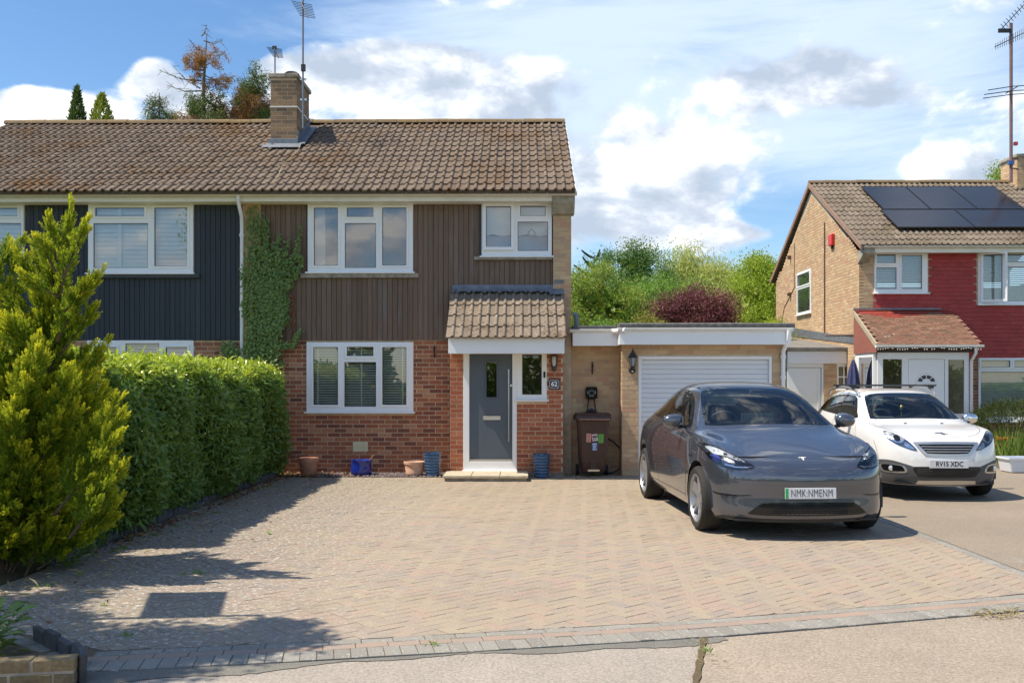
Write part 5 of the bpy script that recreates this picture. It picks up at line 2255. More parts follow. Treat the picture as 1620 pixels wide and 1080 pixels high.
def number_plate(car, y, z, body, size=.088, tilt=0.0, xs=.80, green=False, spacing=1.0, bold=.0022):
    k = MB()
    k.box(-.26, .26, -.004, .004, -.0555, .0555)
    p = k.build('number_plate', M['plate'], car, bevel=.002)
    p.location = (0, y, z)
    p.rotation_euler = (tilt, 0, 0)
    link('lettering', text(body, size, M['ink'], .0006, bold, xs, spacing), p, (.006 if not green else .012, -.0052, -.002))
    if green:
        k = MB()
        k.box(-.257, -.226, -.0052, -.0035, -.052, .052)
        k.build('green_band', simple('plate_green', (.02, .42, .12), rough=.4), p)
    return p


def interp(*kv):
    ks = [a for a, _ in kv]
    vs = [b for _, b in kv]
    return lambda k: float(np.interp(k, ks, vs))


mir = lambda poly: [(-p[0], p[1]) for p in poly][::-1]

# ---------------- grey electric car
M['grey_paint'] = carpaint('grey_paint', (.082, .092, .118), metal=.62, rough=.26)
TH1 = radians(4.1)
car1 = thing('parked_car', 'dark grey electric hatchback with smooth nose parked before the garage', 'car', (2.96, 9.84, 0), rz=TH1, group='parked cars')
car1.scale = (1.03, 1, 1)
c1 = Car(car1, M['grey_paint'])
outl = [(0, 0), (.22, .008), (.44, .036), (.64, .10), (.80, .215), (.895, .39), (.94, .62), (.958, .95), (.96, 1.35), (.962, 1.75), (.962, 2.25), (.962, 2.85), (.962, 3.45), (.945, 4.02),
        (.875, 4.48), (.75, 4.64), (.58, 4.70), (.40, 4.73), (.20, 4.748), (0, 4.75)]
lev = [(interp((0, .185), (5, .20), (8, .215), (13, .25), (19, .26)), interp((0, .07), (5, .06), (8, .07), (13, .07), (19, .08))),
       (interp((0, .26), (5, .275), (8, .30), (13, .34), (19, .36)), interp((0, .004), (5, .008), (8, .010), (13, .02), (19, .02))),
       (interp((0, .455), (4, .47), (5, .46), (8, .50), (13, .56), (19, .58)), interp((0, .045), (2, .045), (4, .028), (5, .012), (8, .018), (13, .0), (19, 0))),
       (interp((0, .668), (3, .675), (5, .69), (8, .72), (13, .80), (19, .82)), interp((0, .004), (4, .012), (5, .010), (8, .002), (13, 0), (19, .0))),
       (interp((0, .78), (1, .78), (2, .785), (3, .805), (4, .845), (5, .90), (6, .955), (7, .985), (8, 1.0), (9, 1.005), (11, 1.02), (13, 1.05), (14, 1.06), (19, 1.07)),
        interp((0, .125), (3, .10), (4, .075), (5, .05), (6, .042), (9, .04), (13, .05), (14, .06), (19, .07)))]
top1 = [
    [(0, .40, .895), (.22, .40, .893), (.43, .42, .888), (.62, .48, .892), (.775, .56, .975)],
    [(0, .80, 1.025), (.22, .80, 1.022), (.42, .81, 1.012), (.62, .84, .998), (.805, .90, 1.062)],
    [(0, 1.10, 1.105), (.26, 1.11, 1.102), (.50, 1.15, 1.092), (.745, 1.25, 1.082), (.868, 1.34, 1.062)],
    [(0, 1.56, 1.36), (.25, 1.57, 1.357), (.48, 1.60, 1.345), (.705, 1.67, 1.315), (.872, 1.74, 1.095)],
    [(0, 2.08, 1.585), (.23, 2.08, 1.583), (.44, 2.09, 1.573), (.635, 2.14, 1.535), (.882, 2.25, 1.105)],
    [(0, 2.75, 1.648), (.23, 2.75, 1.645), (.45, 2.75, 1.63), (.635, 2.77, 1.575), (.886, 2.85, 1.12)],
    [(0, 3.45, 1.595), (.22, 3.45, 1.592), (.43, 3.45, 1.572), (.605, 3.47, 1.50), (.87, 3.48, 1.14)],
    [(0, 4.08, 1.40), (.21, 4.08, 1.396), (.40, 4.08, 1.372), (.57, 4.07, 1.31), (.815, 4.04, 1.15)],
]
c1.shell(outl, lev, top1)
AW1, AW2, WR = .862, 3.752, .352
for yw in (AW1, AW2):
    c1.arch(yw, .36, .405, .55)
wind = spl([(0, 1.17), (.30, 1.185), (.56, 1.235), (.705, 1.33), (.715, 1.40), (.685, 1.60), (.625, 1.90), (.575, 2.10), (.54, 2.14), (.30, 2.105), (0, 2.10), (-.30, 2.105), (-.54, 2.14), (-.575, 2.10), (-.625, 1.90), (-.685, 1.60), (-.715, 1.40), (-.705, 1.33), (-.56, 1.235), (-.30, 1.185)], n=3)
roofg = spl([(0, 2.15), (.35, 2.16), (.53, 2.20), (.56, 2.5), (.56, 3.0), (.52, 3.5), (.44, 3.62), (0, 3.66), (-.44, 3.62), (-.52, 3.5), (-.56, 3.0), (-.56, 2.5), (-.53, 2.20), (-.35, 2.16)], n=3)
rearg = spl([(0, 3.74), (.42, 3.70), (.50, 3.80), (.50, 4.15), (.42, 4.28), (0, 4.32), (-.42, 4.28), (-.50, 4.15), (-.50, 3.80), (-.42, 3.70)], n=3)
dlo = spl([(1.53, 1.10), (1.64, 1.18), (1.88, 1.325), (2.15, 1.445), (2.5, 1.515), (2.9, 1.535), (3.3, 1.49), (3.7, 1.375), (4.0, 1.245), (4.03, 1.21), (3.9, 1.185), (3.4, 1.16), (2.8, 1.14), (2.2, 1.12), (1.7, 1.10)], n=3)
fwin = spl([(1.68, 1.125), (1.78, 1.205), (1.95, 1.32), (2.18, 1.42), (2.45, 1.48), (2.70, 1.497), (2.735, 1.46), (2.745, 1.165), (2.70, 1.155), (2.2, 1.138)], n=3)
rwin = spl([(2.85, 1.17), (2.85, 1.47), (2.89, 1.503), (3.25, 1.462), (3.6, 1.37), (3.86, 1.265), (3.93, 1.225), (3.85, 1.205), (3.4, 1.182)], n=3)
for kind, poly_, sd in (('top', inset_poly(wind, .02), 0), ('top', inset_poly(rearg, .02), 0), ('side', inset_poly(fwin, -.006), 1), ('side', inset_poly(fwin, -.006), -1), ('side', inset_poly(rwin, -.006), 1), ('side', inset_poly(rwin, -.006), -1)):
    c1.part[c1.sel(kind, poly_, sd)] = -1
bon = spl([(0, .165), (.30, .18), (.49, .25), (.62, .40), (.695, .60), (.735, .85), (.75, 1.10), (.73, 1.26), (.55, 1.19), (.3, 1.14), (0, 1.125), (-.3, 1.14), (-.55, 1.19), (-.73, 1.26), (-.75, 1.10), (-.735, .85), (-.695, .60), (-.62, .40), (-.49, .25), (-.30, .18)], n=3)
fd = [(1.36, .34), (1.34, .62), (1.38, .90), (1.50, 1.09), (1.75, 1.2), (2.75, 1.35), (2.80, 1.06), (2.80, .34)]
rd = [(2.80, .34), (2.80, 1.06), (2.83, 1.4), (3.6, 1.3), (3.86, 1.10), (3.74, .84), (3.45, .74), (3.33, .55), (3.30, .34)]
live = c1.part >= 0
c1.part[live & c1.sel('top', bon)] = 1
for pid, pl in ((2, fd), (3, rd)):
    for sd in (1, -1):
        m_ = live & c1.sel('side', pl, sd) & (c1.cen[:, 2] < 1.15)
        c1.part[m_ & (c1.part == 0)] = pid + (0 if sd > 0 else 2)
c1.panels({0: 'body', 1: 'bonnet', 2: 'front_door', 3: 'rear_door', 4: 'front_door', 5: 'rear_door'})
c1.patch('windscreen', wind, 'top', M['car_glass'], .004)
c1.patch('windscreen_border', wind, 'top', M['gloss_black'], .0025, holes=[inset_poly(wind, .045)])
c1.patch('roof_glass', roofg, 'top', M['gloss_black'], .003)
c1.patch('rear_window', rearg, 'top', M['car_glass'], .004)
c1.patch('window_border', rearg, 'top', M['gloss_black'], .0025, holes=[inset_poly(rearg, .05)])
for sd in (1, -1):
    c1.patch('window_trim', dlo, 'side', M['gloss_black'], .0025, holes=[fwin, rwin], side=sd, res=.06)
    c1.patch('front_window', fwin, 'side', M['side_glass'], .001, side=sd)
    c1.patch('rear_side_window', rwin, 'side', M['side_glass'], .001, side=sd)
# lamps
hl = spl([(-.905, .945), (-.86, .955), (-.80, .93), (-.70, .873), (-.60, .81), (-.525, .752), (-.60, .728), (-.70, .722), (-.80, .742), (-.865, .785), (-.90, .86)], n=3)
inner = inset_poly(hl, .012)
for f in (lambda p: p, mir):
    hp = f(hl)
    lamp = c1.patch('headlight', hp, 'front', M['gloss_black'], .0015, res=.03)
    c1.patch('reflector', f(spl([(-.885, .93), (-.85, .938), (-.79, .912), (-.69, .858), (-.60, .80), (-.66, .805), (-.74, .84), (-.81, .86), (-.86, .87)], n=3)), 'front', M['lamp_white'], .003, parent=lamp, res=.03)
    c1.patch('projector', f(spl([(-.88, .85), (-.845, .865), (-.82, .835), (-.82, .795), (-.85, .785), (-.875, .81)], n=3)), 'front', M['lamp_violet'], .004, parent=lamp, res=.03)
    c1.patch('reflector', f(spl([(-.80, .83), (-.73, .825), (-.70, .79), (-.72, .755), (-.79, .765), (-.81, .80)], n=3)), 'front', M['lamp_dark'], .004, parent=lamp, res=.03)
    c1.patch('lamp_strip', f([(-.79, .762), (-.70, .740), (-.60, .742), (-.545, .756), (-.60, .752), (-.70, .752), (-.79, .775)]), 'front', M['lamp_white'], .005, parent=lamp, res=.03)
    c1.patch('lens', hp, 'front', M['clear_lens'], .008, parent=lamp, res=.03)
    c1.patch('bumper_vent', f([(-.885, .482), (-.84, .470), (-.70, .462), (-.555, .474), (-.62, .456), (-.74, .446), (-.83, .450), (-.87, .458)]), 'front', M['gloss_black'], .002, res=.03)
    c1.patch('bumper_blade', f([(-.828, .449), (-.74, .444), (-.62, .454), (-.56, .474), (-.62, .448), (-.74, .437), (-.826, .441)]), 'front', M['grey_paint'], .006, res=.03)
gr = spl([(-.60, .275), (-.585, .30), (-.49, .375), (-.40, .392), (0, .398), (.40, .392), (.49, .375), (.585, .30), (.60, .275), (.45, .262), (0, .258), (-.45, .262)], n=2)
grille = c1.patch('lower_grille', gr, 'front', M['gloss_black'], .0015)
k = MB()
for i in range(5):
    z = .285 + i * .022
    w_ = .40 - abs(i - 1) * .01
    q = [c1.ray('front', (x, z))[0] + Vector((0, -.006, 0)) for x in np.linspace(-w_, w_, 24)]
    k.tube(q, .0035, 5)
k.build('grille_bar', M['gloss_black'], grille)
lip = spl([(-.80, .215), (-.5, .20), (0, .196), (.5, .20), (.80, .215), (.80, .195), (.5, .176), (0, .17), (-.5, .176), (-.80, .195)], n=2)
c1.patch('lower_lip', spl([(-.80, .245), (-.5, .228), (0, .222), (.5, .228), (.80, .245), (.82, .19), (.5, .17), (0, .165), (-.5, .17), (-.82, .19)], n=2), 'front', M['dark_plastic'], .004)
# shut lines
k = MB()
c1.strip(k, bon[2:-1], 'top', w=.0016)
for sd in (1, -1):
    c1.strip(k, spl([(1.36, .30), (1.33, .62), (1.37, .90), (1.50, 1.085)], False), 'side', sd)
    c1.strip(k, [(2.80, .33), (2.80, 1.135)], 'side', sd)
    c1.strip(k, spl([(3.83, 1.17), (3.70, .84), (3.44, .74), (3.33, .56), (3.30, .34)], False), 'side', sd)
    c1.strip(k, [(1.36, .335), (3.30, .345)], 'side', sd)
    c1.strip(k, spl([(.62, .72), (.56, .80), (.52, .88)], False), 'side', sd)
    c1.strip(k, spl([(1.40, .985), (2.0, .98), (2.78, .995)], False), 'side', sd, w=.0008)
k.build('shut_line', simple('seam', (.03, .03, .032)), car1)
k = MB()
for sd in (1, -1):
    for y0 in (2.45, 3.38):
        c1.strip(k, [(y0, .985), (y0 + .22, .988)], 'side', sd, w=.011, off=.003)
k.build('door_handle', M['grey_paint'], car1)
k = MB()
for sd in (1, -1):
    c1.strip(k, [(1.08, .80), (1.20, .80)], 'side', sd, w=.012, off=.004)
k.build('side_repeater', M['gloss_black'], car1)
for sd in (1, -1):
    mirror(car1, sd, 1.02, 1.68, 1.165, M['grey_paint'])
    for yw in (AW1, AW2):
        wheel(car1, sd * .835, yw, WR, .25, .262, 5, 'blade' if False else 'twin', sd)
for yw in (AW1, AW2):
    arch_liner(car1, yw, .36, .408, .93, .55)
# emblem: a stylised letter T lying on the nose
h, n = c1.ray('front', (0, .825))
k = MB()
k.prism([(-.040, .026), (-.02, .033), (.02, .033), (.040, .026), (.034, .016), (.014, .021), (.011, .018), (.002, -.036), (-.002, -.036), (-.011, .018), (-.014, .021), (-.034, .016)], 'y', -.003, .003)
e = k.build('emblem', M['plate'], car1)
e.location = h + n * .004
e.rotation_euler = (Vector((0, 1, 0)).rotation_difference(-n)).to_euler()
h, n = c1.ray('front', (0, .492))
number_plate(car1, h.y - .012, .492, 'NMK:NMENM', .112, -.05, .60, green=True, spacing=1.08, bold=-.0012)
# inside
k = MB()
k.box(-.80, .80, 1.0, 4.3, .28, .34)
k.box(-.70, .70, .3, 1.15, .25, .85)
k.build('floor_pan', M['ink'], car1)
k = MB()
k.prism([(1.32, 1.02), (1.75, 1.08), (1.85, 1.04), (1.85, .6), (1.4, .6)], 'x', -.76, .76)
k.build('dashboard', M['dash'], car1, bevel=.02)
k = MB()
k.box(-.19, .19, 1.74, 1.755, 1.06, 1.25)
k.build('screen', simple('touch_screen', (.10, .14, .15), rough=.12, amt=.02), car1, bevel=.004)
for x in (-.38, .38):
    seat(car1, x, 2.15, .55)
k = MB()
k.prism([(3.0, .6), (3.5, .58), (3.68, 1.12), (3.58, 1.14), (3.42, .7), (3.0, .72)], 'x', -.66, .66)
for x in (-.42, .42):
    k.box(x - .13, x + .13, 3.58, 3.68, 1.15, 1.28)
k.build('rear_seat', M['seat'], car1, bevel=.02)
steering(car1, -.38, 1.86, 1.10)
k = MB()
k.tube([(-.62, 1.28, 1.12), (-.15, 1.27, 1.165), (.1, 1.30, 1.195)], .009, 6)
k.tube([(.05, 1.235, 1.145), (.5, 1.30, 1.15), (.66, 1.38, 1.15)], .009, 6)
for i in range(0):
    pass
k.build('wiper', M['dark_plastic'], car1)
h, n = c1.ray('top', (0, 2.0))
k = MB()
k.box(-.11, .11, h.y - .02, h.y + .02, h.z - .11, h.z - .05)
k.box(-.02, .02, h.y - .03, h.y + .0, h.z - .06, h.z)
k.build('rear_view_mirror', M['dash'], car1, bevel=.01)
# under-tray so that no light comes through from below
k = MB()
k.box(-.72, .72, .12, 4.65, .20, .22)
k.build('under_tray', M['ink'], car1)

# ---------------- white crossover
M['white_paint'] = carpaint('white_paint', (.80, .80, .79), rough=.3)
TH2 = radians(-1.6)
car2 = thing('parked_car', 'white crossover with roof bars and chrome grille on the tarmac drive', 'car', (5.80, 13.1, 0), rz=TH2, group='parked cars')
c2 = Car(car2, M['white_paint'])
outl = [(0, 0), (.22, .012), (.43, .05), (.60, .12), (.735, .225), (.812, .385), (.852, .58), (.868, .85), (.870, 1.25), (.872, 1.6), (.872, 2.0), (.872, 2.5), (.870, 3.05), (.86, 3.55), (.81, 3.95),
        (.70, 4.07), (.55, 4.115), (.38, 4.14), (.19, 4.155), (0, 4.16)]
lev = [(interp((0, .20), (5, .22), (8, .25), (19, .32)), interp((0, .09), (5, .07), (8, .06), (19, .08))),
       (interp((0, .29), (5, .32), (8, .34), (19, .42)), interp((0, .02), (5, .012), (8, .012), (19, .0))),
       (interp((0, .45), (5, .50), (8, .56), (19, .62)), interp((0, .0), (5, .0), (8, .02), (19, .0))),
       (interp((0, .66), (5, .72), (8, .78), (19, .85)), interp((0, .015), (5, .010), (8, .0), (19, .0))),
       (interp((0, .835), (1, .835), (2, .842), (3, .862), (4, .895), (5, .935), (6, .965), (7, .985), (9, .99), (13, 1.03), (14, 1.05), (19, 1.06)),
        interp((0, .075), (3, .07), (4, .055), (5, .04), (6, .04), (9, .04), (13, .05), (19, .05)))]
top2 = [
    [(0, .30, .93), (.22, .305, .93), (.42, .33, .93), (.58, .39, .935), (.71, .48, .955)],
    [(0, .68, .99), (.22, .68, .99), (.42, .70, .988), (.58, .74, .99), (.735, .82, 1.0)],
    [(0, .98, 1.03), (.24, .99, 1.028), (.46, 1.03, 1.022), (.66, 1.12, 1.018), (.785, 1.22, 1.012)],
    [(0, 1.36, 1.275), (.23, 1.37, 1.272), (.44, 1.40, 1.262), (.635, 1.47, 1.24), (.795, 1.58, 1.06)],
    [(0, 1.80, 1.475), (.21, 1.80, 1.473), (.40, 1.82, 1.465), (.575, 1.88, 1.43), (.805, 2.0, 1.065)],
    [(0, 2.35, 1.525), (.21, 2.35, 1.523), (.41, 2.35, 1.512), (.59, 2.4, 1.462), (.81, 2.5, 1.075)],
    [(0, 3.05, 1.525), (.21, 3.05, 1.52), (.41, 3.05, 1.505), (.585, 3.05, 1.452), (.805, 3.05, 1.09)],
    [(0, 3.72, 1.50), (.20, 3.72, 1.495), (.39, 3.71, 1.475), (.555, 3.68, 1.41), (.775, 3.62, 1.12)],
]
c2.shell(outl, lev, top2)
BW1, BW2, WR2 = .835, 3.373, .325
for yw in (BW1, BW2):
    c2.arch(yw, .335, .375, .5)
wind = spl([(0, 1.05), (.30, 1.065), (.52, 1.12), (.64, 1.205), (.645, 1.26), (.62, 1.42), (.575, 1.66), (.535, 1.82), (.50, 1.86), (.28, 1.83), (0, 1.825), (-.28, 1.83), (-.50, 1.86), (-.535, 1.82), (-.575, 1.66), (-.62, 1.42), (-.645, 1.26), (-.64, 1.205), (-.52, 1.12), (-.30, 1.065)], n=3)
dlo = spl([(1.50, 1.075), (1.62, 1.16), (1.85, 1.30), (2.05, 1.385), (2.4, 1.42), (2.9, 1.415), (3.3, 1.37), (3.55, 1.29), (3.66, 1.20), (3.4, 1.15), (2.9, 1.12), (2.2, 1.095)], n=3)
fwin = spl([(1.72, 1.105), (1.80, 1.19), (1.97, 1.30), (2.12, 1.358), (2.4, 1.385), (2.42, 1.35), (2.42, 1.13), (2.35, 1.115)], n=3)
rwin = spl([(2.52, 1.13), (2.52, 1.36), (2.56, 1.388), (2.95, 1.375), (3.25, 1.33), (3.45, 1.25), (3.50, 1.19), (3.2, 1.155)], n=3)
rearg = spl([(-.50, 1.20), (-.46, 1.36), (-.40, 1.41), (0, 1.42), (.40, 1.41), (.46, 1.36), (.50, 1.20), (.44, 1.16), (0, 1.15), (-.44, 1.16)], n=3)
for kind, poly_, sd in (('top', inset_poly(wind, .02), 0), ('rear', inset_poly(rearg, .02), 0), ('side', inset_poly(fwin, -.006), 1), ('side', inset_poly(fwin, -.006), -1), ('side', inset_poly(rwin, -.006), 1), ('side', inset_poly(rwin, -.006), -1)):
    c2.part[c2.sel(kind, poly_, sd)] = -1
bon = spl([(0, .17), (.28, .19), (.46, .26), (.60, .42), (.665, .65), (.70, .95), (.70, 1.10), (.55, 1.08), (.3, 1.02), (0, 1.005), (-.3, 1.02), (-.55, 1.08), (-.70, 1.10), (-.70, .95), (-.665, .65), (-.60, .42), (-.46, .26), (-.28, .19)], n=3)
live = c2.part >= 0
c2.part[live & c2.sel('top', bon)] = 1
fd = [(1.28, .40), (1.27, .80), (1.38, 1.0), (1.6, 1.12), (2.46, 1.3), (2.47, .40)]
rd = [(2.47, .40), (2.46, 1.3), (3.2, 1.3), (3.42, 1.1), (3.30, .78), (3.02, .65), (2.95, .40)]
for pid, pl in ((2, fd), (3, rd)):
    for sd in (1, -1):
        m_ = live & c2.sel('side', pl, sd) & (c2.cen[:, 2] < 1.13)
        c2.part[m_ & (c2.part == 0)] = pid + (0 if sd > 0 else 2)
c2.panels({0: 'body', 1: 'bonnet', 2: 'front_door', 3: 'rear_door', 4: 'front_door', 5: 'rear_door'})
c2.patch('windscreen', wind, 'top', M['car_glass'], .004)
c2.patch('windscreen_border', wind, 'top', M['gloss_black'], .0025, holes=[inset_poly(wind, .04)])
c2.patch('rear_window', rearg, 'rear', M['car_glass'], .004)
c2.patch('window_border', rearg, 'rear', M['gloss_black'], .0025, holes=[inset_poly(rearg, .05)])
for sd in (1, -1):
    c2.patch('window_trim', dlo, 'side', M['gloss_black'], .0025, holes=[fwin, rwin], side=sd, res=.06)
    c2.patch('front_window', fwin, 'side', M['side_glass'], .001, side=sd)
    c2.patch('rear_side_window', rwin, 'side', M['side_glass'], .001, side=sd)
# headlights
hl = spl([(-.735, .925), (-.69, .935), (-.60, .895), (-.52, .835), (-.45, .765), (-.395, .688), (-.46, .695), (-.55, .728), (-.63, .765), (-.70, .82), (-.735, .875)], n=3)
for f in (lambda p: p, mir):
    hp = f(hl)
    lamp = c2.patch('headlight', hp, 'front', M['lamp_dark'], .0015, res=.03)
    c2.patch('reflector', f(spl([(-.71, .90), (-.66, .91), (-.58, .872), (-.53, .835), (-.57, .79), (-.63, .79), (-.69, .83)], n=3)), 'front', M['lamp_white'], .003, parent=lamp, res=.03)
    c2.patch('projector', f(spl([(-.655, .855), (-.63, .885), (-.59, .88), (-.575, .845), (-.59, .81), (-.63, .81)], n=3)), 'front', M['gloss_black'], .008, parent=lamp, res=.02)
    c2.patch('reflector', f(spl([(-.53, .80), (-.47, .755), (-.43, .71), (-.49, .715), (-.54, .745)], n=3)), 'front', M['lamp_white'], .003, parent=lamp, res=.03)
    c2.patch('lens', hp, 'front', M['clear_lens'], .007, parent=lamp, res=.03)
# grille: chrome surround, dark mesh, three bars
go = spl([(-.425, .785), (-.40, .798), (0, .804), (.40, .798), (.425, .785), (.41, .755), (.32, .645), (.27, .622), (0, .615), (-.27, .622), (-.32, .645), (-.41, .755)], n=3)
gi = spl([(-.375, .762), (-.35, .768), (0, .773), (.35, .768), (.375, .762), (.35, .735), (.285, .662), (.25, .648), (0, .642), (-.25, .648), (-.285, .662), (-.35, .735)], n=3)
grille = c2.patch('grille', gi, 'front', M['gloss_black'], .0015)
c2.patch('grille_surround', go, 'front', M['satin_chrome'], .010, holes=[gi], parent=grille, skirt=.014)
for z, w_ in ((.743, .345), (.709, .318), (.675, .285)):
    k = MB()
    k.tube([c2.ray('front', (x, z))[0] + Vector((0, -.006, 0)) for x in np.linspace(-w_, w_, 24)], .0065, 6)
    k.build('grille_bar', M['satin_chrome'], grille, smooth=60)
# black lower bumper with vents, fog lamps and silver skid plate
lowp = spl([(-.845, .50), (-.80, .545), (-.70, .548), (-.58, .515), (-.46, .475), (-.42, .47), (0, .475), (.42, .47), (.46, .475), (.58, .515), (.70, .548), (.80, .545), (.845, .50), (.84, .30), (.80, .235), (.5, .215), (0, .21), (-.5, .215), (-.80, .235), (-.84, .30)], n=3)
low = c2.patch('bumper_trim', lowp, 'front', simple('grey_trim', (.075, .08, .086), rough=.55), .004)
c2.patch('lower_grille', spl([(-.43, .462), (0, .466), (.43, .462), (.40, .36), (.34, .325), (0, .318), (-.34, .325), (-.40, .36)], n=3), 'front', M['gloss_black'], .0055, parent=low)
k = MB()
for z, w_ in ((.44, .41), (.415, .405), (.39, .40), (.365, .385), (.342, .355)):
    k.tube([c2.ray('front', (x, z))[0] + Vector((0, -.012, 0)) for x in np.linspace(-w_, w_, 20)], .005, 5)
k.build('grille_bar', M['dark_plastic'], low)
c2.patch('skid_plate', spl([(-.38, .275), (-.36, .282), (0, .288), (.36, .282), (.38, .275), (.40, .24), (.36, .232), (0, .228), (-.36, .232), (-.40, .24)], n=2), 'front', M['satin_chrome'], .012, parent=low, skirt=.014)
for f in (lambda p: p, mir):
    fo = f(spl([(-.775, .50), (-.60, .492), (-.535, .455), (-.52, .40), (-.56, .378), (-.745, .375), (-.79, .42)], n=3))
    fi = f(spl([(-.77, .485), (-.605, .476), (-.56, .445), (-.548, .405), (-.57, .398), (-.74, .395), (-.775, .43)], n=3))
    c2.patch('fog_surround', fo, 'front', M['satin_chrome'], .008, holes=[fi], parent=low, res=.03)
    c2.patch('fog_recess', fi, 'front', M['gloss_black'], .0055, parent=low, res=.03)
    h, n = c2.ray('front', f([(-.695, .437)])[0])
    k = MB()
    k.lathe([(.0, -.008), (.026, -.007), (.036, -.003), (.038, .01), (0, .012)], 20, axis='y')
    o = k.build('fog_lamp', M['lamp_white'], low, smooth=40)
    o.location = h + Vector((0, -.006, 0))
# badge: a small rampant animal silhouette
h, n = c2.ray('front', (0, .905))
k = MB()
k.prism([(-.055, .018), (-.030, .030), (-.005, .026), (.015, .034), (.030, .022), (.020, .012), (.040, .004), (.060, -.018), (.034, -.008), (.018, -.012), (.024, -.036), (.004, -.020), (-.006, .004), (-.022, .010), (-.040, .008)], 'y', -.004, .004)
e = k.build('emblem', simple('badge_grey', (.20, .20, .21), rough=.3, metal=.6), car2)
e.scale = (1.45, 1, 1.45)
e.location = h + n * .004
e.rotation_euler = (Vector((0, 1, 0)).rotation_difference(-n)).to_euler()
link('lettering', text('', .03, M['chrome']), car2) if False else None
h, n = c2.ray('front', (0, .515))
number_plate(car2, h.y - .016, .512, 'RV15 XDC', .092, 0, .86, bold=.0016)
k = MB()
c2.strip(k, bon[1:], 'top')
for sd in (1, -1):
    c2.strip(k, spl([(1.28, .38), (1.26, .75), (1.34, .97), (1.52, 1.07)], False), 'side', sd)
    c2.strip(k, [(2.47, .38), (2.47, 1.10)], 'side', sd)
    c2.strip(k, spl([(3.45, 1.15), (3.32, .80), (3.05, .66), (2.95, .40)], False), 'side', sd)
    c2.strip(k, spl([(.55, .80), (.47, .70), (.40, .56)], False), 'side', sd)
k.build('shut_line', simple('shut_line', (.10, .10, .10)), car2)
for sd in (1, -1):
    ring = [(BW1 + .375 * cos(a), .335 + .375 * sin(a)) for a in [pi * (1.0 - i / 24) for i in range(25)]] + [(BW1 + .43 * cos(a), .335 + .42 * sin(a)) for a in [pi * i / 24 for i in range(25)]]
    ring2 = [(p[0] + BW2 - BW1, p[1]) for p in ring]
    for rg in (ring, ring2):
        c2.patch('arch_trim', rg, 'side', M['dark_plastic'], .006, side=sd, res=.1)
    c2.patch('sill_trim', [(BW1 + .41, .26), (BW2 - .41, .26), (BW2 - .41, .40), (BW1 + .41, .40)], 'side', M['dark_plastic'], .006, side=sd, res=.1)
    mirror(car2, sd, .955, 1.58, 1.07, M['white_paint'], M['chrome'])
    for yw in (BW1, BW2):
        wheel(car2, sd * .755, yw, WR2, .21, .215, 5, 'twin', sd)
    # roof rail
    k = MB()
    rail = spl([(sd * .585, 1.93, 1.42), (sd * .60, 2.08, 1.485), (sd * .605, 2.5, 1.53), (sd * .60, 3.0, 1.525), (sd * .585, 3.4, 1.485), (sd * .575, 3.55, 1.42)], False, 4)
    k.tube(rail, .018, 8)
    k.build('roof_rail', M['satin_chrome'], car2, smooth=50)
    h, n = c2.ray('side', (2.05, .95), sd)
for yw in (BW1, BW2):
    arch_liner(car2, yw, .335, .378, .84, .5)
for y0 in (2.15, 2.95):
    k = MB()
    k.tube([(-.68, y0, 1.565), (.68, y0, 1.565)], .013, 8)
    k.tube([(-.68, y0 - .02, 1.565), (.68, y0 - .02, 1.565)], .011, 8)
    for sd in (-1, 1):
        k.box(sd * .60 - .03, sd * .60 + .03, y0 - .05, y0 + .04, 1.52, 1.575)
    k.build('cross_bar', M['black'], car2, smooth=50)
k = MB()
k.box(-.70, .70, .9, 3.95, .30, .36)
k.box(-.64, .64, .25, 1.0, .25, .85)
k.box(-.66, .66, .12, 4.05, .23, .25)
k.build('floor_pan', M['ink'], car2)
k = MB()
k.prism([(1.18, 1.0), (1.5, 1.055), (1.62, 1.03), (1.65, .65), (1.25, .65)], 'x', -.68, .68)
k.prism([(1.42, 1.04), (1.48, 1.10), (1.56, 1.10), (1.6, 1.02)], 'x', -.52, -.20)
k.build('dashboard', simple('grey_dash', (.12, .13, .14), rough=.6), car2, bevel=.02)
for x in (-.36, .36):
    seat(car2, x, 1.95, .62, .48)
k = MB()
k.prism([(2.7, .62), (3.15, .6), (3.30, 1.12), (3.2, 1.14), (3.1, .72), (2.7, .74)], 'x', -.60, .60)
for x in (-.38, .38):
    k.box(x - .12, x + .12, 3.2, 3.3, 1.15, 1.28)
k.build('rear_seat', M['seat'], car2, bevel=.02)
steering(car2, -.36, 1.70, 1.03)
k = MB()
h, n = c2.ray('top', (0, 1.75))
k.box(-.10, .10, h.y - .02, h.y + .01, h.z - .10, h.z - .045)
k.build('rear_view_mirror', M['dash'], car2, bevel=.01)
k = MB()
k.tube([(.0, h.y + .0, h.z - .09), (0, h.y, h.z - .15)], .002, 4)
k.lathe([(0, 0), (.02, .012), (.03, .03), (.022, .05), (.03, .06), (.016, .085), (0, .10)], 10, (0, h.y, h.z - .25))
k.tube([(0, h.y, h.z - .25), (0, h.y, h.z - .33)], .006, 5)
k.build('hanging_charm', simple('gold_charm', (.52, .33, .06), rough=.4, metal=.5), car2, smooth=60)
k = MB()
k.tube([(-.60, 1.16, 1.075), (-.1, 1.13, 1.105), (.15, 1.16, 1.125)], .009, 6)
k.tube([(.0, 1.09, 1.085), (.4, 1.13, 1.09), (.6, 1.20, 1.085)], .009, 6)
k.build('wiper', M['dark_plastic'], car2)
k = MB()
for x in (-.26, .26):
    h, n = c2.ray('top', (x, .88))
    k.box(x - .018, x + .018, h.y - .012, h.y + .012, h.z, h.z + .012)
k.build('washer_jet', M['dark_plastic'], car2)
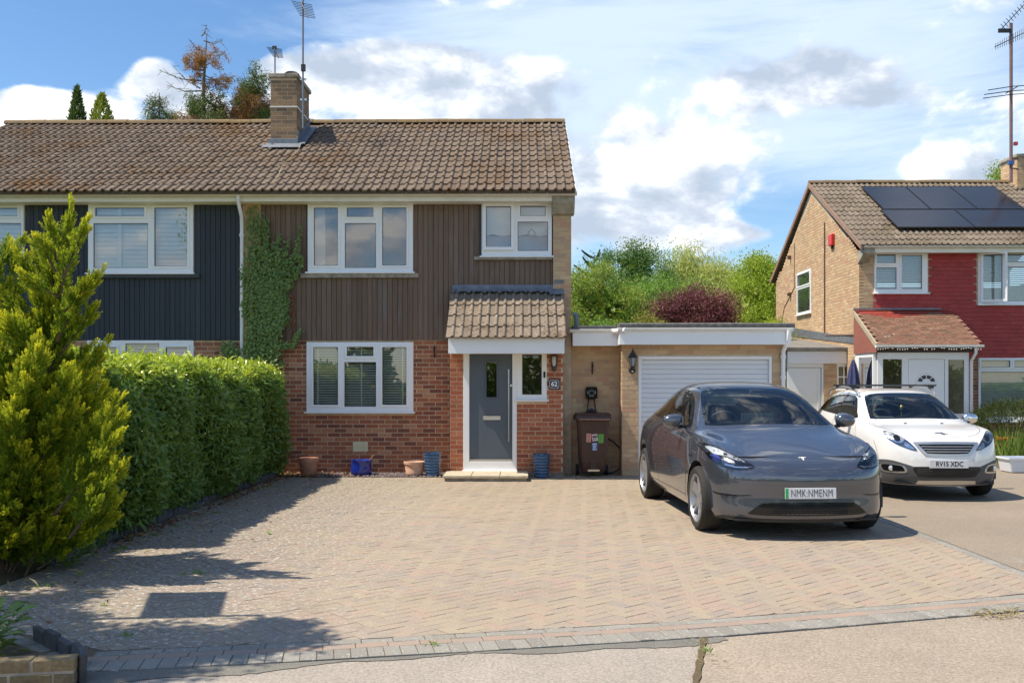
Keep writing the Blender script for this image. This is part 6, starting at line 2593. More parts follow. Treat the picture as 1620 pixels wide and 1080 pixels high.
# ------------------------------------------------------------------ vegetation
def unit(v):
    return v / np.maximum(np.linalg.norm(v, axis=1, keepdims=True), 1e-9)


def rdir(n):
    return unit(rng.normal(size=(n, 3)))


LEAF_V = np.array([(0, 0, 0), (.40, .28, .07), (.44, .58, .09), (0, 1, -.08), (-.44, .58, .09), (-.40, .28, .07), (0, .5, 0)], float)      # folded leaf, unit length along +Y
LEAF_T = np.array([(6, i, (i + 1) % 6) for i in range(6)])
DIA_V = np.array([(0, 0, 0), (.5, .5, .06), (0, 1, 0), (-.5, .5, .06)], float)
DIA_F = np.array([(0, 1, 2, 3)])


def leaves(name, P, D, up, ln, wd, mat, parent, tv=LEAF_V, tf=LEAF_T, attr=None, roll=None, **kw):
    n = len(P)
    R = frames(D, up, roll)
    Sc = np.column_stack([np.broadcast_to(wd, n), np.broadcast_to(ln, n), np.broadcast_to(ln, n)])
    V, F = scatter(tv, tf, P, R, Sc)
    at = {k: np.repeat(v, len(tv)) for k, v in (attr or {}).items()}
    return link(name, fast_mesh(name, V, F, mat, at), parent, None, **kw)


bark = simple('bark', (.12, .085, .055), rough=.95, amt=.35, scale=15, bump=.8, bscale=30)
grey_bark = simple('grey_bark', (.20, .18, .15), rough=.95, amt=.35, scale=15, bump=.8, bscale=30)

# ---- golden conifer at the corner of the hedge
tree = thing('conifer', 'golden green conifer with feathery upright branches at the hedge end', 'conifer', (-4.12, 8.25, 0), world=True)
T0, T1 = np.array((-4.50, 8.25, 0.)), np.array((-3.96, 8.25, 2.92))
sp = []                                                     # one spray: little scale-leaved twigs along a stem
for i in range(6):
    t = .10 + .9 * i / 6
    for sd in (-1, 1, 0):
        a = radians(38 - 14 * t) * sd + random.uniform(-.2, .2)
        b = random.uniform(-.5, .5)
        l = (.30 - .16 * t) * random.uniform(.8, 1.2)
        d = np.array([sin(a) * cos(b), cos(a), sin(a) * sin(b) + random.uniform(-.35, .35)])
        d /= np.linalg.norm(d)
        s_ = np.cross(d, rdir(1)[0])
        s_ /= np.linalg.norm(s_)
        p = np.array([0, t - .08, 0])
        sp.append((p, d * l * 1.2, s_ * .042))
SV, SF, ST = [], [], []
for p, d, s_ in sp:
    i = len(SV)
    SV += [p, p + d * .5 + s_, p + d, p + d * .5 - s_]
    ST += [p[1]] * 4
    SF.append((i, i + 1, i + 2, i + 3))
SV, SF, ST = np.array(SV), np.array(SF), np.array(ST)
plumes = []


def px3(px, py, Y):
    return np.array((PX(px, Y), Y, PZ(py, Y, PX(px, Y))))


def plume(base, tip, r):
    plumes.append((np.array(base), np.array(tip), r))


Rk = [(0, .45), (.3, .68), (.7, .76), (1.1, .62), (1.4, .42), (1.8, .29), (2.2, .22), (2.5, .15), (2.8, .06), (3.0, .03)]
Rf = lambda h: float(np.interp(h, [a for a, _ in Rk], [b for _, b in Rk]))
limbs = []


def limb(base, tip, wid):
    """one feathery branch: side plumes alternating along a rising stem"""
    base, tip = np.array(base, float), np.array(tip, float)
    d = tip - base
    L = np.linalg.norm(d)
    d = d / L
    limbs.append((base, tip))
    a0 = unit(np.cross(d, np.array([[.2, .9, .3]])))[0]
    b0 = np.cross(d, a0)
    m = max(4, int(L / .085))
    for i in range(m):
        s = .16 + .78 * i / m
        an = i * 2.4 + random.uniform(-.4, .4)
        o = a0 * cos(an) + b0 * sin(an)
        l = wid * (1.25 - .75 * s) * random.uniform(.7, 1.25)
        p = base + d * L * s
        dd = d * 1.15 + o * .62 + np.array([0, 0, .30])
        plume(p, p + dd / np.linalg.norm(dd) * l * 1.25, .028 + .075 * l)
        plumes[-1] = (*plumes[-1], s)
    plume(base + d * L * .5, tip + d * .06, .036)
    plumes[-1] = (*plumes[-1], 1.0)


for i in range(96):
    h = 2.75 * (i / 96) ** 1.25
    az = i * 2.39996 + random.uniform(-.35, .35)
    ax = T0 + (T1 - T0) * (h / 3.02)
    R_ = Rf(h) * random.choice((.45, .7, .95, 1.1, 1.25)) * (1.3 if cos(az) < -.2 else 1.0)
    limb(ax + np.array([cos(az) * R_ * .15, sin(az) * R_ * .15, -.08]), ax + np.array([cos(az) * R_, sin(az) * R_, R_ * random.uniform(.55, 1.1) + .03]), (.07 + .24 * Rf(h)))
for i in range(46):                                          # low skirt sweeping the ground
    az = i * 2.39996
    ax = T0 + np.array([random.uniform(-.25, .1), random.uniform(-.1, .1), random.uniform(.12, .75)])
    R_ = random.uniform(.6, .95) * (1.25 if cos(az) < 0 else 1.0)
    limb(ax, (ax[0] + cos(az) * R_, ax[1] + sin(az) * R_, ax[2] * .55 + random.uniform(.02, .40)), .24)
for i in range(26):                                          # second leader, beyond the left edge
    h = 2.2 * (i / 20)
    az = i * 2.39996
    ax = np.array((-4.62, 8.4, 0)) + np.array((.02, 0, h))
    R_ = max(.08, .78 * (1 - h / 2.45)) * random.uniform(.8, 1.2)
    limb(ax, ax + np.array([cos(az) * R_, sin(az) * R_, R_ * .85]), .24)
for a, b, w_ in (((98, 470), (110, 330), .10), ((95, 500), (155, 437), .11), ((100, 440), (134, 358), .10), ((92, 470), (45, 440), .11), ((95, 560), (146, 492), .12), ((100, 640), (165, 548), .11),
                 ((90, 775), (190, 655), .22), ((85, 815), (186, 690), .20), ((110, 850), (192, 740), .20), ((95, 890), (180, 800), .22), ((88, 430), (64, 386), .11), ((60, 900), (130, 850), .22),
                 ((40, 910), (70, 840), .22), ((60, 560), (20, 512), .18), ((90, 420), (80, 352), .09), ((10, 900), (20, 830), .24), ((90, 540), (132, 455), .14), ((70, 700), (110, 590), .2), ((50, 760), (75, 640), .22), ((40, 650), (60, 560), .2)):
    Y = random.uniform(7.65, 8.05)
    limb(px3(*a, Y + .15), px3(*b, Y), w_)
P_, D_, L_, A_ = [], [], [], []
for b, t, r, sl_ in plumes:
    ln = np.linalg.norm(t - b)
    n = int(10 + 190 * ln * (r / .07) ** .8)
    ax = (t - b) / ln
    tt = rng.uniform(0, 1, n) ** .8
    env = np.sqrt(np.clip(1 - tt, .0, 1)) * (.35 + .65 * np.minimum(1, tt / .25)) * r
    o = rdir(n)
    o -= (o @ ax)[:, None] * ax
    o = unit(o) * rng.uniform(.2, 1, (n, 1)) ** .6
    P_.append(b + tt[:, None] * ln * ax + o * env[:, None])
    D_.append(unit(ax * 1.0 + o * (.75 - .45 * tt[:, None]) + np.array([0, 0, .22])))
    L_.append(rng.uniform(.07, .125, n) * (1 - .2 * tt))
    A_.append(np.clip((.02 + .85 * tt ** 1.3 * np.linalg.norm(o, axis=1)) * (.35 + .65 * sl_) + rng.normal(0, .12, n), 0, 1))
P_, D_, L_, A_ = map(np.concatenate, (P_, D_, L_, A_))
ok = P_[:, 2] > .04
P_, D_, L_, A_ = P_[ok], D_[ok], L_[ok], A_[ok]
M['conifer'] = leafmat('conifer_leaf', [(.125, .23, .022), (.16, .27, .024), (.10, .19, .02)], .44, .55, 'tip', (1.0, .90, .05), spec=.2)
R = frames(D_, rdir(len(P_)))
V, F = scatter(SV, SF, P_, R, L_)
tipa = np.clip(A_[:, None] * .6 + A_[:, None] * ST[None, :] * .95, 0, 1)
link('foliage', fast_mesh('foliage', V, F, M['conifer'], {'tip': tipa}), tree, None, kind='stuff')
k = MB()
k.tube([tuple(T0), tuple(T0 + (T1 - T0) * .5), tuple(T0 + (T1 - T0) * .93)], [.07, .045, .008], 8)
for b, t in limbs:
    k.tube([tuple(b), tuple((b + t) / 2), tuple(t)], [.014, .008, .002], 4)
k.build('trunk', bark, tree, smooth=60)

# ---- clipped laurel hedge along the drive
hedge = thing('hedge', 'clipped glossy laurel hedge along the block paving', 'hedge', (-4.8, 13, 0), world=True)
HX0, HX1, HY0, HY1, HZ = -5.75, -4.06, 9.3, 16.35, 1.84


def hedge_pts(n, face):
    u, v = rng.uniform(0, 1, n), rng.uniform(0, 1, n)
    y = HY0 + (HY1 - HY0) * u
    bul = lambda y, z: .10 * np.sin(y * 1.9 + 1) * np.sin(z * 2.2) + .06 * np.sin(y * 4.3 + z * 3)
    if face == 'side':
        z = .06 + (HZ - .03) * v
        x = HX1 + bul(y, z) - .22 * (1 - np.clip(z / .55, 0, 1)) ** 1.5 + .06 * (z / HZ) - .30 * np.clip((z - HZ + .36) / .36, 0, 1) ** 2
        N = np.column_stack([np.ones(n), np.zeros(n), .15 + 0 * z])
    elif face == 'top':
        x = HX0 + (HX1 + .02 - HX0) * v
        z = HZ + .035 * np.sin(y * 2.1) + .03 * np.sin(y * 5.2 + x * 4) + .02 * np.sin(x * 9)
        N = np.column_stack([np.zeros(n), np.zeros(n), np.ones(n)])
    else:
        x = HX0 + (HX1 - HX0) * u
        z = .06 + HZ * v
        y = np.full(n, HY1 if face == 'far' else HY0) + .05 * np.sin(x * 5 + z * 3)
        N = np.column_stack([np.zeros(n), np.full(n, 1. if face == 'far' else -1.), np.zeros(n)])
    return np.column_stack([x, y, z]), N


HP, HD, HU, HA, HL = [], [], [], [], []
for face, n in (('side', 24000), ('top', 17000), ('far', 3000), ('near', 3000)):
    p, nrm = hedge_pts(n, face)
    depth = rng.uniform(0, 1, n) ** 1.3 * .28 - .04
    p = p - nrm * depth[:, None]
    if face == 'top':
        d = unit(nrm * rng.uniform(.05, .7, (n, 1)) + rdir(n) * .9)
        a = np.clip(.75 - depth * 4 + rng.normal(0, .15, n), 0, 1)  # sunlit yellow-green of the top painted in, along with new growth
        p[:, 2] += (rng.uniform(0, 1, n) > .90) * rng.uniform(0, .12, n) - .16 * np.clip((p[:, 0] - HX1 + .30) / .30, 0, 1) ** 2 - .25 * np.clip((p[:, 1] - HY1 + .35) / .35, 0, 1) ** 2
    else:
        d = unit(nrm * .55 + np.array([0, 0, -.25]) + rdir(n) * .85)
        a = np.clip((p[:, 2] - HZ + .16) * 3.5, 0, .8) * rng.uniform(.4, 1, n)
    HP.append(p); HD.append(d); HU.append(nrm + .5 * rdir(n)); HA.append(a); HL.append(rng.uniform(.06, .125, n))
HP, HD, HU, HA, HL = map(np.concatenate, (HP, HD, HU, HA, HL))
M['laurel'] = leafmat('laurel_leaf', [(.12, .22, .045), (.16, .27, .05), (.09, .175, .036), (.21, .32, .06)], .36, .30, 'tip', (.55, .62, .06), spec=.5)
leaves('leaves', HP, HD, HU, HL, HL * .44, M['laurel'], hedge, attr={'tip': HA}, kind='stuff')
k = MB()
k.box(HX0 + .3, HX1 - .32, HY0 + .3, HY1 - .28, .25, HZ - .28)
k.build('opaque_core', simple('hedge_core', (.018, .022, .010), rough=1), hedge)  # solid dark box added so nothing shows through the leaves
k = MB()
for i in range(16):
    y = HY0 + .3 + i * (HY1 - HY0 - .6) / 15
    for q in range(3):
        xx = HX1 - .45 + random.uniform(-.1, .1)
        k.tube([(xx, y, 0), (xx + random.uniform(.0, .2), y + random.uniform(-.2, .2), .45), (xx + random.uniform(.05, .3), y + random.uniform(-.3, .3), 1.0)], [.016, .011, .006], 5)
k.build('stem', bark, hedge)

# ---- ivy on the party pier
ivy = thing('ivy', 'green ivy climbing the brick pier beside the white downpipe', 'ivy', (-4.7, 16.9, 0), world=True)
IV = np.array([(0, 0, 0), (.42, .05, .03), (.30, .38, .0), (.52, .62, -.05), (.16, .66, .02), (0, 1.0, -.08), (-.16, .66, .02), (-.52, .62, -.05), (-.30, .38, 0), (-.42, .05, .03), (0, .4, .05)], float)
IT = np.array([(10, i, i + 1) for i in range(9)] + [(10, 9, 0)])
caps = [((400, 330), (400, 560), 11), ((412, 345), (425, 560), 13), ((421, 345), (424, 430), 6), ((435, 383), (432, 450), 6), ((442, 372), (440, 450), 5), ((456, 380), (440, 450), 5),
        ((476, 356), (472, 392), 4), ((472, 392), (452, 432), 6), ((478, 408), (456, 455), 6), ((452, 430), (432, 480), 14), ((430, 440), (428, 545), 20), ((440, 470), (436, 520), 16), ((450, 470), (446, 500), 9),
        ((395, 555), (440, 570), 16), ((440, 548), (470, 543), 6), ((360, 548), (372, 562), 12), ((445, 520), (458, 500), 3), ((468, 535), (478, 522), 4), ((386, 420), (388, 500), 5)]
pts = []
while len(pts) < 7800:
    a, b, r = random.choices(caps, [(math.dist(c[0], c[1]) + 2 * c[2]) * c[2] for c in caps])[0]
    t = random.random()
    an, rr = random.uniform(0, 2 * pi), r * sqrt(random.random())
    pts.append((a[0] + (b[0] - a[0]) * t + rr * cos(an), a[1] + (b[1] - a[1]) * t + rr * sin(an)))
n = len(pts)
PP_ = np.array([(PX(a, 16.9), 0, PZ(b, 16.9)) for a, b in pts])
PP_[:, 1] = 16.915 - rng.uniform(0, .10, n) - .035 * (PP_[:, 2] < 2.6) * rng.uniform(0, 2, n)
d = unit(np.column_stack([rng.normal(0, .5, n), -rng.uniform(.1, .5, n), -np.ones(n) * .7 + rng.normal(0, .4, n)]))
sz = rng.uniform(.030, .060, n) * np.where(PP_[:, 2] > 4.0, .7, 1.0)
M['ivy'] = leafmat('ivy_leaf', [(.14, .22, .05), (.18, .27, .06), (.10, .165, .04), (.24, .32, .08)], .2, .4, spec=.45)
leaves('leaves', PP_, d, np.column_stack([rng.normal(0, .3, n), -np.ones(n), rng.normal(.2, .3, n)]), sz, sz, M['ivy'], ivy, IV, IT, kind='stuff')
n = 130
q = np.array([(random.gauss(464, 3.2), random.uniform(463, 536)) for _ in range(n)])
DP = np.array([(PX(a, 16.93), 16.93 - random.uniform(0, .03), PZ(b, 16.93)) for a, b in q])
leaves('dead_leaves', DP, unit(np.column_stack([rng.normal(0, .6, n), -rng.uniform(.2, .6, n), -np.ones(n)])), rdir(n), rng.uniform(.03, .05, n), rng.uniform(.015, .03, n),
       leafmat('dead_ivy', [(.28, .10, .05), (.36, .17, .09), (.22, .09, .05)], .1, .7), ivy, kind='stuff')
k = MB()
for a, b, r in caps:
    k.tube([(PX(a[0], 16.93) + random.uniform(-.02, .02), 16.925, PZ(a[1], 16.93)), (PX((a[0] + b[0]) / 2, 16.93), 16.922, PZ((a[1] + b[1]) / 2, 16.93)), (PX(b[0], 16.93), 16.925, PZ(b[1], 16.93))], .006, 4)
k.tube([(PX(405, 16.9), 16.9, 0), (PX(402, 16.9), 16.91, 2.0), (PX(400, 16.9), 16.92, 4.3)], [.02, .014, .005], 5)
k.build('stem', bark, ivy)


# ---- trees behind the houses
def leafy_tree(name, label, cat, x, y, h, rx, rz, cz, mat, n, clumps, lsize=.16, cl=.55, trunk_r=.14, trunkmat=None, droop=0.0, flat=.5, low=-.7, group=None):
    t = thing(name, label, cat, (x, y, 0), group=group)
    cc = []
    while len(cc) < clumps:
        v = rdir(1)[0] * random.uniform(.45, 1.0) ** .5
        if v[2] < low:
            continue
        v *= np.array([rx, rx, rz]) * (1 + .16 * sin(v[0] * 5 + x) + .12 * sin(v[2] * 6))
        cc.append(v + np.array([0, 0, cz]))
    cc = np.array(cc)
    k = MB()
    k.tube([(0, 0, -.05), (.03 * h / 5, 0, cz * .5), (0, 0, cz), (.05, .05, cz + rz * .7)], [trunk_r, trunk_r * .75, trunk_r * .5, .02], 8)
    for c in cc[::max(1, len(cc) // 26)]:
        s0 = (0, 0, min(cz + .2, max(.5, c[2] - .8 * np.hypot(c[0], c[1]))))
        k.tube([s0, tuple((np.array(s0) + c) / 2 + np.array([0, 0, .12])), tuple(c)], [trunk_r * .33, trunk_r * .2, .008], 5)
    k.build('trunk', trunkmat or bark, t, smooth=60)
    n = int(n * 4.0)
    lsize = lsize * .52
    w = rng.integers(0, clumps, n)
    cs = rng.uniform(.7, 1.35, clumps) * cl
    o = rng.normal(size=(n, 3)) * np.array([1, 1, flat + .25]) * .48 * cs[w][:, None]
    P = cc[w] + o
    if droop:
        P[:, 2] -= droop * rng.uniform(0, 1, n) ** 1.5
    core = rdir(1400) * np.array([rx, rx, rz]) * .62 * rng.uniform(.3, 1, (1400, 1)) + np.array([0, 0, cz])
    cl_n = rng.uniform(.22, .40, 1400) * (1 if not droop else 1.2)
    leaves('inner_crown', core, rdir(1400), rdir(1400), cl_n, cl_n * .8, mat, t, DIA_V, DIA_F, kind='stuff')
    D = unit(rdir(n) + unit(o) * .6 + np.array([0, 0, -.25 - 1.2 * bool(droop)]))
    ls = rng.uniform(.7, 1.3, n) * lsize
    leaves('crown', P, D, rdir(n) + np.array([0, 0, .8]), ls, ls * (.5 if not droop else .16), mat, t, DIA_V, DIA_F, kind='stuff')
    return t


L_mid = leafmat('leaf_mid', [(.16, .31, .05), (.21, .37, .06), (.125, .25, .045), (.27, .41, .065)], .38, .5)
L_dark = leafmat('leaf_dark', [(.11, .21, .05), (.14, .25, .055), (.085, .165, .045)], .3, .5)
L_warm = leafmat('leaf_warm', [(.22, .34, .05), (.29, .38, .055), (.17, .30, .045), (.42, .37, .07), (.21, .33, .05)], .38, .5)
L_bright = leafmat('leaf_bright', [(.30, .40, .03), (.36, .45, .04), (.25, .36, .035), (.40, .47, .05)], .42, .5)
L_willow = leafmat('leaf_willow', [(.48, .52, .13), (.55, .57, .17), (.40, .46, .11), (.60, .58, .22)], .38, .5)
L_purple = leafmat('leaf_purple', [(.15, .028, .055), (.19, .036, .065), (.10, .022, .045), (.24, .06, .085)], .2, .5)
L_gold = leafmat('leaf_gold', [(.30, .27, .05), (.24, .26, .05), (.34, .27, .06)], .4, .5)
bg = 'trees behind the garage roof'


def at(px, Y):
    return PX(px, Y), Y


x, y = at(945, 33); leafy_tree('broadleaf_tree', 'bushy green tree with yellowing leaves right against the house gable', 'tree', x, y, 6, 1.9, 2.5, 3.3, L_warm, 9000, 70, .15, group=bg)
x, y = at(1020, 36); leafy_tree('broadleaf_tree', 'fresh green rounded tree between the yellowing bush and the purple tree', 'tree', x, y, 6, 2.3, 2.5, 3.4, L_mid, 12000, 80, .16, group=bg)
x, y = at(1003, 41); leafy_tree('broadleaf_tree', 'taller dark green tree with spiky top above the garage', 'tree', x, y, 8, 1.55, 3.2, 4.9, L_dark, 10000, 75, .17, group=bg)
x, y = at(1075, 40); leafy_tree('broadleaf_tree', 'mid green tree between the spiky tree and the willow', 'tree', x, y, 6, 1.5, 1.9, 3.3, L_mid, 8000, 60, .16, group=bg)
x, y = at(1130, 46); leafy_tree('willow_tree', 'broad pale yellow-green willow with drooping strands', 'tree', x, y, 8, 3.8, 3.3, 4.75, L_willow, 26000, 190, .42, .8, .22, droop=.9, group=bg)
x, y = at(1222, 37); leafy_tree('broadleaf_tree', 'bright lime green tree beside the buff brick gable', 'tree', x, y, 6.5, 1.75, 2.9, 4.0, L_bright, 12000, 80, .18, group=bg)
x, y = at(1104, 31); leafy_tree('plum_tree', 'dark purple-leaved tree behind the garage', 'tree', x, y, 4.7, 1.2, 1.65, 3.25, L_purple, 12000, 90, .13, .42, group=bg)
x, y = at(1030, 27); leafy_tree('shrub', 'small golden variegated shrub showing over the garage roof', 'shrub', x, y, 3.5, .55, .8, 2.65, L_gold, 1800, 22, .11, .3, group=bg)
x, y = at(1215, 28); leafy_tree('shrub', 'low lime green shrub beside the purple tree', 'shrub', x, y, 3.6, .6, .8, 2.7, L_bright, 1800, 22, .12, .3, group=bg)
x, y = at(965, 29); leafy_tree('shrub', 'low leafy shrub behind the link wall roof', 'shrub', x, y, 3.6, 1.2, .9, 2.5, L_mid, 3600, 36, .13, .35, group=bg)
x, y = at(1592, 42); leafy_tree('broadleaf_tree', 'light green tree top showing beside the neighbour chimney', 'tree', x, y, 10.5, 1.1, 1.5, 9.4, L_warm, 3000, 40, .2, group=bg)
# monkey-puzzle like bare-armed tree
x, y = at(940, 43)
t = thing('araucaria_tree', 'dark tree with spiky rope-like branches over the green trees', 'tree', (x, y, 0), group=bg)
k = MB()
f = MB()
k.tube([(0, 0, -.05), (0, 0, 7.2)], [.15, .03], 8)
for i in range(26):
    z = 4.6 + 2.6 * i / 26
    a = i * 2.4
    l = 1.5 - .9 * (i / 26) + random.uniform(-.2, .2)
    pts = [(cos(a) * l * s_, sin(a) * l * s_, z + .55 * l * s_ ** 1.6) for s_ in (0, .4, .75, 1)]
    k.tube(pts, [.04, .06, .05, .03], 5)
k.build('trunk', simple('araucaria_bark', (.035, .045, .03), rough=.9), t)
# ---- dying conifer over the ridge
L_brown = leafmat('needle_brown', [(.48, .20, .075), (.56, .28, .10), (.40, .16, .065), (.36, .20, .09)], .2, .7)
L_ndl = leafmat('needle_green', [(.09, .15, .04), (.12, .19, .045), (.18, .21, .045), (.07, .11, .03)], .2, .6)


def sprays(name, pts, mats, parent, ln=.3, count=1.0):
    """pts: (position, direction, spread, n, green?)"""
    for gi, nm in ((1, 'needles'), (0, 'dead_needles')):
        Ps, Ds = [], []
        for p, dr, sprd, nn, g_ in pts:
            if g_ != gi:
                continue
            m = int(nn * count)
            Ps.append(np.array(p) + rng.normal(size=(m, 3)) * sprd)
            Ds.append(unit(np.array(dr) + rdir(m) * .55))
        if Ps:
            Ps, Ds = np.concatenate(Ps), np.concatenate(Ds)
            m = len(Ps)
            l = rng.uniform(.6, 1.3, m) * ln
            leaves(nm, Ps, Ds, rdir(m), l, l * .16, mats[gi], parent, DIA_V, DIA_F, kind='stuff')


YB = 34.0
X0, _ = at(322, YB)
tr = thing('dying_conifer', 'half bare conifer with rusty dead needles above the house ridge', 'conifer', (X0, YB, 0))
zt = PZ(52, YB)
k = MB()
k.tube([(0, 0, -.05), (.05, 0, zt * .6), (0, 0, zt * .86), (.12, 0, zt)], [.20, .12, .06, .012], 8)
sp_ = []


def bough(ax, az, bx, bz, up=.2, rad=.035, twigs=8, needles=0, green=1, sprd=.08):
    """a limb between two photo points at the tree's distance, with side twigs"""
    a = np.array((PX(ax, YB) - X0, random.uniform(-.2, .2), PZ(az, YB)))
    b = np.array((PX(bx, YB) - X0, random.uniform(-.7, .7), PZ(bz, YB)))
    mid = (a + b) / 2 + np.array([0, 0, -.12])
    k.tube([tuple(a), tuple(mid), tuple(b)], [rad, rad * .6, .008], 5)
    for i in range(twigs):
        s_ = random.uniform(.25, 1)
        p = a * (1 - s_) ** 2 + 2 * mid * s_ * (1 - s_) + b * s_ ** 2
        q = p + np.array([random.uniform(-.25, .25), random.uniform(-.3, .3), random.uniform(-.3, .15)])
        k.tube([tuple(p), tuple(q)], [.010, .004], 4)
        if needles:
            sp_.append((q, (b - a) / np.linalg.norm(b - a) * .6 + np.array([0, 0, -.4]), sprd, needles, green))


for q in (((318, 140), (262, 92)), ((317, 125), (255, 112)), ((319, 140), (260, 130)), ((322, 110), (292, 98)), ((321, 80), (305, 66)), ((322, 62), (352, 63)), ((322, 58), (336, 48))):
    bough(*q[0], *q[1], twigs=10, rad=.03)
for q in (((322, 100), (352, 72), 14), ((322, 92), (355, 84), 14), ((322, 85), (308, 76), 20), ((322, 100), (306, 92), 26), ((322, 112), (304, 105), 26), ((322, 118), (360, 122), 18), ((322, 125), (372, 122), 8), ((322, 108), (322, 96), 34), ((322, 135), (352, 135), 20)):
    bough(*q[0], *q[1], twigs=9, rad=.022, needles=q[2], green=0, sprd=.065)
for q in (((322, 165), (298, 150), 1, 34), ((322, 175), (300, 160), 1, 44), ((322, 185), (338, 176), 1, 44), ((322, 160), (360, 150), 1, 26), ((322, 175), (352, 182), 0, 34), ((322, 185), (296, 188), 0, 26), ((330, 160), (350, 165), 0, 36),
          ((322, 150), (312, 170), 1, 30), ((330, 190), (350, 192), 1, 30)):
    bough(*q[0], *q[1], twigs=11, rad=.03, needles=q[3], green=q[2], sprd=.11)
sprays('needles', sp_, (L_brown, L_ndl), tr, .13, 2.3)
k.build('trunk', grey_bark, tr, smooth=60)
sp_ = []
X0, _ = at(395, YB)
tr2 = thing('dying_conifer', 'patchy green and orange conifer leaning up to the chimney', 'conifer', (X0, YB, 0))
k = MB()
k.tube([(0, 0, -.05), (0, 0, 9), (.05, 0, PZ(135, YB))], [.18, .10, .03], 8)
for q in (((395, 170), (413, 112), 1, 40), ((395, 150), (420, 125), 1, 30), ((395, 175), (422, 165), 1, 40), ((395, 180), (380, 135), 0, 46), ((395, 185), (375, 150), 0, 50), ((395, 160), (402, 140), 0, 40), ((395, 190), (362, 165), 0, 40), ((395, 175), (390, 130), 1, 22),
          ((395, 190), (405, 160), 0, 44), ((395, 190), (425, 185), 1, 40), ((395, 190), (370, 185), 0, 40), ((400, 165), (425, 145), 0, 26)):
    bough(*q[0], *q[1], twigs=11, rad=.03, needles=q[3], green=q[2], sprd=.11)
sprays('needles', sp_, (L_brown, L_ndl), tr2, .14, 2.6)
k.build('trunk', grey_bark, tr2, smooth=60)
sp_ = []
X0, _ = at(252, YB)
tr3 = thing('dying_conifer', 'thin ragged conifer top left of the half bare one', 'conifer', (X0, YB, 0))
k = MB()
k.tube([(0, 0, -.05), (0, 0, 9), (.0, 0, PZ(145, YB))], [.15, .09, .012], 8)
for q in (((252, 170), (224, 168), 1, 18), ((252, 165), (243, 150), 1, 22), ((252, 185), (278, 180), 1, 36), ((252, 188), (292, 190), 1, 26), ((252, 175), (236, 182), 1, 30), ((252, 185), (262, 172), 1, 34), ((252, 160), (248, 146), 0, 8)):
    bough(*q[0], *q[1], twigs=8, rad=.025, needles=q[3], green=q[2], sprd=.10)
sprays('needles', sp_, (L_brown, L_ndl), tr3, .13, 2.2)
k.build('trunk', grey_bark, tr3, smooth=60)


def cypress(px, pytop, w, label, mat, Y=36, lean=0):
    X = PX(px, Y)
    zt = PZ(pytop, Y)
    t = thing('cypress_tree', label, 'cypress', (X, Y, 0), group='cypress tops above the ridge')
    k = MB()
    k.tube([(0, 0, -.05), (0, 0, zt * .9)], [.15, .03], 8)
    k.build('trunk', bark, t)
    n = 7000
    z = zt * (1 - .38 * rng.uniform(0, 1, n) ** .75)
    s_ = (zt - z) / (.38 * zt)
    rr = w * np.minimum(1, (s_ * 2.6) ** .75) * (1 + .22 * np.sin(z * 5.0) * (.5 + s_))
    a = rng.uniform(0, 2 * pi, n)
    q = np.sqrt(rng.uniform(.25, 1, n))
    P = np.column_stack([np.cos(a) * rr * q, np.sin(a) * rr * q, z])
    D = unit(np.column_stack([np.cos(a) * .5, np.sin(a) * .5, np.ones(n) * .9]) + rdir(n) * .4)
    ls = rng.uniform(.10, .22, n)
    leaves('crown', P, D, rdir(n), ls, ls * .3, mat, t, DIA_V, DIA_F, kind='stuff')


L_cyp = leafmat('cypress_leaf', [(.07, .12, .03), (.095, .15, .035)], .2, .6)
L_cyp2 = leafmat('cypress_gold', [(.30, .33, .03), (.22, .27, .03), (.38, .37, .045)], .25, .6)
cypress(122, 137, .34, 'narrow dark green cypress top behind the ridge', L_cyp)
cypress(161, 149, .58, 'wider golden green cypress top behind the ridge', L_cyp2)

# ---- neighbour's front garden
x, y = at(1600, 21.2)
t = thing('yew_shrub', 'dark rounded evergreen shrub under the neighbour window', 'shrub', (x, y, 0))
n = 9000
o = rdir(n) * np.array([.95, .7, .62]) * (rng.uniform(.55, 1, (n, 1)) ** .4) * (1 + .10 * np.sin(rng.uniform(0, 6, (n, 1))))
P = o + np.array([0, 0, .55])
ok = P[:, 2] > .03
P, o = P[ok], o[ok]
leaves('leaves', P, unit(o + np.array([0, 0, .5]) + rdir(len(P)) * .5), rdir(len(P)), rng.uniform(.06, .11, len(P)), rng.uniform(.012, .02, len(P)), leafmat('yew', [(.035, .055, .014), (.06, .085, .016), (.09, .11, .018)], .15, .6), t, DIA_V, DIA_F, kind='stuff')
k = MB()
for i in range(9):
    a = i * .7
    k.tube([(0, 0, -.02), (.25 * cos(a), .2 * sin(a), .4), (.5 * cos(a), .4 * sin(a), .8)], [.03, .02, .008], 5)
k.build('stem', bark, t)
sheet('garden_bed', [(PX(1572, 18.2), 18.2), (14, 18.2), (14, 22.2), (PX(1545, 21.5), 22.2)], .003, M['earth'], kind='structure')
n = 5000
gx_, gy_ = rng.uniform(PX(1574, 19), 13.5, n), rng.uniform(18.4, 20.6, n)
ok = gx_ > (1577 - 825) / FPX * gy_
gx_, gy_ = gx_[ok], gy_[ok]
n = len(gx_)
hgt = rng.uniform(.3, .85, n) * (.55 + .45 * (gy_ - 18.4) / 2.2)
leaves('grass', np.column_stack([gx_, gy_, np.zeros(n)]), unit(np.column_stack([rng.normal(0, .35, n), rng.normal(0, .35, n), np.ones(n)])), rdir(n), hgt, np.full(n, .035),
       leafmat('tall_grass', [(.12, .19, .03), (.16, .23, .04), (.20, .25, .05), (.09, .15, .025)], .4, .6), None, DIA_V, DIA_F, kind='stuff')
t = thing('flower_clump', 'clump of small orange flowers at the drive edge', 'flowers', (PX(1577, 19.4), 19.4, 0))
k = MB()
fl_ = MB()
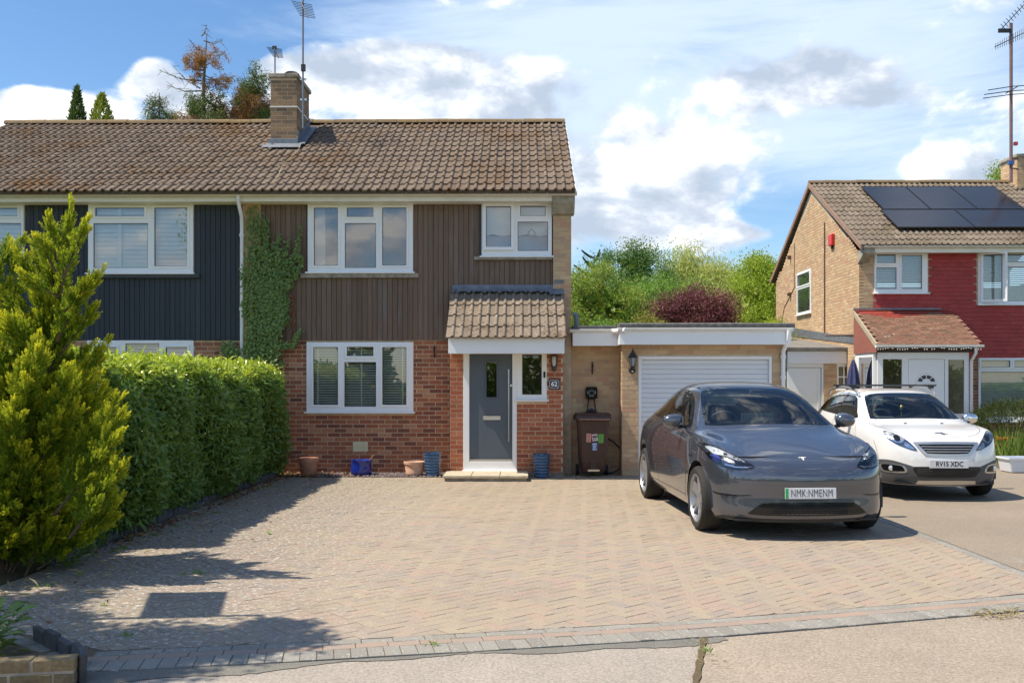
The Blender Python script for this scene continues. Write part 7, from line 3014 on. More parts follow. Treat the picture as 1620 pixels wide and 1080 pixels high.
for i in range(34):
    a, r_ = random.uniform(0, 6.3), random.uniform(0, .22)
    p = Vector((r_ * cos(a), r_ * sin(a), 0))
    q = Vector((p.x * 1.6, p.y * 1.6, random.uniform(.3, .52)))
    k.tube([p, q], .006, 4)
    for j in range(6):
        b = j * pi / 3
        fl_.poly([q, q + Vector((.035 * cos(b - .4), .035 * sin(b - .4), .012)), q + Vector((.05 * cos(b), .05 * sin(b), .02)), q + Vector((.035 * cos(b + .4), .035 * sin(b + .4), .012))])
k.build('stem', L_mid, t, kind='stuff')
fl_.build('blossom', simple('orange_petal', (.55, .20, .03), rough=.6), t, kind='stuff')

# ---- plants in the bed at the low wall and along the edging
def weeds(name, label, x, y, r, n, mat, ln=(.06, .13), h=.18):
    t = thing(name, label, 'plant', (x, y, 0))
    a, rr = rng.uniform(0, 2 * pi, n), r * np.sqrt(rng.uniform(0, 1, n))
    P = np.column_stack([rr * np.cos(a), rr * np.sin(a), rng.uniform(.01, h, n)])
    D = unit(np.column_stack([np.cos(a), np.sin(a), rng.uniform(-.2, .8, n)]) + rdir(n) * .4)
    l = rng.uniform(*ln, n)
    leaves('leaves', P, D, np.array([0, 0, 1.]) + rdir(n) * .4, l, l * .55, mat, t, kind='stuff')
    k = MB()
    for i in range(10):
        j = random.randrange(n)
        k.tube([(0, 0, 0), tuple(P[j])], .004, 4)
    k.build('stem', L_mid, t, kind='stuff')


weeds('weed', 'dark leafy weed behind the low brick wall', -3.30, 5.75, .26, 110, M['ivy'], (.07, .14), .26)
weeds('weed', 'leafy weed sprouting at the edging stones below the conifer', -4.02, 8.45, .2, 80, M['ivy'], (.05, .10), .16)

# ---- the far side of the street, behind the camera: what the windows and paintwork mirror
n = 26000
tx_ = rng.uniform(-34, 36, n)
hh = 2.2 + 1.2 * np.sin(tx_ * .37) + 1.3 * np.sin(tx_ * .91 + 2) + .8 * np.sin(tx_ * 2.3)
hh = np.clip(hh, 1.2, 5)
P_ = np.column_stack([tx_, -14 - 1.6 * rng.uniform(0, 1, n), hh * rng.uniform(0, 1, n) ** .8])
ls = rng.uniform(.25, .5, n)
leaves('treeline', P_, rdir(n), rdir(n), ls, ls * .6, L_mid, None, DIA_V, DIA_F, kind='stuff')
# ------------------------------------------------------------------ pots, bin, fittings and other small things
def lathe_thing(name, label, cat, x, y, prof, mat, group=None, n=36, soil=None, z=0.0):
    t = thing(name, label, cat, (x, y, z), group=group)
    k = MB()
    k.lathe(prof, n, capends=False)
    k.build('body', mat, t, smooth=45)
    if soil:
        k = MB()
        k.lathe([(0, soil[1] + .01), (soil[0] * .6, soil[1] + .015), (soil[0], soil[1])], 20, capends=False)
        k.build('soil', M['earth'], t, smooth=60)
    return t


def ground_at(px, py):
    Y = FPX * EYE / (py - HORIZ)
    return PX(px, Y), Y


terracotta = simple('terracotta', (.52, .25, .15), rough=.85, amt=.18, scale=12, bump=.25, dirt=.5, dirtcol=(.34, .25, .19))
pale_terra = simple('pale_terracotta', (.60, .36, .25), rough=.85, amt=.15, scale=12, bump=.25, dirt=.4, dirtcol=(.42, .33, .26))
cobalt = simple('cobalt_glaze', (.012, .03, .26), rough=.16, amt=.2, scale=5, coat=.5)
teal_blue = simple('blue_glaze', (.045, .105, .21), rough=.22, amt=.18, scale=6, coat=.5)
GB = .006
lathe_thing('plant_pot', 'terracotta flowerpot with a thick rim among dead leaves by the hedge', 'flowerpot', PX(488, 16.55), 16.55,
            [(0, .0), (.115, 0), (.125, .01), (.165, .235), (.178, .238), (.18, .30), (.172, .305), (.160, .30), (.150, .22), (0, .2)], terracotta, 'pots along the house wall', soil=(.148, .245), z=GB)
lathe_thing('plant_pot', 'squat cobalt blue glazed pot below the air brick', 'flowerpot', PX(571.5, 16.6), 16.6,
            [(0, 0), (.155, 0), (.175, .02), (.185, .07), (.180, .14), (.170, .215), (.182, .245), (.186, .265), (.176, .268), (.160, .24), (0, .2)], cobalt, 'pots along the house wall', soil=(.158, .22), z=GB)
lathe_thing('plant_pot', 'wide pale terracotta pot with turned rings next to the ribbed blue pot', 'flowerpot', PX(655.5, 16.5), 16.5,
            [(0, 0), (.125, 0), (.135, .01), (.15, .06), (.146, .07), (.158, .12), (.154, .13), (.166, .18), (.17, .20), (.18, .205), (.183, .245), (.17, .25), (.158, .235), (.15, .19), (0, .17)], pale_terra, 'pots along the house wall', soil=(.15, .20), z=GB)
rib = [(0, 0), (.108, 0)]
for i in range(7):
    z = .01 + i * .052
    r = .112 + .034 * (z / .38)
    rib += [(r, z), (r + .012, z + .018), (r + .010, z + .034), (r - .001, z + .05)]
rib += [(.150, .385), (.158, .392), (.156, .402), (.142, .40), (.136, .34), (0, .32)]
tp = lathe_thing('plant_pot', 'tall blue ribbed pot leaning beside the doorstep', 'flowerpot', PX(685.5, 16.45), 16.45, rib, teal_blue, 'pots along the house wall', soil=(.135, .34), z=GB)
tp.rotation_euler = (radians(2), radians(-3), 0)
lathe_thing('plant_pot', 'tall blue ribbed pot standing under the house number', 'flowerpot', PX(856.5, 16.28), 16.28, rib, teal_blue, 'pots along the house wall', soil=(.135, .34))
# dry stalk in the cobalt pot
k = MB()
k.tube([(PX(583, 16.6), 16.6, .25), (PX(592, 16.6), 16.58, .36)], .006, 5)
tag(k.build('dry_stalk', simple('dry_stalk', (.45, .22, .10))), 'dry orange stalk sticking out of the cobalt blue pot', 'stalk')
# dead leaves, gravel in the bed
def litter(name, n, xr, yr, mats, ln, z=.008, f=None):
    wr = .10 if name == 'dry_grass' else .5
    P = np.column_stack([rng.uniform(*xr, n), rng.uniform(*yr, n), np.full(n, z) + rng.uniform(0, .02, n)])
    if f is not None:
        P = P[f(P)]
    m = len(P)
    l = rng.uniform(*ln, m)
    D = rdir(m); D[:, 2] *= .35
    leaves(name, P, unit(D), np.array([0, 0, 1.]) + rdir(m) * .6, l, l * wr, mats, None, kind='stuff')


dead = leafmat('dead_leaf', [(.30, .13, .06), (.22, .09, .045), (.36, .19, .09), (.16, .08, .045)], .1, .7)
litter('dead_leaves', 700, (-4.6, PX(560, 16.4)), (16.25, 16.95), dead, (.04, .09), .012, lambda P: rng.uniform(0, 1, len(P)) > np.clip((P[:, 0] + 4.2) / 1.6, 0, .85))
litter('dead_leaves', 700, (-4.45, -3.95), (9.0, 16.3), dead, (.04, .10), .004)
litter('dead_leaves', 260, (-4.2, -2.2), (6.2, 16.2), dead, (.025, .06), .004, lambda P: P[:, 0] < -2.6 - (P[:, 1] - 12) * .02 - 1.0 * rng.uniform(0, 1, len(P)))
straw = leafmat('straw', [(.50, .40, .22), (.44, .36, .2), (.55, .46, .28)], .2, .8)
litter('dry_grass', 520, (-4.2, -3.0), (6.5, 15), straw, (.04, .16), .003, lambda P: P[:, 0] < -3.2 - rng.uniform(0, .9, len(P)))
litter('dry_grass', 150, (PX(700, 16), PX(980, 16.3)), (16.0, 16.55), straw, (.03, .08), .003)
litter('dry_grass', 60, (PX(1555, 6.7), PX(1600, 6.9)), (6.70, 6.86), straw, (.04, .10), .002)
litter('dry_grass', 60, (1.02, 1.2), (5.5, 6.15), straw, (.015, .04), .001)
n = 900
GP = np.column_stack([rng.uniform(PX(500, 16.5), PX(700, 16.5), n), rng.uniform(16.28, 16.95, n), np.full(n, .008)])
st_v = np.array([(-.5, -.5, 0), (.5, -.4, 0), (.45, .5, 0), (-.4, .45, 0), (-.25, -.2, .5), (.25, -.2, .45), (.2, .25, .5), (-.2, .2, .42)], float)
st_f = np.array([(4, 5, 6, 7), (0, 1, 5, 4), (1, 2, 6, 5), (2, 3, 7, 6), (3, 0, 4, 7)])
V, F = scatter(st_v, st_f, GP, frames(unit(np.column_stack([rng.normal(size=(n, 2)), rng.normal(0, .2, n)])), np.tile([0, 0, 1.], (n, 1))), rng.uniform(.018, .045, n))
link('gravel', fast_mesh('gravel', V, F, palette('slate_chip', [(.16, .12, .13), (.22, .17, .17), (.12, .10, .11), (.26, .21, .2)], rough=.8)), None, None, kind='stuff')
litter('fallen_leaf', 1, (PX(424, 10.3), PX(425, 10.3)), (10.3, 10.31), L_mid, (.09, .10), .006)

# small weeds rooted in the joints and along the edging
wd_p = [(random.uniform(-4.15, -3.75), random.uniform(7.4, 15.5)) for _ in range(22)] + [(random.uniform(-3.6, -2.2), random.uniform(5.9, 9)) for _ in range(5)] + [(-.55, 5.99), (1.13, 5.85)]
n = len(wd_p) * 16
c_ = np.repeat(np.array(wd_p), 16, 0)
P_ = np.column_stack([c_ + rng.normal(0, .02, (n, 2)), np.full(n, .002)])
l = rng.uniform(.015, .05, n)
leaves('weeds', P_, unit(np.column_stack([rng.normal(0, .7, n), rng.normal(0, .7, n), rng.uniform(.3, 1, n)])), rdir(n), l, l * .25, L_mid, None, DIA_V, DIA_F, kind='stuff')

# doorstep: three slabs
step = thing('doorstep', 'low sandstone doorstep of three slabs in front of the grey door', 'doorstep', (PX(768, 15.9), 15.9, 0), world=True)
sxa, sxb = PX(700, 15.62), PX(836, 15.62)
w = (sxb - sxa) / 3
k = MB()
k.box(sxa + .03, sxb - .03, 15.66, 16.48, 0, .052)
k.build('base', M['concrete'], step)
for i in range(3):
    k = MB()
    k.box(sxa + i * w + .004, sxa + (i + 1) * w - .004, 15.62, 16.435, .053, .098)
    k.build('slab', M['stone_slab'], step, bevel=.006)

# wheelie bin
bin_ = thing('wheelie_bin', 'brown wheelie bin with pink, white, green and blue stickers', 'bin', (PX(937.5, 16.55), 16.55, 0))
brown = simple('bin_plastic', (.060, .028, .020), rough=.5, amt=.2, scale=8, bump=.15, bscale=60)
k = MB()
prof = [(.20, .10, -.20, .20), (.235, .28, -.235, .235), (.255, .80, -.27, .265), (.265, .96, -.29, .28)]
ring = []
for hw, z, yf, yb in prof:
    c = .045
    pts = [(-hw + c, yf), (hw - c, yf), (hw, yf + c), (hw, yb - c), (hw - c, yb), (-hw + c, yb), (-hw, yb - c), (-hw, yf + c)]
    ring.append([k.vt(x, y, z) for x, y in pts])
for a, b in zip(ring[:-1], ring[1:]):
    for i in range(8):
        k.face(a[i], a[(i + 1) % 8], b[(i + 1) % 8], b[i])
k.face(*reversed(ring[0]))
k.face(*ring[-1])
k.box(-.285, .285, -.31, .30, .955, .985)
k.box(-.06, .06, -.245, -.20, .10, .33)
k.build('body', brown, bin_, bevel=.006)
k = MB()
k.prism([(-.335, .986), (.31, .986), (.33, 1.02), (.25, 1.085), (-.25, 1.075), (-.32, 1.04)], 'x', -.295, .295)
k.box(-.315, -.296, .2, .33, .95, 1.05)
k.box(.296, .315, .2, .33, .95, 1.05)
k.build('lid', brown, bin_, bevel=.012)
k = MB()
k.tube([(-.25, -.335, .985), (0, -.338, .988), (.27, -.335, .985)], .012, 6)
k.build('lid_rim', simple('worn_rim', (.30, .16, .12), rough=.7, amt=.4, scale=30), bin_)
for sd in (-1, 1):
    k = MB()
    k.lathe([(0, -.03), (.06, -.03), (.085, -.026), (.092, -.015), (.092, .015), (.085, .026), (.06, .03), (0, .03)], 24, (sd * .255, .19, .095), axis='x')
    wv = k.build('wheel', M['tyre'], bin_, smooth=40)
    k = MB()
    k.lathe([(.055, -.034), (.055, .034), (0, .036)], 16, (sd * .255, .19, .095), axis='x')
    k.build('hub', simple('hub_grey', (.2, .2, .21)), wv, smooth=40)
k = MB()
k.tube([(-.25, .19, .095), (.25, .19, .095)], .012, 8)
k.box(-.10, .10, -.26, -.245, .105, .135)
k.build('axle', M['steel'], bin_)
k = MB()
k.tube([(-.25, .29, .93), (-.25, .36, .98), (.25, .36, .98), (.25, .29, .93)], .016, 8)
k.build('handle', brown, bin_)


def sticker(x0, x1, z0, z1, col, tilt, lines, lcol):
    yz = lambda z: -.2365 - .0335 * (z - .28) / .52 - .003
    k = MB()
    k.cur = 0
    cxx, czz = (x0 + x1) / 2, (z0 + z1) / 2
    def P(x, z, off=0):
        c, s_ = cos(tilt), sin(tilt)
        xx, zz = cxx + (x - cxx) * c - (z - czz) * s_, czz + (x - cxx) * s_ + (z - czz) * c
        return (xx, yz(zz) - off, zz)
    k.poly([P(x0, z0), P(x1, z0), P(x1, z1), P(x0, z1)])
    k.cur = 1
    for (a, b, t, h) in lines:
        xa, xb = x0 + (x1 - x0) * a, x0 + (x1 - x0) * b
        zt_ = z1 - (z1 - z0) * t
        k.poly([P(xa, zt_ - h, .0015), P(xb, zt_ - h, .0015), P(xb, zt_, .0015), P(xa, zt_, .0015)])
    k.build('sticker', [simple('sticker', col, rough=.4, amt=.03), simple('sticker_print', lcol, rough=.4)], bin_)


rows_ = [(.12, .88, .12 + i * .15, .008) for i in range(6)]
sticker(-.125, -.045, .60, .745, (.62, .33, .28), -.04, rows_, (.45, .10, .08))
sticker(-.028, .065, .62, .735, (.62, .58, .60), .12, [(.08, .92, .22, .035), (.1, .8, .62, .008), (.1, .85, .76, .008)], (.10, .05, .06))
sticker(.08, .165, .585, .735, (.13, .45, .08), -.04, [(.2, .8, .1, .012)] + rows_[1:], (.06, .22, .05))
sticker(-.03, .062, .455, .590, (.03, .13, .42), 0, [(.12, .3, .10, .025), (.36, .88, .10, .02), (.2, .8, .36, .012), (.2, .7, .52, .012), (.15, .85, .72, .012), (.15, .85, .86, .008)], (.7, .75, .8))

# wall charger with looped cable
chg = thing('car_charger', 'black wall charger with looped cable above the brown bin', 'charger', (PX(935.5, 17.0), 17.03, PZ(621, 17.0)))
k = MB()
for sg, s0, s1 in ((0, .105, .0), (0, .095, -.02)):
    pass
rr = lambda h, r, n=6: [(sx_ * (h - r) + r * cos(a), sz_ * (h - r) + r * sin(a)) for sx_, sz_, a0 in ((1, 1, 0), (-1, 1, pi / 2), (-1, -1, pi), (1, -1, 3 * pi / 2)) for a in [a0 + pi / 2 * i / n for i in range(n + 1)]]
k.prism(rr(.105, .035), 'y', -.085, .015)
k.build('body', M['gloss_black'], chg, bevel=.012, smooth=40)
k = MB()
for sd in (-1, 1):
    k.box(sd * .068 - .004, sd * .068 + .004, -.090, -.084, -.02, .035)
k.box(-.035, .035, -.089, -.084, -.065, -.052)
k.build('indicator', simple('indicator', (.45, .47, .47)), chg)
k = MB()
k.lathe([(.03, -.10), (.055, -.098), (.062, -.084)], 20, axis='y', capends=False)
k.build('socket_ring', simple('ring_grey', (.06, .065, .07), rough=.3), chg, smooth=40)
k = MB()
for sd in (-1, 1):
    k.tube([(sd * .045, -.04, -.10), (sd * .06, -.045, -.2), (sd * .085, -.05, -.42), (sd * .10, -.05, -.48)], .011, 8)
k.tube([(-.10, -.05, -.40), (-.06, -.06, -.33), (0, -.06, -.305), (.06, -.06, -.33), (.10, -.05, -.40)], .035, 8)
k.tube([(.1, -.05, -.48), (.2, -.06, -.75), (.38, -.10, -.86), (.52, -.14, -1.0), (.56, -.2, -1.18), (.50, -.2, -1.32), (.36, -.2, -1.40), (.2, -.15, -1.41)], .014, 8)
k.build('cable', M['black'], chg, smooth=60)


# lanterns
def lantern(x, y, z, label, style):
    t = thing('wall_lantern', label, 'lantern', (x, y, z), group='wall lanterns')
    if style == 'coach':
        k = MB()
        k.lathe([(.085, .05), (.075, .065), (.05, .115), (.028, .14), (.022, .165), (.010, .175), (.012, .195), (0, .225)], 6, (0, -.12, 0))
        k.lathe([(.072, .042), (.085, .05)], 6, (0, -.12, 0))
        k.lathe([(.0, -.13), (.03, -.125), (.042, -.11), (.045, -.1)], 6, (0, -.12, 0))
        for i in range(6):
            a = 2 * pi * i / 6
            k.tube([(.072 * cos(a), -.12 + .072 * sin(a), .046), (.042 * cos(a), -.12 + .042 * sin(a), -.105)], .006, 4)
        k.tube([(0, -.12, -.12), (0, -.10, -.16), (0, -.05, -.18), (0, -.01, -.17)], .014, 8)
        k.lathe([(0, -.03), (.05, -.03), (.058, -.015), (.058, 0)], 16, (0, 0, -.17), axis='y')
        k.build('body', M['black'], t, smooth=30)
        g = MB()
        g.lathe([(.038, -.10), (.066, .042)], 6, (0, -.12, 0), capends=False)
        g.build('lamp_glass', simple('lantern_glass', (.34, .35, .34), rough=.25), t)
        g = MB()
        g.lathe([(0, -.012), (.012, -.008), (.015, 0)], 10, (0, -.072, -.19), axis='y')
        g.build('sensor', M['plate'], t, smooth=50)
    else:
        k = MB()
        k.prism([(-.052, .10), (.052, .10), (.058, .05), (.05, -.08), (.03, -.14), (0, -.165), (-.03, -.14), (-.05, -.08), (-.058, .05)], 'y', -.03, 0)
        k.prism([(-.060, .10), (.060, .10), (.052, .125), (-.052, .125)], 'y', -.12, 0)
        for sd in (-1, 1):
            k.tube([(sd * .055, -.09, .10), (sd * .05, -.095, .03), (sd * .02, -.06, -.09)], .008, 5)
        k.prism([(-.028, -.05), (.028, -.05), (.012, -.13), (-.012, -.13)], 'y', -.07, -.02)
        k.build('body', simple('lantern_grey', (.045, .05, .055), rough=.45), t, bevel=.004)
        g = MB()
        g.lathe([(.022, -.06), (.036, .0), (.038, .09), (.03, .10)], 16, (0, -.065, 0))
        g.build('lamp_glass', simple('opal_glass', (.60, .58, .50), rough=.3), t, smooth=50)


lantern(PX(876.5, 16.42), 16.488, PZ(573, 16.44), 'grey half-round lantern beside the porch side light', 'half')
lantern(PX(1001, 16.5), 16.588, PZ(570, 16.5), 'black coach lantern on the garage pier', 'coach')
# house number plate 62
np_ = thing('house_number', 'dark blue house number plaque 62 with white chamfered border', 'sign', (PX(876.8, 16.46), 16.47, PZ(607.5, 16.46)))
k = MB()
navy = simple('plaque_blue', (.018, .026, .05), rough=.3)
pw, ph = .098, .086
k.box(-pw, pw, -.008, .012, -ph, ph)
k.build('plaque', navy, np_, bevel=.004)
k = MB()
oct_ = lambda a, b, c: [(-a, -b + c), (-a + c, -b), (a - c, -b), (a, -b + c), (a, b - c), (a - c, b), (-a + c, b), (-a, b - c)]
o1, o2 = oct_(.082, .070, .024), oct_(.077, .065, .023)
for i in range(8):
    j = (i + 1) % 8
    k.poly([(o1[i][0], -.0095, o1[i][1]), (o1[j][0], -.0095, o1[j][1]), (o2[j][0], -.0095, o2[j][1]), (o2[i][0], -.0095, o2[i][1])])
k.build('border', M['white'], np_)
link('lettering', text('62', .115, M['white'], .001, .003, .95), np_, (0, -.010, 0))
# door bell camera
db = thing('doorbell', 'slim black doorbell on the white side light frame', 'doorbell', (PX(861.2, 16.47), 16.482, PZ(592.5, 16.47)))
k = MB()
k.prism(rr(.05, .018)[:0] + [(.017 * cos(a), .038 + .017 * sin(a)) for a in [pi * i / 8 for i in range(9)]] + [(-.017 * cos(a), -.038 - .017 * sin(a)) for a in [pi * i / 8 for i in range(9)]], 'y', -.022, 0)
k.build('body', M['gloss_black'], db, bevel=.004)
k = MB()
k.lathe([(0, -.004), (.009, -.003), (.011, 0)], 14, (0, -.022, -.03), axis='y')
k.build('button', M['dark_plastic'], db, smooth=40)


def bracket(x, y, z, label):
    t = thing('wall_bracket', label, 'bracket', (x, y, z), group='hanging basket brackets')
    k = MB()
    k.box(-.012, .012, -.010, .005, -.11, .11)
    k.tube([(0, -.01, .03), (0, -.12, .05), (0, -.2, .03), (0, -.24, .06)], .009, 6)
    k.tube([(0, -.01, -.07), (0, -.10, -.02), (0, -.16, .042)], .007, 6)
    k.build('arm', M['black'], t)


bracket(PX(687.5, 16.98), 16.99, PZ(556, 16.98), 'black hanging basket bracket on the red brick wall')
bracket(PX(937, 17.03), 17.035, PZ(582, 17.03), 'black hanging basket bracket above the wall charger')
# fire alarm box on the neighbour gable
yb_ = gy(1316.5)
ab = thing('alarm_box', 'red alarm box high on the buff brick gable', 'alarm box', (NX0 - .005, yb_, PZ(381, yb_)))
k = MB()
k.prism([(-.13, -.14), (.13, -.14), (.15, .16), (-.15, .16)], 'x', -.09, 0)
k.build('cover', simple('alarm_red', (.62, .035, .035), rough=.4), ab, bevel=.015)
k = MB()
k.box(-.05, 0, -.03, .03, -.22, -.141)
k.build('cable_box', M['dark_plastic'], ab)

# folded parasol
ps = thing('parasol', 'folded navy blue garden parasol beside the neighbour porch', 'parasol', (PX(1350, 22.9), 22.9, 0))
k = MB()
n = 24
rs = [(.02, 2.13), (.05, 2.05), (.10, 1.85), (.13, 1.55), (.155, 1.2), (.15, 1.15)]
rings = []
for r, z in rs:
    rings.append([k.vt(r * (1 + .25 * cos(4 * 2 * pi * i / n * 2)) * cos(2 * pi * i / n), r * (1 + .25 * cos(4 * 2 * pi * i / n * 2)) * sin(2 * pi * i / n), z) for i in range(n)])
for a, b in zip(rings[:-1], rings[1:]):
    for i in range(n):
        k.face(a[i], b[i], b[(i + 1) % n], a[(i + 1) % n])
k.build('canopy', simple('navy_canvas', (.045, .055, .14), rough=.85, amt=.2, scale=9), ps, smooth=50)
k = MB()
k.tube([(0, 0, 0), (0, 0, 2.18)], .02, 8)
k.build('pole', M['steel'], ps)
k = MB()
k.lathe([(0, 0), (.24, 0), (.25, .03), (.2, .06), (.04, .09), (0, .09)], 20)
k.build('base', M['concrete'], ps, smooth=40)

# plastic storage tub at the frame edge
tx, ty = ground_at(1622, 746)
tub = thing('storage_tub', 'frosted white plastic storage tub on the tarmac drive', 'tub', (tx + .0, ty + .1, 0))
m_tub = simple('frosted_plastic', (.66, .70, .76), rough=.35, amt=.05)
k = MB()
a, b = [(-.30, -.2), (.30, -.2), (.30, .2), (-.30, .2)], [(-.345, -.235), (.345, -.235), (.345, .235), (-.345, .235)]
va = [k.vt(x, y, .0) for x, y in a]
vb = [k.vt(x, y, .25) for x, y in b]
k.face(*reversed(va))
for i in range(4):
    k.face(va[i], va[(i + 1) % 4], vb[(i + 1) % 4], vb[i])
k.build('body', m_tub, tub, bevel=.015)
k = MB()
k.slab(-.365, .365, -.25, .25, [(-.335, .335, -.225, .225)], .235, .268)
o = k.build('rim', m_tub, tub)
for v in o.data.vertices:
    v.co = (v.co.x, v.co.z, v.co.y)
o.data.flip_normals()

# TV aerials
def yagi(k, p, d, l, n, w0, w1, r=.006, vert=False):
    p, d = Vector(p), Vector(d).normalized()
    side = d.cross(Vector((0, 0, 1))).normalized() if not vert else Vector((0, 0, 1))
    k.tube([p, p + d * l], .011, 6)
    for i in range(n):
        q = p + d * (l * (i + .5) / n)
        w = w0 + (w1 - w0) * i / n
        k.tube([q - side * w / 2, q + side * w / 2], r, 4)


zc_ = PZ(108, 18.95)
ae = thing('tv_aerial', 'tall thin aerial mast strapped to the house chimney', 'aerial', (PX(480, 18.9), 18.86, 6.6), group='tv aerials')
k = MB()
ztop = PZ(-40, 18.86) - 6.6
k.tube([(0, 0, 0), (0, 0, ztop)], .019, 8)
k.build('mast', simple('galvanised', (.25, .25, .26), rough=.4, metal=.5), ae)
k = MB()
yagi(k, (-.03, -.02, PZ(3, 18.86) - 6.6), (.35, -.6, -.72), .62, 9, .42, .30)
k.build('antenna', M['dark_plastic'], ae)
k = MB()
k.box(-.03, .05, -.04, .02, PZ(108, 18.86) - 6.6 - .05, PZ(108, 18.86) - 6.6 + .08)
k.build('splitter_box', M['dark_plastic'], ae)
k = MB()
k.box(-.06, .06, .018, .045, .55, .59)
k.build('strap', M['steel'], ae)
k = MB()
k.box(-.06, .06, .018, .045, .95, .99)
k.build('strap', M['steel'], ae)
ae2 = thing('tv_aerial', 'small tilted aerial on top of the house chimney', 'aerial', (PX(435, 19.0), 19.0, cz1 + .08), group='tv aerials')
k = MB()
zz = PZ(76, 19.0) - cz1 - .08
k.tube([(0, 0, 0), (0, 0, zz)], .014, 8)
k.build('mast', simple('galvanised', (.2, .2, .2), rough=.4, metal=.5), ae2)
k = MB()
yagi(k, (-.02, 0, zz + .02), (.24, -.5, -.42), .55, 9, .30, .18)
k.box(-.05, .03, -.02, .02, zz - .01, zz + .05)
k.build('antenna', M['dark_plastic'], ae2)
YM = 26.55
mx_ = PX(1599.5, YM)
ae3 = thing('tv_aerial', 'very tall aerial mast with several antennas beside the neighbour chimney', 'aerial', (mx_, YM, PZ(290, YM)), group='tv aerials')
zb_ = PZ(290, YM)
k = MB()
k.tube([(0, 0, 0), (0, 0, PZ(40, YM) - zb_)], .045, 8)
for pz in (252, 268):
    k.tube([(0, 0, PZ(pz, YM) - zb_), (.25, .1, PZ(pz, YM) - zb_)], .02, 6)
k.build('mast', simple('rusty_mast', (.20, .12, .12), rough=.6), ae3)
k = MB()
z0_ = PZ(62, YM) - zb_
yagi(k, (-.25, .0, PZ(48, YM) - zb_), (.62, -.5, .75), 1.1, 12, .55, .35, .008)
k.box(-.36, -.02, -.05, .0, PZ(55, YM) - zb_, PZ(49, YM) - zb_)
k.build('antenna', M['dark_plastic'], ae3)
k = MB()
yagi(k, (.45, -.1, PZ(53, YM) - zb_), (-1, -.35, -.52), 1.35, 16, .30, .16, .007, True)
k.build('antenna', M['dark_plastic'], ae3)
k = MB()
for dz, l in ((.0, .85), (.12, .75), (-.10, .88)):
    za = PZ(147, YM) - zb_ + dz
    k.tube([(-l, -.25, za - .16), (.0, -.05, za), (l, .15, za + .10)], .012, 5)
k.tube([(-.20, -.1, PZ(152, YM) - zb_), (.25, .15, PZ(137, YM) - zb_)], .014, 5)
k.build('antenna', M['dark_plastic'], ae3)
k = MB()
k.box(-.09, .05, -.08, .02, PZ(263, YM) - zb_, PZ(257, YM) - zb_)
k.build('junction_box', simple('blue_box', (.05, .12, .35)), ae3)
k = MB()
k.lathe([(0, -.06), (.06, -.04), (.06, .04), (0, .06)], 10, (.10, -.05, PZ(230, YM) - zb_))
k.build('red_insulator', simple('red_plastic', (.55, .05, .06)), ae3, smooth=50)

# low garden wall, bottom left, and edging stones
gwll = thing('low_wall', 'low weathered brick garden wall end at the pavement', 'wall', (-2.7, 5.2, 0), world=True)
wang = atan2(.18, 1)
mossy = palette('mossy_brick', [(.20, .155, .085), (.16, .13, .075), (.24, .18, .10), (.14, .12, .08)], rough=.95, speck=.35, sscale=50, bump=.8)
wx, wy = -2.42, 5.18
cw, sw = cos(wang), sin(wang)
k = MB()
pts2 = [(wx - 4.5 * cw, wy - 4.5 * sw), (wx - .006 * cw, wy - .006 * sw), (wx - .006 * cw - .10 * sw, wy - .006 * sw + .10 * cw), (wx - 4.5 * cw - .10 * sw, wy - 4.5 * sw + .10 * cw)]
k.prism(pts2, 'z', -.05, .135)
k.build('mortar_core', M['concrete'], gwll)
for row in range(2):
    s0 = 0 if row else -.11
    i = 0
    while s0 < 4.3:
        kk = MB()
        kk.box(-.1075, .1075, -.054, .054, -.033, .033)
        o = kk.build('brick', mossy, gwll, bevel=.006)
        s = s0 + .1075
        if row == 0 and i == 0:
            s0 += .225 - .0
            i += 1
            o.location = Vector((wx - (.054) * cw - .05 * sw, wy - .054 * sw + .05 * cw, .033)) - gwll.location
            o.scale = (.5, 1, 1)
        else:
            o.location = Vector((wx - s * cw - .05 * sw, wy - s * sw + .05 * cw, .033 + row * .078)) - gwll.location
            s0 += .225
            i += 1
        o.rotation_euler = (0, random.uniform(-.015, .015), wang + random.uniform(-.02, .02))

slate = simple('edging_slate', (.075, .075, .078), rough=.85, amt=.3, scale=15, bump=.5)
ed = thing('lawn_edging', 'row of pointed grey edging stones under the laurel hedge', 'edging', (-4.18, 12, 0), world=True)


def stone(x, y, ang, w=.145, h=.15, tilt=0):
    k = MB()
    k.prism([(-w / 2, -.03), (w / 2, -.03), (w / 2, h * .55), (0, h), (-w / 2, h * .55)], 'y', -.02, .02)
    o = k.build('edging_stone', slate, ed, bevel=.005)
    o.location = Vector((x, y, 0)) - ed.location
    o.rotation_euler = (tilt, random.uniform(-.05, .05), ang)


y = 8.5
while y < 16.3:
    stone(-4.185 + .02 * sin(y * 1.7), y, pi / 2 + random.uniform(-.08, .08), tilt=random.uniform(-.12, .12), h=random.uniform(.10, .16))
    y += .15
ed2 = thing('lawn_edging', 'dark edging slabs beside the end of the low garden wall', 'edging', (-2.8, 5.7, 0), world=True)
for (x, y, a_, h_) in ((-3.02, 6.02, -.75, .09), (-2.88, 5.88, -.75, .11), (-2.73, 5.74, -.8, .09), (-2.58, 5.56, -.9, .11), (-2.44, 5.32, -1.15, .15)):
    k = MB()
    k.box(-.09, .09, -.02, .02, -.04, h_)
    o = k.build('edging_stone', slate, ed2, bevel=.006)
    o.location = Vector((x, y, 0)) - ed2.location
    o.rotation_euler = (random.uniform(-.1, .1), random.uniform(-.06, .06), a_)

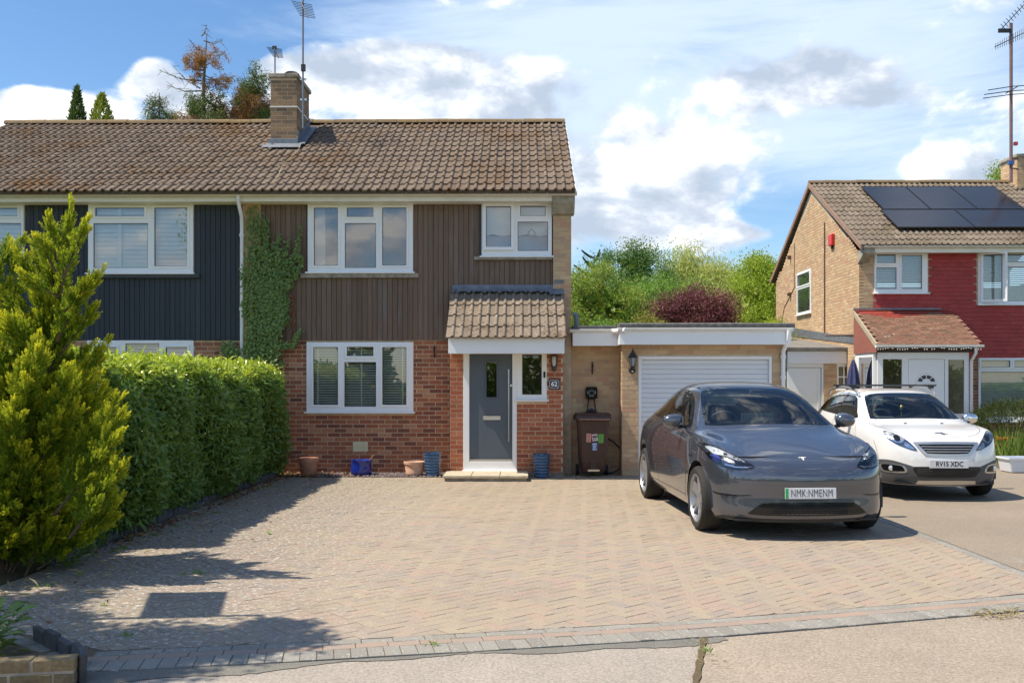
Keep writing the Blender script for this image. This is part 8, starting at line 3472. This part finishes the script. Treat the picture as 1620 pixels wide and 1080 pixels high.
# letting board out of the frame to the left: its shadow falls on the paving
sb = thing('sign_board', 'plain white sign board on a slanting timber post beside the low wall', 'sign', (0, 0, 0))
q = Vector((-SUNV.x / SUNV.z, -SUNV.y / SUNV.z, 0))               # ground offset of a shadow per metre of height


def caster(gx_, gy__, h):
    return Vector((gx_ - q.x * h, gy__ - q.y * h, h))


bl_, br_, tl_, tr_ = caster(-2.65, 6.65, 3.0), caster(-2.12, 6.71, 3.65), caster(-2.88, 7.44, 3.03), caster(-2.30, 7.48, 3.68)
nrm = (br_ - bl_).cross(tl_ - bl_).normalized() * .012
k = MB()
i = len(k.v)
k.v += [tuple(p + nrm) for p in (bl_, br_, tr_, tl_)] + [tuple(p - nrm) for p in (bl_, br_, tr_, tl_)]
for f in ((0, 1, 2, 3), (7, 6, 5, 4), (0, 4, 5, 1), (1, 5, 6, 2), (2, 6, 7, 3), (3, 7, 4, 0)):
    k.face(*(i + a for a in f))
k.build('board', M['white'], sb)
k = MB()
ua = (br_ - bl_) / (br_.z - bl_.z)
k.tube([bl_ - ua * (bl_.z + .3) , br_ + ua * .35], .028, 8)
k.build('post', M['old_wood'], sb)
# street tree out of the frame whose lowest boughs shade the corner of the paving
st = thing('street_tree', 'tall pavement tree with spreading lower boughs beyond the low wall', 'tree', (-8.8, 3.9, 0), world=True)
k = MB()
k.tube([(-8.8, 3.9, -.05), (-8.75, 3.9, 3), (-8.8, 3.8, 6.5)], [.16, .12, .06], 8)
cl_ = []
random.seed(21)
for (gx0_, gy0_, rad) in ((-1.45, 6.10, .16), (-1.65, 6.25, .20), (-1.9, 6.12, .26), (-2.2, 6.05, .28), (-2.45, 6.2, .22), (-2.5, 5.85, .28), (-2.1, 5.75, .26), (-1.75, 5.88, .22), (-2.85, 6.0, .26), (-3.1, 6.3, .22), (-3.2, 6.6, .2), (-1.55, 6.45, .10), (-1.75, 6.55, .08), (-2.7, 5.5, .3), (-2.2, 5.45, .25), (-3.4, 6.0, .3), (-3.5, 6.9, .2), (-3.45, 7.3, .18), (-3.5, 7.75, .18), (-3.75, 6.6, .25), (-3.8, 7.1, .25)):
    h = 4.4 + random.uniform(-.3, .3)
    p = caster(gx0_, gy0_, h)
    cl_.append((p, rad))
    k.tube([(-8.75, 3.9, 3.4), tuple((p + Vector((-8.75, 3.9, 3.6))) / 2 + Vector((0, 0, .15))), tuple(p)], [.04, .022, .006], 5)
k.build('trunk', bark, st, smooth=60)
P_ = []
for p, rad in cl_:
    m = int(900 * rad / .25)
    P_.append(np.array(p) + rng.normal(size=(m, 3)) * np.array([rad, rad, rad * .8]) * .62)
top_ = rdir(3500) * np.array([1.4, 1.4, 1.2]) * rng.uniform(.4, 1, (3500, 1)) + np.array([-9.6, 3.2, 6.4])
P_ = np.concatenate(P_ + [top_])
m = len(P_)
leaves('crown', P_, rdir(m), rdir(m), rng.uniform(.06, .12, m), rng.uniform(.03, .06, m), L_mid, st, DIA_V, DIA_F, kind='stuff')
